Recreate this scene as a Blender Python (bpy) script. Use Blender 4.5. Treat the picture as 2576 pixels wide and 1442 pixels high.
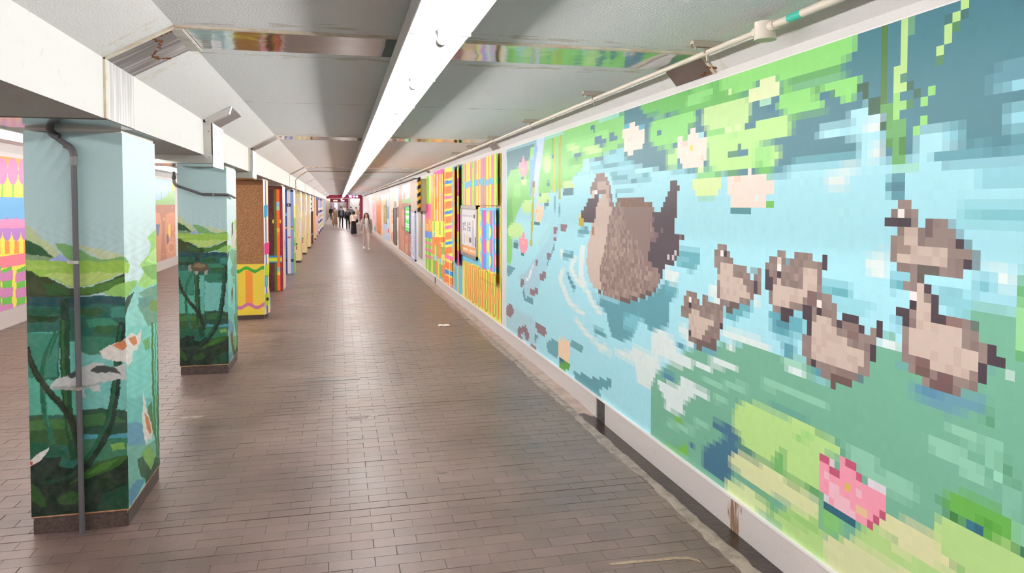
import bpy, bmesh, math, random
import numpy as np
from mathutils import Vector, Matrix

random.seed(7)
rng = np.random.default_rng(11)
for o in list(bpy.data.objects):
    bpy.data.objects.remove(o)
SC = bpy.context.scene
COL = SC.collection
PI = math.pi

# ------------------------------------------------------------------ camera
FPX = 1830.0                      # focal length in photo pixels (2576 wide)
CAM_H = 1.92
PITCH = math.radians(2.0)
VX, VY = 852.0, 515.0             # vanishing point of the passage in the photo
YAW = math.atan((1288 - VX) / FPX * math.cos(PITCH))
SHIFT = 721 - FPX * math.tan(PITCH) - VY
cam = bpy.data.cameras.new('camera')
cam.sensor_width = 36.0
cam.sensor_fit = 'HORIZONTAL'
cam.lens = FPX / 2576 * 36.0
cam.shift_y = -SHIFT / 2576
cam.clip_end = 400
cam_o = bpy.data.objects.new('camera', cam)
COL.objects.link(cam_o)
cam_o.location = (0, 0, CAM_H)
cam_o.rotation_euler = (PI / 2 - PITCH, 0, -YAW)
SC.camera = cam_o

# ------------------------------------------------------------------ world, exposure
W = bpy.data.worlds.new('world')
SC.world = W
W.use_nodes = True
W.node_tree.nodes['Background'].inputs[0].default_value = (1, 0.97, 0.95, 1)
W.node_tree.nodes['Background'].inputs[1].default_value = 0.02
SC.view_settings.view_transform = 'Standard'
SC.view_settings.look = 'None'
SC.view_settings.exposure = 0.0
SC.view_settings.gamma = 1.0
SC.view_settings.use_curve_mapping = False
TUBE_POWER = 92.0
TUBE_COLOUR = (1.0, 0.965, 0.94)

# ------------------------------------------------------------------ photo pixel <-> place
_F = np.array([math.sin(YAW) * math.cos(PITCH), math.cos(YAW) * math.cos(PITCH), -math.sin(PITCH)])
_R = np.array([math.cos(YAW), -math.sin(YAW), 0.0])
_U = np.cross(_R, _F)
_C = np.array([0, 0, CAM_H])

def proj(P):
    d = np.asarray(P, float) - _C
    z = d @ _F
    return np.stack([1288 + FPX * (d @ _R) / z, 721 - SHIFT - FPX * (d @ _U) / z], -1)

def on(x, y, ax, c):
    d = _F + _R * (x - 1288) / FPX + _U * (721 - SHIFT - y) / FPX
    return Vector(_C + d * ((c - _C[ax]) / d[ax]))

# ------------------------------------------------------------------ place constants (metres)
WR, WL = 2.30, -5.07              # right and left wall faces
Y0, Y1 = -5.0, 73.3               # passage, from behind the camera to the red portal
CEIL = 2.86
BEAM_R, BEAM_L = -1.17, -1.81
SOFFIT = 2.365
COVE = 2.675
COL_X0, COL_X1 = -1.74, -1.24
COL_Y, COL_STEP, COL_D, COL_N = 4.70, 4.06, 0.76, 17
LIGHT_X, LIGHT_XL = 0.43, -3.35

# ------------------------------------------------------------------ colour helpers
def s2l(c):
    c = np.asarray(c, float)
    return np.where(c <= 0.04045, c / 12.92, ((c + 0.055) / 1.055) ** 2.4)

def hx(h):
    h = h.lstrip('#')
    return s2l([int(h[i:i + 2], 16) / 255 for i in (0, 2, 4)])

# ------------------------------------------------------------------ materials
MATS = {}

def mat(name, colour='#808080', rough=0.6, metal=0.0, spec=0.4, attr=None, bump=0.0, bscale=60.0,
        vary=0.0, vscale=3.0, vcol='#000000', emit=0.0, alpha=None, detail=4.0, rvary=0.0):
    if name in MATS:
        return MATS[name]
    m = bpy.data.materials.new(name)
    m.use_nodes = True
    nt = m.node_tree
    b = nt.nodes['Principled BSDF']
    c = tuple(hx(colour)) + (1,)
    b.inputs['Base Color'].default_value = c
    b.inputs['Roughness'].default_value = rough
    b.inputs['Metallic'].default_value = metal
    b.inputs['Specular IOR Level'].default_value = spec
    src = None
    if attr:
        a = nt.nodes.new('ShaderNodeAttribute')
        a.attribute_name = attr
        src = a.outputs['Color']
        nt.links.new(src, b.inputs['Base Color'])
    geo = nt.nodes.new('ShaderNodeNewGeometry')
    if vary > 0:
        n = nt.nodes.new('ShaderNodeTexNoise')
        n.inputs['Scale'].default_value = vscale
        n.inputs['Detail'].default_value = detail
        n.inputs['Roughness'].default_value = 0.62
        nt.links.new(geo.outputs['Position'], n.inputs['Vector'])
        r = nt.nodes.new('ShaderNodeValToRGB')
        r.color_ramp.elements[0].position = 0.42
        r.color_ramp.elements[1].position = 0.72
        r.color_ramp.elements[0].color = (0, 0, 0, 1)
        r.color_ramp.elements[1].color = (vary, vary, vary, 1)
        nt.links.new(n.outputs['Fac'], r.inputs['Fac'])
        mx = nt.nodes.new('ShaderNodeMixRGB')
        nt.links.new(r.outputs['Color'], mx.inputs['Fac'])
        mx.inputs['Color1'].default_value = c
        if src:
            nt.links.new(src, mx.inputs['Color1'])
        mx.inputs['Color2'].default_value = tuple(hx(vcol)) + (1,)
        nt.links.new(mx.outputs['Color'], b.inputs['Base Color'])
        if rvary:
            ma = nt.nodes.new('ShaderNodeMath')
            ma.operation = 'MULTIPLY_ADD'
            nt.links.new(n.outputs['Fac'], ma.inputs[0])
            ma.inputs[1].default_value = rvary
            ma.inputs[2].default_value = rough - rvary * 0.5
            nt.links.new(ma.outputs[0], b.inputs['Roughness'])
    if bump > 0:
        n2 = nt.nodes.new('ShaderNodeTexNoise')
        n2.inputs['Scale'].default_value = bscale
        n2.inputs['Detail'].default_value = 3.0
        nt.links.new(geo.outputs['Position'], n2.inputs['Vector'])
        bp = nt.nodes.new('ShaderNodeBump')
        bp.inputs['Strength'].default_value = bump
        bp.inputs['Distance'].default_value = 0.01
        nt.links.new(n2.outputs['Fac'], bp.inputs['Height'])
        nt.links.new(bp.outputs['Normal'], b.inputs['Normal'])
    if emit > 0:
        b.inputs['Emission Color'].default_value = c
        b.inputs['Emission Strength'].default_value = emit
    MATS[name] = m
    return m

def streaked(name, c1, c2, rough, axis_scale, metal=1.0, rust=0.0):
    """metal plate with long streaks of dried runs and some rust spots"""
    m = mat(name, c1, rough, metal)
    nt = m.node_tree
    b = nt.nodes['Principled BSDF']
    geo = nt.nodes.new('ShaderNodeNewGeometry')
    mp = nt.nodes.new('ShaderNodeMapping')
    mp.inputs['Scale'].default_value = axis_scale
    nt.links.new(geo.outputs['Position'], mp.inputs['Vector'])
    n = nt.nodes.new('ShaderNodeTexNoise')
    n.inputs['Scale'].default_value = 1.0
    n.inputs['Detail'].default_value = 6
    nt.links.new(mp.outputs['Vector'], n.inputs['Vector'])
    r = nt.nodes.new('ShaderNodeValToRGB')
    r.color_ramp.elements[0].position = 0.45
    r.color_ramp.elements[1].position = 0.68
    r.color_ramp.elements[0].color = tuple(hx(c1)) + (1,)
    r.color_ramp.elements[1].color = tuple(hx(c2)) + (1,)
    nt.links.new(n.outputs['Fac'], r.inputs['Fac'])
    out = r.outputs['Color']
    if rust > 0:
        n3 = nt.nodes.new('ShaderNodeTexNoise')
        n3.inputs['Scale'].default_value = 7.0
        n3.inputs['Detail'].default_value = 8
        nt.links.new(geo.outputs['Position'], n3.inputs['Vector'])
        r3 = nt.nodes.new('ShaderNodeValToRGB')
        r3.color_ramp.elements[0].position = 0.62
        r3.color_ramp.elements[1].position = 0.66
        r3.color_ramp.elements[0].color = (0, 0, 0, 1)
        r3.color_ramp.elements[1].color = (rust, rust, rust, 1)
        nt.links.new(n3.outputs['Fac'], r3.inputs['Fac'])
        mx = nt.nodes.new('ShaderNodeMixRGB')
        nt.links.new(r3.outputs['Color'], mx.inputs['Fac'])
        nt.links.new(out, mx.inputs['Color1'])
        mx.inputs['Color2'].default_value = tuple(hx('#8a5a34')) + (1,)
        out = mx.outputs['Color']
    nt.links.new(out, b.inputs['Base Color'])
    return m

def plaster(name, colour, rough=0.85, bump=0.5, bscale=70.0, stain=0.0, sc='#b9a890', ystains=()):
    """textured paint; stains gather in ragged patches beside the given joints"""
    m = mat(name, colour, rough, spec=0.25, bump=bump, bscale=bscale)
    nt = m.node_tree
    b = nt.nodes['Principled BSDF']
    geo = nt.nodes.new('ShaderNodeNewGeometry')
    sep = nt.nodes.new('ShaderNodeSeparateXYZ')
    nt.links.new(geo.outputs['Position'], sep.inputs[0])
    mp = nt.nodes.new('ShaderNodeMapping')
    mp.inputs['Scale'].default_value = (5.0, 16.0, 16.0)
    nt.links.new(geo.outputs['Position'], mp.inputs['Vector'])
    n = nt.nodes.new('ShaderNodeTexNoise')
    n.inputs['Scale'].default_value = 1.0
    n.inputs['Detail'].default_value = 7
    n.inputs['Roughness'].default_value = 0.65
    nt.links.new(mp.outputs['Vector'], n.inputs['Vector'])
    acc = None
    for yc, w in ystains:
        s = nt.nodes.new('ShaderNodeMath'); s.operation = 'SUBTRACT'
        nt.links.new(sep.outputs['Y'], s.inputs[0]); s.inputs[1].default_value = yc
        a = nt.nodes.new('ShaderNodeMath'); a.operation = 'ABSOLUTE'
        nt.links.new(s.outputs[0], a.inputs[0])
        r = nt.nodes.new('ShaderNodeMapRange')
        nt.links.new(a.outputs[0], r.inputs['Value'])
        r.inputs['From Min'].default_value = w; r.inputs['From Max'].default_value = 0
        r.inputs['To Min'].default_value = -0.35; r.inputs['To Max'].default_value = 0.03
        if acc is None:
            acc = r.outputs[0]
        else:
            mxx = nt.nodes.new('ShaderNodeMath'); mxx.operation = 'MAXIMUM'
            nt.links.new(acc, mxx.inputs[0]); nt.links.new(r.outputs[0], mxx.inputs[1])
            acc = mxx.outputs[0]
    ad = nt.nodes.new('ShaderNodeMath'); ad.operation = 'ADD'
    nt.links.new(n.outputs['Fac'], ad.inputs[0])
    if acc is not None:
        nt.links.new(acc, ad.inputs[1])
    else:
        ad.inputs[1].default_value = -0.12
    rr = nt.nodes.new('ShaderNodeValToRGB')
    rr.color_ramp.elements[0].position = 0.50
    rr.color_ramp.elements[1].position = 0.56
    rr.color_ramp.elements[0].color = (0, 0, 0, 1)
    rr.color_ramp.elements[1].color = (stain, stain, stain, 1)
    nt.links.new(ad.outputs[0], rr.inputs['Fac'])
    mx = nt.nodes.new('ShaderNodeMixRGB')
    nt.links.new(rr.outputs['Color'], mx.inputs['Fac'])
    mx.inputs['Color1'].default_value = tuple(hx(colour)) + (1,)
    mx.inputs['Color2'].default_value = tuple(hx(sc)) + (1,)
    nt.links.new(mx.outputs['Color'], b.inputs['Base Color'])
    return m

# ------------------------------------------------------------------ mesh helpers
class MB:
    """collects shapes in world coordinates; build() links them as ONE mesh object"""
    def __init__(self):
        self.v, self.f, self.mi = [], [], []
        self.cur = 0
    def add(self, vs, fs):
        n = len(self.v)
        self.v += [tuple(p) for p in vs]
        for q in fs:
            self.f.append(tuple(i + n for i in q))
            self.mi.append(self.cur)
        return self
    def box(self, a, b, bev=0.0):
        x0, y0, z0 = [min(p, q) for p, q in zip(a, b)]
        x1, y1, z1 = [max(p, q) for p, q in zip(a, b)]
        if bev <= 0:
            vs = [(x, y, z) for x in (x0, x1) for y in (y0, y1) for z in (z0, z1)]
            fs = [(0, 1, 3, 2), (4, 6, 7, 5), (0, 4, 5, 1), (2, 3, 7, 6), (0, 2, 6, 4), (1, 5, 7, 3)]
            return self.add(vs, fs)
        bm = bmesh.new()
        bmesh.ops.create_cube(bm, size=1)
        for v in bm.verts:
            v.co = Vector(((x0 + x1) / 2 + v.co.x * (x1 - x0), (y0 + y1) / 2 + v.co.y * (y1 - y0), (z0 + z1) / 2 + v.co.z * (z1 - z0)))
        bmesh.ops.bevel(bm, geom=bm.edges[:], offset=bev, segments=2, affect='EDGES')
        return self.bm(bm)
    def bm(self, bm):
        bm.verts.index_update()
        self.add([v.co[:] for v in bm.verts], [[v.index for v in f.verts] for f in bm.faces])
        bm.free()
        return self
    def tube(self, pts, r, seg=12, cap=True, close=False):
        pts = [Vector(p) for p in pts]
        rs = r if isinstance(r, (list, tuple)) else [r] * len(pts)
        n = len(pts)
        rings = []
        up = None
        for i, p in enumerate(pts):
            d = (pts[min(i + 1, n - 1)] - pts[max(i - 1, 0)]).normalized()
            if up is None:
                up = Vector((0, 0, 1)) if abs(d.z) < 0.9 else Vector((1, 0, 0))
            a = d.cross(up).normalized()
            up = a.cross(d).normalized()
            rings.append([p + a * (math.cos(2 * PI * k / seg) * rs[i]) + up * (math.sin(2 * PI * k / seg) * rs[i]) for k in range(seg)])
        vs = [q for ring in rings for q in ring]
        fs = []
        for i in range(n - 1):
            for k in range(seg):
                fs.append((i * seg + k, i * seg + (k + 1) % seg, (i + 1) * seg + (k + 1) % seg, (i + 1) * seg + k))
        if cap:
            fs.append(tuple(range(seg - 1, -1, -1)))
            fs.append(tuple((n - 1) * seg + k for k in range(seg)))
        return self.add(vs, fs)
    def loft(self, rings, closed=True, cap=True):
        m = len(rings[0])
        vs = [p for r in rings for p in r]
        fs = []
        for i in range(len(rings) - 1):
            for k in range(m if closed else m - 1):
                fs.append((i * m + k, i * m + (k + 1) % m, (i + 1) * m + (k + 1) % m, (i + 1) * m + k))
        if cap and closed:
            fs.append(tuple(range(m - 1, -1, -1)))
            fs.append(tuple((len(rings) - 1) * m + k for k in range(m)))
        return self.add(vs, fs)
    def ball(self, c, r, u=14, v=9):
        rr = r if isinstance(r, (tuple, list)) else (r, r, r)
        rings = []
        for i in range(v + 1):
            ph = PI * (i / v) * 0.998 + 0.003
            rings.append([(c[0] + rr[0] * math.sin(ph) * math.cos(2 * PI * k / u), c[1] + rr[1] * math.sin(ph) * math.sin(2 * PI * k / u), c[2] + rr[2] * math.cos(ph)) for k in range(u)])
        return self.loft(rings)
    def extrude_y(self, prof, y0, y1):
        n = len(prof)
        vs = [(x, y0, z) for x, z in prof] + [(x, y1, z) for x, z in prof]
        fs = [(i, (i + 1) % n, (i + 1) % n + n, i + n) for i in range(n)]
        fs += [tuple(range(n - 1, -1, -1)), tuple(range(n, 2 * n))]
        return self.add(vs, fs)
    def build(self, name, m, parent=None, smooth=False, origin=None):
        off = Vector((0, 0, 0))
        if parent is not None:
            off = world_loc(parent)
        elif origin is not None:
            off = Vector(origin)
        else:
            a = np.array(self.v)
            lo, hi = a.min(0), a.max(0)
            off = Vector(((lo[0] + hi[0]) / 2, (lo[1] + hi[1]) / 2, lo[2]))
        me = bpy.data.meshes.new(name)
        me.from_pydata([(p[0] - off.x, p[1] - off.y, p[2] - off.z) for p in self.v], [], self.f)
        ms = m if isinstance(m, (list, tuple)) else [m]
        for q in ms:
            me.materials.append(q)
        if len(ms) > 1:
            me.polygons.foreach_set('material_index', self.mi)
        if smooth:
            me.shade_smooth()
            if smooth != 'all':
                me.set_sharp_from_angle(angle=math.radians(42))
        bm = bmesh.new(); bm.from_mesh(me)
        bmesh.ops.recalc_face_normals(bm, faces=bm.faces)
        bm.to_mesh(me); bm.free()
        o = bpy.data.objects.new(name, me)
        COL.objects.link(o)
        if parent is not None:
            o.parent = parent
        else:
            o.location = off
        return o

def world_loc(o):
    v = Vector(o.location)
    while o.parent is not None:
        o = o.parent
        v += Vector(o.location)
    return v

def tag(o, label=None, cat=None, group=None, kind=None):
    if label: o['label'] = label
    if cat: o['category'] = cat
    if group: o['group'] = group
    if kind: o['kind'] = kind
    return o

def thing(name, label, cat, loc=(0, 0, 0), group=None):
    o = bpy.data.objects.new(name, None)
    o.empty_display_size = 0.1
    COL.objects.link(o)
    o.location = loc
    return tag(o, label, cat, group)

def struct(name, mb, m, label, cat, parent=None, smooth=False):
    o = mb.build(name, m, parent, smooth)
    if parent is None:
        tag(o, label, cat, kind='structure')
    return o

def copy_tree(o, parent=None):
    c = o.copy()
    COL.objects.link(c)
    if parent is not None:
        c.parent = parent
    for ch in list(o.children):
        copy_tree(ch, c)
    return c

def grid_obj(name, P, faces_shape, colours, m, parent=None, per='FACE', flip=False):
    """P: (nu,nv,3) world points; colours per face (nu-1,nv-1,3) or per point (nu,nv,3)"""
    nu, nv = P.shape[:2]
    off = np.array(world_loc(parent)) if parent is not None else np.array([P[..., 0].mean(), P[..., 1].mean(), P[..., 2].min()])
    idx = np.arange(nu * nv).reshape(nu, nv)
    q = np.stack([idx[:-1, :-1], idx[1:, :-1], idx[1:, 1:], idx[:-1, 1:]], -1).reshape(-1, 4)
    if flip:
        q = q[:, ::-1]
    me = bpy.data.meshes.new(name)
    me.vertices.add(nu * nv)
    me.vertices.foreach_set('co', (P.reshape(-1, 3) - off).astype(np.float32).ravel())
    nf = len(q)
    me.loops.add(nf * 4)
    me.loops.foreach_set('vertex_index', q.astype(np.int32).ravel())
    me.polygons.add(nf)
    me.polygons.foreach_set('loop_start', (np.arange(nf) * 4).astype(np.int32))
    me.update(calc_edges=True)
    me.validate()
    a = me.attributes.new('Col', 'FLOAT_COLOR', 'FACE' if per == 'FACE' else 'POINT')
    c = np.ones((colours.reshape(-1, 3).shape[0], 4), np.float32)
    c[:, :3] = colours.reshape(-1, 3)
    a.data.foreach_set('color', c.ravel())
    me.materials.append(m)
    o = bpy.data.objects.new(name, me)
    COL.objects.link(o)
    if parent is not None:
        o.parent = parent
    else:
        o.location = Vector(off)
    return o

# ------------------------------------------------------------------ flat prints drawn from shapes
class Art:
    def __init__(self, base):
        self.base = hx(base)
        self.L = []
        self.o = (0.0, 0.0, 1.0)
        self.hard = False
    def crop(self, ox, oy, s):
        self.o = (ox, oy, s)
        return self
    def _t(self, pts):
        ox, oy, s = self.o
        return np.array([(ox + x / s, oy + y / s) for x, y in pts], float)
    def p(self, c, *pts):
        cc = np.array([hx(q) for q in (c if isinstance(c, (list, tuple)) else [c])])
        self.L.append((self.hard, self._t(pts), cc))
        return self
    def r(self, c, *rs):
        for x0, y0, x1, y1 in rs:
            self.p(c, (x0, y0), (x1, y0), (x1, y1), (x0, y1))
        return self
    def e(self, c, x, y, rx, ry=None, n=22):
        ry = rx if ry is None else ry
        return self.p(c, *[(x + rx * math.cos(2 * PI * k / n), y + ry * math.sin(2 * PI * k / n)) for k in range(n)])
    def l(self, c, w, *pts):
        """thick line with round-ish ends; w may be (start,end)"""
        w0, w1 = w if isinstance(w, (list, tuple)) else (w, w)
        n = len(pts)
        left, right = [], []
        # Catmull-Rom resample
        P = [np.array(q, float) for q in pts]
        Q = []
        for i in range(n - 1):
            a = P[max(i - 1, 0)]; b = P[i]; c2 = P[i + 1]; d = P[min(i + 2, n - 1)]
            for t in np.linspace(0, 1, 6, endpoint=False):
                Q.append(0.5 * ((2 * b) + (-a + c2) * t + (2 * a - 5 * b + 4 * c2 - d) * t * t + (-a + 3 * b - 3 * c2 + d) * t ** 3))
        Q.append(P[-1])
        for i, q in enumerate(Q):
            d = Q[min(i + 1, len(Q) - 1)] - Q[max(i - 1, 0)]
            d = d / (np.hypot(*d) + 1e-9)
            nn = np.array([-d[1], d[0]])
            w = (w0 + (w1 - w0) * i / (len(Q) - 1)) / 2
            left.append(q + nn * w); right.append(q - nn * w)
        # as quads, so that a bent line never cancels itself
        for i in range(len(Q) - 1):
            self.p(c, left[i], left[i + 1], right[i + 1], right[i])
        return self
    @staticmethod
    def inside(x, y, pg):
        r = np.zeros(x.shape, bool)
        n = len(pg)
        for i in range(n):
            x0, y0 = pg[i - 1]; x1, y1 = pg[i]
            if y0 == y1:
                continue
            c = ((y0 > y) != (y1 > y)) & (x < (x1 - x0) * (y - y0) / (y1 - y0) + x0)
            r ^= c
        return r
    def draw(self, X, Y, col=None, hard=None):
        x = X.ravel(); y = Y.ravel()
        if col is None:
            col = np.tile(self.base, (x.size, 1))
        else:
            col = col.reshape(-1, 3).copy()
        for hd, pg, cc in self.L:
            if hard is not None and hd != hard:
                continue
            lo = pg.min(0); hi = pg.max(0)
            k = np.nonzero((x >= lo[0]) & (x <= hi[0]) & (y >= lo[1]) & (y <= hi[1]))[0]
            if not k.size:
                continue
            k = k[self.inside(x[k], y[k], pg)]
            if not k.size:
                continue
            if len(cc) == 1:
                col[k] = cc[0]
            else:
                col[k] = cc[rng.integers(0, len(cc), k.size)]
        return col.reshape(X.shape + (3,))

print_mat = mat('printed_vinyl', '#ffffff', 0.42, spec=0.35, attr='Col', bump=0.02, bscale=300)
paint_mat = mat('painted_paper', '#ffffff', 0.55, spec=0.3, attr='Col', bump=0.05, bscale=40, vary=0.03, vscale=14, vcol='#f4f4ee')
cloth_mat = mat('printed_cloth', '#ffffff', 0.75, spec=0.2, attr='Col', bump=0.08, bscale=120)

# ================================================================== THE SETTING
JOINTS = [(4.17, 0.52), (10.34, 0.55), (18.65, 0.5), (27.0, 0.4), (35.5, 0.4), (50.8, 0.4), (60.0, 0.4)]
stain_y = [(4.02, 0.30), (4.85, 0.30), (7.05, 0.16), (10.2, 0.2), (11.05, 0.2), (18.5, 0.2)]
ceil_mat = plaster('textured_ceiling_paint', '#e4e5e7', 0.9, 0.35, 85, 0.5, '#b3a792', stain_y)
beam_mat = plaster('beam_white_paint', '#e4e2e0', 0.8, 0.12, 60, 0.25, '#c9b8a2')
cove_mat = plaster('cove_textured_paint', '#dcdbda', 0.9, 0.35, 85, 0.35, '#c4b59c', stain_y[:2])
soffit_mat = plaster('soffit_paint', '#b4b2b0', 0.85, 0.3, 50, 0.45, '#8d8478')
wall_mat = plaster('wall_white_paint', '#e2dfde', 0.8, 0.2, 60, 0.2, '#cdbfae')
skirt_mat = plaster('skirting_render', '#cfc7c5', 0.8, 0.15, 40, 0.3, '#b5a79c')
conc_mat = mat('gutter_concrete', '#b8a79d', 0.85, bump=0.6, bscale=45, vary=0.75, vscale=7, vcol='#5d544f')

# --- ceiling of the open passage, of the passage behind the columns, and the beam between
ceiling = struct('ceiling', MB().extrude_y([(2.20, CEIL), (2.20, CEIL + 0.14), (-0.83, CEIL + 0.14), (-0.83, CEIL)], Y0, Y1), ceil_mat, 'flat textured pale grey ceiling above the open passage', 'ceiling')
struct('ceiling_left', MB().extrude_y([(-2.15, CEIL), (-2.15, CEIL + 0.14), (-4.97, CEIL + 0.14), (-4.97, CEIL)], Y0, Y1), ceil_mat, 'flat pale grey ceiling of the passage behind the columns', 'ceiling')
for pts_, lb_ in (([(-0.83, CEIL), (-0.83, CEIL + 0.14), (BEAM_R, CEIL + 0.14), (BEAM_R, COVE)], 'sloping white cove between ceiling and beam over the open passage'),
                  ([(-2.15, CEIL), (-2.15, CEIL + 0.14), (BEAM_L, CEIL + 0.14), (BEAM_L, COVE)], 'sloping cove between beam and ceiling behind the columns'),
                  ([(2.20, CEIL), (2.20, CEIL + 0.14), (WR, CEIL + 0.14), (WR, 2.745)], 'sloping white cove above the pixel duck mural'),
                  ([(-4.97, CEIL), (-4.97, CEIL + 0.14), (WL, CEIL + 0.14), (WL, 2.745)], 'sloping cove above the murals behind the columns')):
    struct('ceiling_cove', MB().extrude_y(pts_, Y0, Y1), cove_mat, lb_, 'cove')
bm_ = MB().extrude_y([(BEAM_R, SOFFIT), (BEAM_R, CEIL + 0.14), (BEAM_L, CEIL + 0.14), (BEAM_L, SOFFIT)], Y0, Y1)
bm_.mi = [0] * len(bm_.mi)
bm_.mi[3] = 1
beam = struct('ceiling_beam', bm_, [beam_mat, soffit_mat], 'long white beam carried by the row of painted columns', 'beam')

# --- walls
struct('wall_right', MB().box((WR, Y0, -0.10), (WR + 0.25, Y1, 3.0)), wall_mat, 'white painted wall that carries the pixel duck mural', 'wall')
struct('wall_left', MB().box((WL - 0.25, Y0, -0.10), (WL, Y1, 3.0)), wall_mat, 'white wall behind the row of painted columns', 'wall')
struct('wall_back', MB().box((WL - 0.25, Y0 - 0.2, -0.1), (WR + 0.25, Y0, 3.0)), wall_mat, 'plain white end wall closing the underpass', 'wall')

# --- skirting, white trim under the mural
sk = MB()
slot_y = [(6.02, 6.24), (17.55, 17.8)]
cuts = [Y0] + [q for s in sorted(slot_y) for q in s] + [Y1]
for i in range(0, len(cuts), 2):
    sk.box((WR - 0.022, cuts[i], -0.06), (WR + 0.01, cuts[i + 1], 0.158))
rust_skirt = skirt_mat.copy(); rust_skirt.name = 'skirting_render_rusty'
nt = rust_skirt.node_tree
bs = nt.nodes['Principled BSDF']
prev = bs.inputs['Base Color'].links[0].from_socket
geo = nt.nodes.new('ShaderNodeNewGeometry')
sep = nt.nodes.new('ShaderNodeSeparateXYZ'); nt.links.new(geo.outputs['Position'], sep.inputs[0])
mp = nt.nodes.new('ShaderNodeMapping'); mp.inputs['Scale'].default_value = (1, 38, 5)
nt.links.new(geo.outputs['Position'], mp.inputs['Vector'])
nz = nt.nodes.new('ShaderNodeTexNoise'); nz.inputs['Scale'].default_value = 1.0; nz.inputs['Detail'].default_value = 5
nt.links.new(mp.outputs['Vector'], nz.inputs['Vector'])
s1 = nt.nodes.new('ShaderNodeMath'); s1.operation = 'SUBTRACT'; nt.links.new(sep.outputs['Y'], s1.inputs[0]); s1.inputs[1].default_value = 3.86
a1 = nt.nodes.new('ShaderNodeMath'); a1.operation = 'ABSOLUTE'; nt.links.new(s1.outputs[0], a1.inputs[0])
r1 = nt.nodes.new('ShaderNodeMapRange'); nt.links.new(a1.outputs[0], r1.inputs['Value'])
r1.inputs['From Min'].default_value = 0.17; r1.inputs['From Max'].default_value = 0.02
r1.inputs['To Min'].default_value = -0.5; r1.inputs['To Max'].default_value = 0.08
ad = nt.nodes.new('ShaderNodeMath'); ad.operation = 'ADD'; nt.links.new(nz.outputs['Fac'], ad.inputs[0]); nt.links.new(r1.outputs[0], ad.inputs[1])
rp = nt.nodes.new('ShaderNodeValToRGB')
rp.color_ramp.elements[0].position = 0.47; rp.color_ramp.elements[0].color = (0, 0, 0, 1)
rp.color_ramp.elements[1].position = 0.56; rp.color_ramp.elements[1].color = (0.9, 0.9, 0.9, 1)
nt.links.new(ad.outputs[0], rp.inputs['Fac'])
mx = nt.nodes.new('ShaderNodeMixRGB'); nt.links.new(rp.outputs['Color'], mx.inputs['Fac'])
nt.links.new(prev, mx.inputs['Color1']); mx.inputs['Color2'].default_value = tuple(hx('#7a5530')) + (1,)
nt.links.new(mx.outputs['Color'], bs.inputs['Base Color'])
base_r = struct('baseboard_right', sk, rust_skirt, 'pale grey rendered skirting below the pixel duck mural', 'skirting')
dk = MB()
for a, b in slot_y:
    dk.box((WR - 0.012, a - 0.01, -0.06), (WR + 0.01, b + 0.01, 0.158))
struct('drain_slot', dk, mat('drain_slot_black', '#4a4643', 0.7, bump=0.5, bscale=60, vary=0.9, vscale=25, vcol='#1c1a19'), None, None, base_r)
struct('baseboard_left', MB().box((WL - 0.01, Y0, -0.02), (WL + 0.02, Y1, 0.27)), skirt_mat, 'pale grey skirting along the wall behind the columns', 'skirting')
struct('trim_1', MB().box((WR - 0.026, Y0, 0.158), (WR + 0.01, Y1, 0.172)), mat('white_edge_trim', '#f4f2f1', 0.4), 'thin white edge trim along the foot of the murals', 'trim')

# --- floor: bed, bricks, curb and gutter
mortar = mat('mortar_bed', '#574943', 0.8, bump=0.3, bscale=80)

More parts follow.
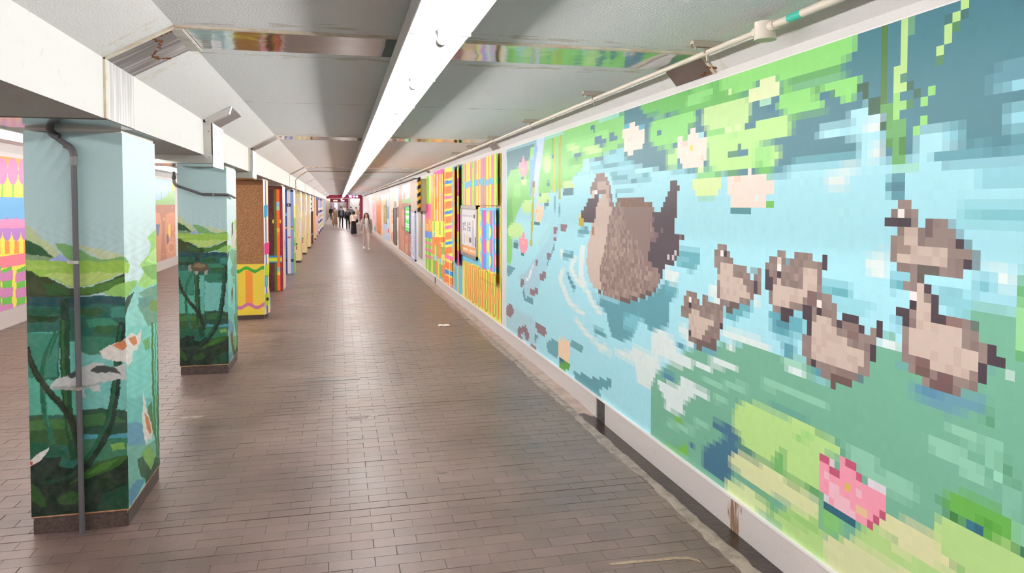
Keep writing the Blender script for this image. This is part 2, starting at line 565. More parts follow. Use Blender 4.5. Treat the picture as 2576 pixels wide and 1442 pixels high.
def floor_brick_mat(name, attr):
    """worn brown glazed pavers; far away, where single bricks are too small, the joints are in the material"""
    m = mat(name, '#78655d', 0.36, spec=0.5)
    nt = m.node_tree
    b = nt.nodes['Principled BSDF']
    geo = nt.nodes.new('ShaderNodeNewGeometry')
    n = nt.nodes.new('ShaderNodeTexNoise'); n.inputs['Scale'].default_value = 1.1; n.inputs['Detail'].default_value = 6; n.inputs['Roughness'].default_value = 0.6
    nt.links.new(geo.outputs['Position'], n.inputs['Vector'])
    n2 = nt.nodes.new('ShaderNodeTexNoise'); n2.inputs['Scale'].default_value = 70; n2.inputs['Detail'].default_value = 4
    nt.links.new(geo.outputs['Position'], n2.inputs['Vector'])
    r = nt.nodes.new('ShaderNodeValToRGB')
    e = r.color_ramp.elements
    e[0].position = 0.36; e[0].color = tuple(hx('#5e4d47')) + (1,)
    e[1].position = 0.66; e[1].color = tuple(hx('#7f6a63')) + (1,)
    nt.links.new(n.outputs['Fac'], r.inputs['Fac'])
    mx = nt.nodes.new('ShaderNodeMixRGB'); mx.blend_type = 'MULTIPLY'; mx.inputs['Fac'].default_value = 1.0
    nt.links.new(r.outputs['Color'], mx.inputs['Color1'])
    if attr:
        a = nt.nodes.new('ShaderNodeAttribute'); a.attribute_name = 'Col'
        nt.links.new(a.outputs['Color'], mx.inputs['Color2'])
    else:
        bt = nt.nodes.new('ShaderNodeTexBrick')
        mpp = nt.nodes.new('ShaderNodeMapping'); mpp.inputs['Location'].default_value = (0.02, 0.03, 0)
        nt.links.new(geo.outputs['Position'], mpp.inputs['Vector'])
        nt.links.new(mpp.outputs['Vector'], bt.inputs['Vector'])
        bt.inputs['Scale'].default_value = 1.0
        bt.inputs['Brick Width'].default_value = 0.244; bt.inputs['Row Height'].default_value = 0.108
        bt.inputs['Mortar Size'].default_value = 0.0022
        bt.inputs['Color1'].default_value = (1, 1, 1, 1); bt.inputs['Color2'].default_value = (0.88, 0.86, 0.86, 1)
        bt.inputs['Mortar'].default_value = (0.5, 0.47, 0.45, 1)
        nt.links.new(bt.outputs['Color'], mx.inputs['Color2'])
    # small dark pits and scuffs
    n4 = nt.nodes.new('ShaderNodeTexNoise'); n4.inputs['Scale'].default_value = 38; n4.inputs['Detail'].default_value = 2
    nt.links.new(geo.outputs['Position'], n4.inputs['Vector'])
    r4 = nt.nodes.new('ShaderNodeValToRGB')
    r4.color_ramp.elements[0].position = 0.70; r4.color_ramp.elements[0].color = (1, 1, 1, 1)
    r4.color_ramp.elements[1].position = 0.76; r4.color_ramp.elements[1].color = (0.68, 0.64, 0.61, 1)
    nt.links.new(n4.outputs['Fac'], r4.inputs['Fac'])
    mp4 = nt.nodes.new('ShaderNodeMixRGB'); mp4.blend_type = 'MULTIPLY'; mp4.inputs['Fac'].default_value = 1.0
    nt.links.new(mx.outputs['Color'], mp4.inputs['Color1']); nt.links.new(r4.outputs['Color'], mp4.inputs['Color2'])
    nt.links.new(mp4.outputs['Color'], b.inputs['Base Color'])
    rr = nt.nodes.new('ShaderNodeMapRange'); nt.links.new(n.outputs['Fac'], rr.inputs['Value'])
    rr.inputs['From Min'].default_value = 0.3; rr.inputs['From Max'].default_value = 0.7
    rr.inputs['To Min'].default_value = 0.33; rr.inputs['To Max'].default_value = 0.47
    nt.links.new(rr.outputs[0], b.inputs['Roughness'])
    bp = nt.nodes.new('ShaderNodeBump'); bp.inputs['Strength'].default_value = 0.10; bp.inputs['Distance'].default_value = 0.01
    nt.links.new(n2.outputs['Fac'], bp.inputs['Height']); nt.links.new(bp.outputs['Normal'], b.inputs['Normal'])
    return m

brick_mat = floor_brick_mat('brown_brick_paver', True)
far_mat = floor_brick_mat('brown_brick_floor_far', False)
BRICK_END = 20.02
fl = MB()
fl.box((WL, Y0, -0.12), (2.13, BRICK_END, -0.004))
fl.mi = [0] * len(fl.f); fl.cur = 1
fl.box((WL, BRICK_END, -0.12), (2.13, Y1, 0.0))
fl.cur = 2
fl.box((2.13, Y0, -0.12), (WR + 0.01, Y1, -0.042))
floor = struct('floor', fl, [mortar, far_mat, conc_mat], 'worn brown brick paving of the underpass floor', 'floor')

BL, BW, GAP = 0.244, 0.108, 0.0022
def brick_verts(cx, cy, lx, ly, j):
    t = 0.0 + j[0]
    c = 0.0018
    b = -0.006
    x0, x1, y0, y1 = cx - lx / 2, cx + lx / 2, cy - ly / 2, cy + ly / 2
    return [(x0, y0, b), (x1, y0, b), (x1, y1, b), (x0, y1, b),
            (x0, y0, t - 0.0007), (x1, y0, t - 0.0007), (x1, y1, t - 0.0007), (x0, y1, t - 0.0007),
            (x0 + c, y0 + c, t + j[1]), (x1 - c, y0 + c, t + j[2]), (x1 - c, y1 - c, t + j[2]), (x0 + c, y1 - c, t + j[1])]
BF = [(0, 1, 5, 4), (1, 2, 6, 5), (2, 3, 7, 6), (3, 0, 4, 7), (4, 5, 9, 8), (5, 6, 10, 9), (6, 7, 11, 10), (7, 4, 8, 11), (8, 9, 10, 11)]
cells = []
row = 0
y = -1.0
XB1 = 2.055
while y < BRICK_END - 0.02:
    x = WL + 0.0 + (row % 2) * BL / 2 - BL
    wide = any(y - 0.02 < s_ <= y + BW - 0.02 for s_ in (4.62, 6.95, 9.55))
    while x < XB1:
        a, b2 = max(x, WL + 0.0), min(x + BL, XB1)
        if b2 - a > 0.03:
            cells.append(((a + b2) / 2, y + BW / 2, b2 - a - GAP, wide))
        x += BL
    y += BW
    row += 1
def show(c):
    u = proj((c[0], c[1], 0))
    if not (-10 < u[0] < 2590 and u[1] < 1450) or c[1] < 1.5:
        return None
    for k in range(3):
        yk = COL_Y + k * COL_STEP
        if COL_X0 - 0.05 < c[0] < COL_X1 + 0.05 and yk - 0.05 < c[1] < yk + COL_D + 0.05:
            return None
    if u[0] < 400 and u[1] < 1300 and u[0] > 70:
        return None
    return c[1] * math.cos(YAW) + c[0] * math.sin(YAW)
vis = sorted([(show(c), i) for i, c in enumerate(cells) if show(c) is not None and abs(c[2] - (BL - GAP)) < 1e-6])
near_ids = set(i for _, i in vis[:300])
variants = []
for k in range(10):
    me = bpy.data.meshes.new('brick')
    j = (random.uniform(-0.0012, 0.0008), random.uniform(-0.0006, 0.0006), random.uniform(-0.0006, 0.0006))
    me.from_pydata(brick_verts(0, 0, BL - GAP - random.choice((0, .0005, .001, .003)), BW - GAP - (random.choice((0, 0, .0006, .002)) if k < 8 else 0.009), j), [], BF)
    a = me.attributes.new('Col', 'FLOAT_COLOR', 'FACE')
    g = random.uniform(0.88, 1.06)
    a.data.foreach_set('color', [g, g * random.uniform(0.97, 1.02), g * random.uniform(0.95, 1.02), 1] * len(BF))
    me.materials.append(brick_mat)
    variants.append(me)
fl_off = world_loc(floor)
sv, sf, sc_ = [], [], []
for i, c in enumerate(cells):
    if i in near_ids:
        o = bpy.data.objects.new('brick', random.choice(variants[8:] if c[3] else variants[:8]))
        COL.objects.link(o)
        o.parent = floor
        o.location = Vector((c[0], c[1], 0)) - fl_off
    else:
        j = (random.uniform(-0.0012, 0.0008), random.uniform(-0.0006, 0.0006), random.uniform(-0.0006, 0.0006))
        n = len(sv)
        sv += brick_verts(c[0], c[1], c[2] - random.choice((0, .0005, .001, .003)), BW - GAP - (0.009 if c[3] else random.choice((0, 0, .0006, .002))), j)
        sf += [tuple(q + n for q in f) for f in BF]
        g = random.uniform(0.88, 1.06)
        sc_ += [g, g * random.uniform(0.97, 1.02), g * random.uniform(0.95, 1.02), 1] * len(BF)
me = bpy.data.meshes.new('brick_field')
me.from_pydata([(p[0] - fl_off.x, p[1] - fl_off.y, p[2] - fl_off.z) for p in sv], [], sf)
a = me.attributes.new('Col', 'FLOAT_COLOR', 'FACE')
a.data.foreach_set('color', sc_)
me.materials.append(brick_mat)
o = bpy.data.objects.new('brick_field', me); COL.objects.link(o); o.parent = floor; o['kind'] = 'stuff'

# curb: a ragged concrete strip between bricks and gutter
cb = MB()
ys = np.arange(Y0, 30, 0.07)
rings = []
for q in ys:
    w = 0.012 * math.sin(q * 3.1) + random.uniform(-0.012, 0.012)
    w2 = random.uniform(-0.008, 0.008)
    h = random.uniform(-0.003, 0.003)
    rings.append([(2.040 + w, q, -0.02), (2.046 + w, q, 0.003 + h), (2.10 + w2 * .5, q, 0.007 + h + random.uniform(-.003, .003)), (2.128 + w2, q, 0.0 + h), (2.135 + w2, q, -0.05)])
cb.loft(rings, closed=False)
cb.add([(2.04, 30, 0.004), (2.135, 30, 0.004), (2.135, Y1, 0.004), (2.04, Y1, 0.004)], [(0, 1, 2, 3)])
struct('trim_2', cb, mat('curb_concrete', '#a3948b', 0.8, bump=0.8, bscale=38, vary=0.85, vscale=9, vcol='#5e5650'), 'ragged grey concrete curb between brick paving and gutter', 'curb', smooth=True)
gf = MB()
rings = []
for q in np.arange(6.28, 74, 0.25):
    z = -0.012 + random.uniform(-0.003, 0.003)
    if q < 6.8: z -= 0.02 * (6.8 - q) / 0.5
    rings.append([(2.12, q, z), (2.20, q, z - 0.004), (WR - 0.02, q, z + 0.004)])
gf.loft(rings, closed=False)
rings = []
for q in np.arange(Y0, 3.33, 0.12):
    z = -0.014 + random.uniform(-0.004, 0.004)
    if q > 2.9: z -= 0.022 * (q - 2.9) / 0.4
    rings.append([(2.12, q, z), (2.20, q, z - 0.004), (WR - 0.02, q, z + 0.004)])
gf.loft(rings, closed=False)
struct('gutter_fill', gf, mat('gutter_fill_concrete', '#b7a59b', 0.75, bump=0.4, bscale=40, vary=0.6, vscale=6, vcol='#7b6b63'), None, None, floor, smooth=True)
tag(MB().add([(2.125, 3.2, -0.03), (WR - 0.02, 3.2, -0.03), (WR - 0.02, 6.4, -0.03), (2.125, 6.4, -0.03)], [(0, 1, 2, 3)]).build('gutter_water', mat('dirty_gutter_water', '#2a2320', 0.22, spec=0.5, vary=0.8, vscale=14, vcol='#4d3f33', bump=0.3, bscale=30)),
    'dark standing water in the gutter below the pixel duck mural', 'water')

# ------------------------------------------------------------------ beyond the portal
Y2 = 140.0
b2m = mat('beyond_floor_tile', '#cfc4c0', 0.25, spec=0.5)
struct('floor_beyond', MB().box((-1.9, Y1, -0.12), (2.6, Y2, 0.0)), b2m, 'pale polished floor beyond the red portal', 'floor')
struct('ceiling_beyond', MB().box((-1.9, Y1, 2.95), (2.6, Y2, 3.1)), mat('beyond_ceiling', '#d8d4d2', 0.8), 'pale ceiling beyond the red portal', 'ceiling')
wood = MB()
for k in range(44):
    wood.box((-1.55, Y1 + 0.05 + k * 1.5, 0.0), (-1.40 + 0.006 * (k % 2), Y1 + 0.05 + k * 1.5 + 1.49, 2.45))
struct('wall_beyond_left', wood, mat('brown_wood_panel', '#8d7366', 0.5, vary=0.5, vscale=4, vcol='#6f574c'), 'brown panelled wall beyond the red portal', 'wall')
struct('wall_beyond_left_top', MB().box((-1.9, Y1 + .05, 2.45), (-1.40, Y1 + 66, 2.95)), wall_mat, 'white wall strip above the brown panelling', 'wall')
ww = MB()
for k in range(44):
    ww.box((2.02 - 0.01 * (k % 2), Y1 + 0.3 + k * 1.5, 0.0), (2.4, Y1 + 0.3 + k * 1.5 + 1.47, 2.95))
struct('wall_beyond_right', ww, mat('white_panel', '#e9e6e6', 0.4), 'white panelled wall beyond the red portal', 'wall')
struct('wall_beyond_end', MB().box((-1.9, Y2, 0), (2.6, Y2 + 0.2, 3.1)), mat('far_end_wall', '#ece8e8', 0.6), 'far grey wall at the end of the underpass', 'wall')
struct('wall_portal', MB().box((WL, Y1 + 0.06, 0), (-1.9, Y1 + 0.25, 3.0)), wall_mat, 'white wall closing the passage behind the columns', 'wall')
struct('trim_3', MB().box((-1.35, Y1 - 0.18, 0.0), (2.05, Y1 + 0.1, 0.012)), mat('threshold_yellow', '#e8c9a0', 0.5), 'yellowish threshold strip on the floor under the red portal', 'threshold')

# ================================================================== LIGHTS
tray_mat = mat('fixture_white_enamel', '#f4f3f1', 0.35)
tray_side = mat('fixture_side_grey', '#bdbcba', 0.45)
tube_mat = bpy.data.materials.new('glowing_tube')
tube_mat.use_nodes = True
_b = tube_mat.node_tree.nodes['Principled BSDF']
_b.inputs['Base Color'].default_value = (0.9, 0.9, 0.9, 1)
_b.inputs['Emission Color'].default_value = TUBE_COLOUR + (1,)
_b.inputs['Emission Strength'].default_value = TUBE_POWER
LZ = 2.66

def make_fixture():
    t = thing('batten_light', 'white fluorescent batten light in the row hung over the open passage', 'ceiling light', (0, 0, LZ), 'batten lights over the open passage')
    # housing: open-bottomed tray with folded sides
    h = MB()
    h.box((-0.1325, -0.595, LZ), (0.1325, 0.595, LZ + 0.012))
    h.box((-0.1325, -0.595, LZ + 0.012), (-0.128, 0.595, LZ + 0.10))
    h.box((0.128, -0.595, LZ + 0.012), (0.1325, 0.595, LZ + 0.10))
    h.box((-0.1325, -0.595, LZ + 0.095), (0.1325, 0.595, LZ + 0.10))
    h.mi = [0] * 6 + [1] * 18
    h.build('housing', [tray_mat, tray_side], t)
    MB().box((-0.131, -0.5945, LZ - 0.016), (0.131, -0.580, LZ + 0.002)).build('end_seam', mat('fixture_seam', '#8c8a88', 0.5), t)
    for s in (-1, 1):
        k = MB()
        k.box((-0.017, s * 0.585 - 0.012, LZ - 0.058), (0.017, s * 0.585 + 0.012, LZ + 0.002), 0.006)
        k.tube([(0, s * 0.57, LZ - 0.045), (0, s * 0.59, LZ - 0.045)], 0.021, 12)
        k.build('lamp_socket', mat('socket_grey', '#c2c0be', 0.5), t)
    tb = MB().tube([(0, -0.572, LZ - 0.045), (0, 0.572, LZ - 0.045)], 0.0165, 10)
    tb.build('tube', tube_mat, t)
    for s in (-1, 1):
        st = MB().box((-0.02, s * 0.4 - 0.015, LZ + 0.1), (0.02, s * 0.4 + 0.015, CEIL + 0.002))
        st.build('hanger', tray_side, t)
    return t
CN = ['first teal', 'turtle', 'cork', 'olive striped', 'navy striped', 'leaf', 'lilac patched', 'plain cream', 'brown dotted', 'tan', 'brown and pink', 'banded', 'banded', 'banded', 'yellow', 'grey', 'grey']
def beside(y):
    k = int((y - COL_Y) // COL_STEP)
    if k < 0: return 'before the first teal column'
    if k >= COL_N - 1 or CN[k] == CN[min(k + 1, 16)]: return 'near the %s columns' % CN[min(k, 16)]
    return 'between the %s and %s columns' % (CN[k], CN[k + 1])
fx0 = make_fixture()
first = True
k = 0
y = 3.11 - 0.6 - 1.2 * 6
while y < Y1 - 0.8:
    o = fx0 if first else copy_tree(fx0)
    first = False
    o.location = (LIGHT_X, y, LZ)
    place = beside(y)
    o['label'] = 'white batten light over the open passage, ' + place
    o['group'] = 'batten lights over the open passage ' + place
    q = copy_tree(fx0)
    q.location = (LIGHT_XL, y + 0.3, LZ)
    place = beside(y + 0.3)
    q['label'] = 'fluorescent batten light in the back row, ' + place
    q['group'] = 'batten lights behind the columns ' + place
    y += 1.2
y = Y1 + 1.2
while y < 139:
    if 127.0 < y < 129.3:
        y += 1.2
        continue
    q = copy_tree(fx0)
    q.location = (LIGHT_X, y, LZ + 0.09)
    q['label'] = 'white fluorescent batten light beyond the red portal'
    q['group'] = 'batten lights beyond the portal'
    y += 1.2

# ================================================================== STEEL JOINT COVERS
def mirror_steel(name, rough, tint='#c9c9c7', wave=0.25, ws=1.6):
    m = mat(name, tint, rough, 1.0, bump=wave, bscale=ws)
    m.node_tree.nodes['Bump'].inputs['Distance'].default_value = 0.02
    return m
steel_mirror = mirror_steel('mirror_steel', 0.09, '#b9b9b6', 0.2, 3.0)
steel_soffit = mirror_steel('mirror_steel_soffit', 0.12, '#a9aaa8', 0.08, 2.0)
steel_cove = streaked('streaked_steel', '#8f8e92', '#e4e4e6', 0.34, (1.6, 20, 1.6), 0.7, 0.0)
steel_face = streaked('streaked_white_steel', '#b6b3b3', '#dad7d6', 0.5, (20, 30, 2.5), 0.25)
cream = mat('cream_edge_strip', '#d8d0c0', 0.55, vary=0.5, vscale=8, vcol='#a8763e')
cream_clean = mat('cream_edge_strip_clean', '#dcd6ca', 0.55)
alu = mat('folded_aluminium', '#cfcac6', 0.45, 0.5)

def plate(p, q, y0, y1, th, mb=None):
    """thin plate over the profile segment p-q, raised into the room"""
    mb = mb or MB()
    d = Vector((q[0] - p[0], 0, q[1] - p[1])).normalized()
    n = Vector((d.z, 0, -d.x))
    if n.z > 0.01: n = -n
    if abs(n.z) < 0.01: n = Vector((1, 0, 0)) if p[0] > -1.5 else Vector((-1, 0, 0))
    o = n * th
    a = [(p[0], y0, p[1]), (q[0], y0, q[1]), (q[0], y1, q[1]), (p[0], y1, p[1])]
    vs = [Vector(v) - n * 0.002 for v in a] + [Vector(v) + o for v in a]
    mb.add(vs, [(0, 1, 2, 3), (4, 7, 6, 5), (0, 4, 5, 1), (1, 5, 6, 2), (2, 6, 7, 3), (3, 7, 4, 0)])
    return mb
PR = [(WR - 0.002, 2.745), (2.20, CEIL), (-0.83, CEIL), (BEAM_R, COVE), (BEAM_R, SOFFIT), (BEAM_L, SOFFIT)]
jl = ['rusty stainless joint cover crossing the ceiling before the first teal column',
      'stainless joint cover crossing the ceiling before the cork column',
      'stainless joint cover crossing the ceiling beside the thin ceiling cable',
      'stainless joint cover crossing the ceiling above the cream columns',
      'stainless joint cover crossing the ceiling above the tan column',
      'stainless joint cover crossing the ceiling above the lavender columns',
      'stainless joint cover crossing the ceiling nearest the red portal']
for i, (y0, w) in enumerate(JOINTS):
    y1 = y0 + w
    t = thing('wall_joint_cover', jl[i].replace('crossing the ceiling', 'on the cove over the right wall'), 'joint cover', (WR, y0, 2.745))
    tw = t
    plate(PR[0], PR[1], y0, y1, 0.006).build('cove_plate', steel_mirror, t)
    plate(PR[0], PR[1], y0 - 0.032, y0 + 0.002, 0.012).build('edge_trim', cream if i == 0 else cream_clean, t)
    t = thing('ceiling_joint_cover', jl[i], 'joint cover', (0, y0, CEIL))
    plate((PR[1][0], CEIL), (LIGHT_X + 0.06, CEIL), y0, y1, 0.006).build('ceiling_plate', steel_mirror, t)
    plate((LIGHT_X + 0.055, CEIL), PR[2], y0, y1, 0.007).build('ceiling_plate', steel_mirror, t)
    plate(PR[1], PR[2], y0 - 0.032, y0 + 0.002, 0.012).build('edge_trim', cream if i == 0 else cream_clean, t)
    t = thing('beam_joint_cover', jl[i].replace('crossing the ceiling', 'wrapping the cove and beam'), 'joint cover', (BEAM_R, y0, SOFFIT))
    plate(PR[2], PR[3], y0, y1, 0.006).build('cove_plate', steel_cove if i == 0 else steel_mirror, t)
    plate(PR[3], PR[4], y0, y1, 0.006).build('beam_plate', steel_face, t)
    plate(PR[4], PR[5], y0, y1, 0.006).build('soffit_plate', steel_soffit, t)
    ed = MB()
    for a, b in ((2, 3), (3, 4)):
        plate(PR[a], PR[b], y0 - 0.032, y0 + 0.002, 0.012, ed)
    ed.build('edge_trim', cream if i == 0 else cream_clean, t)
    if i == 0:
        # folded strap over the bend between cove and ceiling, and flaking rust
        sp = MB()
        sp.box((-0.86, y0 - 0.01, CEIL - 0.022), (-0.79, y1 + 0.03, CEIL - 0.008), 0.004)
        sp.build('bend_strap', mat('pale_strap', '#cfcac4', 0.55, vary=0.5, vscale=14, vcol='#9a7a58'), t)
        rs = MB()
        for q in range(44):
            if q < 30:
                s_ = q / 30; px = -0.955 + 0.035 * math.sin(7 * s_) + random.uniform(-.012, .012) - 0.03 * s_; py = y0 + 0.01 + 0.5 * s_
            else:
                px = -0.95 + 0.11 * random.random(); py = y0 + random.uniform(0, .03)
            pz = COVE + (CEIL - COVE) * (px - BEAM_R) / (-0.83 - BEAM_R)
            r_ = random.uniform(0.004, 0.014)
            rs.ball((px, py, pz - 0.006), (r_, r_ * 1.8, 0.005), 7, 4)
        rs.build('rust_flake', mat('rust', '#84522c', 0.9, bump=1, bscale=90, vary=.8, vscale=40, vcol='#4f2f1a'), t)
        r2 = MB()
        for _ in range(12):
            r_ = random.uniform(0.008, 0.02)
            u_ = random.random() * 0.35
            r2.ball((WR - 0.008 - 0.1 * u_, y0 + random.uniform(-0.04, 0.03) + (0.12 * random.random() if u_ < .1 else 0), 2.75 + 0.115 * u_), (r_, r_ * 1.6, 0.008), 7, 4)
        r2.build('rust_flake', mat('rust', '#84522c'), tw)

# boxed-in covers (the beam sections that carry paper and a dropped soffit)
def boxed_cover(y0, y1, out, zb, label, paper, cove=True):
    t = thing('beam_box_cover', label, 'joint cover', (BEAM_R, y0, zb))
    MB().box((BEAM_R - 0.002, y0, zb), (BEAM_R + out, y0 + 0.012, COVE - 0.02)).box((BEAM_R - .002, y1 - 0.012, zb), (BEAM_R + out, y1, COVE - 0.02)).build('side_cheek', alu, t)
    MB().box((BEAM_R + out - 0.006, y0, zb - 0.002), (BEAM_R + out, y1, COVE - 0.02)).build('face_panel', mat('white_face_panel', '#e9e6e6', 0.45), t)
    MB().box((BEAM_L, y0, zb - 0.004), (BEAM_R + out, y1, zb + 0.004)).build('soffit_panel', steel_soffit, t)
    MB().box((BEAM_L, y0 - 0.002, zb), (BEAM_R + out, y0 + 0.006, SOFFIT + 0.004)).build('soffit_cheek', mat('pale_polished_steel', '#dedad4', 0.22, 0.6, bump=0.2, bscale=4), t)
    cvp = MB()
    plate((-0.93, COVE + (CEIL - COVE) * 0.70), (BEAM_R + 0.02, COVE), y0 + 0.06, y1, 0.035, cvp)
    if cove: cvp.build('cove_panel', mat('grey_cove_panel', '#a5a0a0', 0.4, 0.7), t)
    if cove: MB().extrude_y([(-0.93, CEIL - 0.06), (-0.95, CEIL - 0.125), (BEAM_R + 0.035, COVE - 0.04), (BEAM_R + 0.01, COVE + 0.01)], y0 - 0.02, y0 + 0.06).build('cove_flange', alu, t)
    b = MB()
    for z in (zb + 0.06, COVE - 0.1):
        b.tube([(BEAM_R + out * .6, y0 - 0.008, z), (BEAM_R + out * .6, y0 + 0.002, z)], 0.006, 8)
    b.build('screw', mat('screw_steel', '#8e8a88', 0.4, 0.9), t)
    if paper:
        A = Art('#eceaf0')
        A.hard = False
        for x0 in (.12, .3, .62, .85):
            A.l('#9a98ac', 0.022, (x0, 0.95), (x0 + .08, 0.6), (x0 - .05, 0.3), (x0 + .02, 0.02))
        A.l('#8c8ca4', 0.03, (.3, .05), (.5, .2), (.7, .02))
        A.e('#a0a0b2', .5, .33, .12, .07)
        u, v = np.meshgrid(np.linspace(0, 1, 41), np.linspace(0, 1, 61), indexing='ij')
        P = np.stack([np.full_like(u, BEAM_R + out + 0.003), y0 + 0.01 + u * (y1 - y0 + 0.03), zb - 0.03 + v * (COVE - zb)], -1)
        P[..., 0] += 0.012 * u ** 3
        grid_obj('taped_paper', P, None, A.draw(u[:-1, :-1], v[:-1, :-1]), print_mat, t)
    return t
boxed_cover(6.98, 7.50, 0.073, 2.29, 'boxed beam cover wrapped in sketched white paper before the second teal column', True)
boxed_cover(10.36, 10.87, 0.045, 2.28, 'white boxed beam cover without paper, before the cork column', False, False)

# ================================================================== CONDUIT, CABLES
pipe_c = mat('cream_conduit', '#ddd3c4', 0.45)
brk_m = mat('galvanised_bracket', '#bdb3a8', 0.5, 0.4)
cx_, cz_ = 2.08, 2.80
t = thing('conduit_pipe', 'cream conduit pipe with junction box running along the ceiling above the duck mural', 'pipe', (cx_, 2.0, cz_))
jb = on(1925, 70, 0, cx_).y
MB().tube([(cx_, Y0 + 0.01, cz_), (cx_, jb, cz_)], 0.019, 12).build('pipe', pipe_c, t, smooth=True)
MB().tube([(cx_, jb, cz_), (cx_, 70, cz_)], 0.0155, 12).build('pipe', pipe_c, t, smooth=True)
J = MB()
J.tube([(cx_, jb, cz_ - 0.055), (cx_, jb, cz_ + 0.03)], 0.052, 28)
J.tube([(cx_, jb - 0.09, cz_), (cx_, jb + 0.09, cz_)], 0.025, 14)
j_o = J.build('junction_box', pipe_c, t, smooth=True)
MB().tube([(cx_, jb, cz_ - 0.059), (cx_, jb, cz_ - 0.054)], 0.054, 28).build('lid', mat('junction_lid', '#c9c4b0', 0.5), j_o, smooth=True)
MB().tube([(cx_, jb - 0.30, cz_), (cx_, jb - 0.20, cz_)], 0.0197, 12).build('teal_sticker', mat('teal_sticker', '#3fb8a4', 0.4), t, smooth=True)
for px, py in ((1780, 127), (1495, 245), (1337, 311), (1243, 352), (1190, 374), (1150, 392)):
    yb = on(px, py, 0, cx_).y
    c_ = MB()
    c_.box((cx_ - 0.10, yb - 0.022, CEIL - 0.018), (cx_ + 0.09, yb + 0.022, CEIL - 0.001))
    c_.box((cx_ - 0.10, yb - 0.022, CEIL - 0.034), (cx_ + 0.09, yb - 0.017, CEIL - 0.018))
    c_.box((cx_ - 0.10, yb + 0.017, CEIL - 0.034), (cx_ + 0.09, yb + 0.022, CEIL - 0.018))
    c_.tube([(cx_ - 0.075, yb, CEIL - 0.05), (cx_ - 0.075, yb, CEIL - 0.01)], 0.008, 8)
    c_.build('channel_bracket', brk_m, t)
    d_ = MB().tube([(cx_ + 0.021 * math.cos(a), yb + 0.0, cz_ + 0.021 * math.sin(a)) for a in np.linspace(-0.3, PI + 0.3, 9)], 0.006, 8)
    d_.box((cx_ - 0.006, yb - 0.006, cz_ - 0.05), (cx_ + 0.006, yb + 0.006, cz_ - 0.015))
    d_.build('pipe_clamp', brk_m, t, smooth=True)
# thin cable crossing the ceiling and dropping down the beam
yc = 20.9
cab = thing('ceiling_cable', 'thin beige cable looping over the ceiling and down the beam', 'cable', (BEAM_R, yc, 2.4))
pts = [(2.05, yc, 2.845), (1.4, yc, 2.84), (0.9, yc, 2.835), (0.65, yc + .1, 2.82), (0.3, yc, 2.845), (-0.5, yc, 2.845), (-0.82, yc, 2.84), (-1.0, yc + .06, 2.75), (-1.155, yc + .15, 2.60), (-1.155, yc + .16, 2.36)]
MB().tube(pts, 0.011, 8).build('cable', mat('beige_cable', '#a89684', 0.6), cab, smooth=True)
MB().box((-1.17, yc + .10, 2.26), (-1.13, yc + .22, 2.45), 0.01).build('end_box', mat('beige_box', '#d8c4aa', 0.5), cab)
MB().tube([(-0.98, yc + .03, 2.76), (-0.93, yc + .1, 2.79)], 0.035, 10).build('coupling', mat('beige_box', '#d8c4aa'), cab)
# cable ladder under the ceiling along the right wall, far part
cl = thing('cable_ladder', 'thin dark cable ladder along the top of the right wall past the striped box', 'cable ladder', (2.2, 22, 2.72))
MB().tube([(2.16, 21.6, 2.70), (2.16, 69, 2.70)], 0.012, 6).tube([(2.27, 21.6, 2.70), (2.27, 69, 2.70)], 0.012, 6).build('rail', mat('dark_cable', '#8a827c', 0.6), cl)
rg = MB()
for k in range(60):
    rg.box((2.15, 21.9 + k * .8, 2.695), (2.28, 21.95 + k * .8, 2.715))
rg.build('rung', mat('dark_cable', '#5c5550'), cl)

# ================================================================== COLUMNS
granite = mat('plinth_granite', '#42342f', 0.45, spec=0.5, vary=0.8, vscale=55, vcol='#64534e', bump=0.2, bscale=90)
rust_edge = mat('rusty_edge', '#a8714c', 0.8, vary=.8, vscale=20, vcol='#c9b09a')
shaft_mat = mat('column_white_render', '#ece9e7', 0.8, bump=0.2, bscale=50)

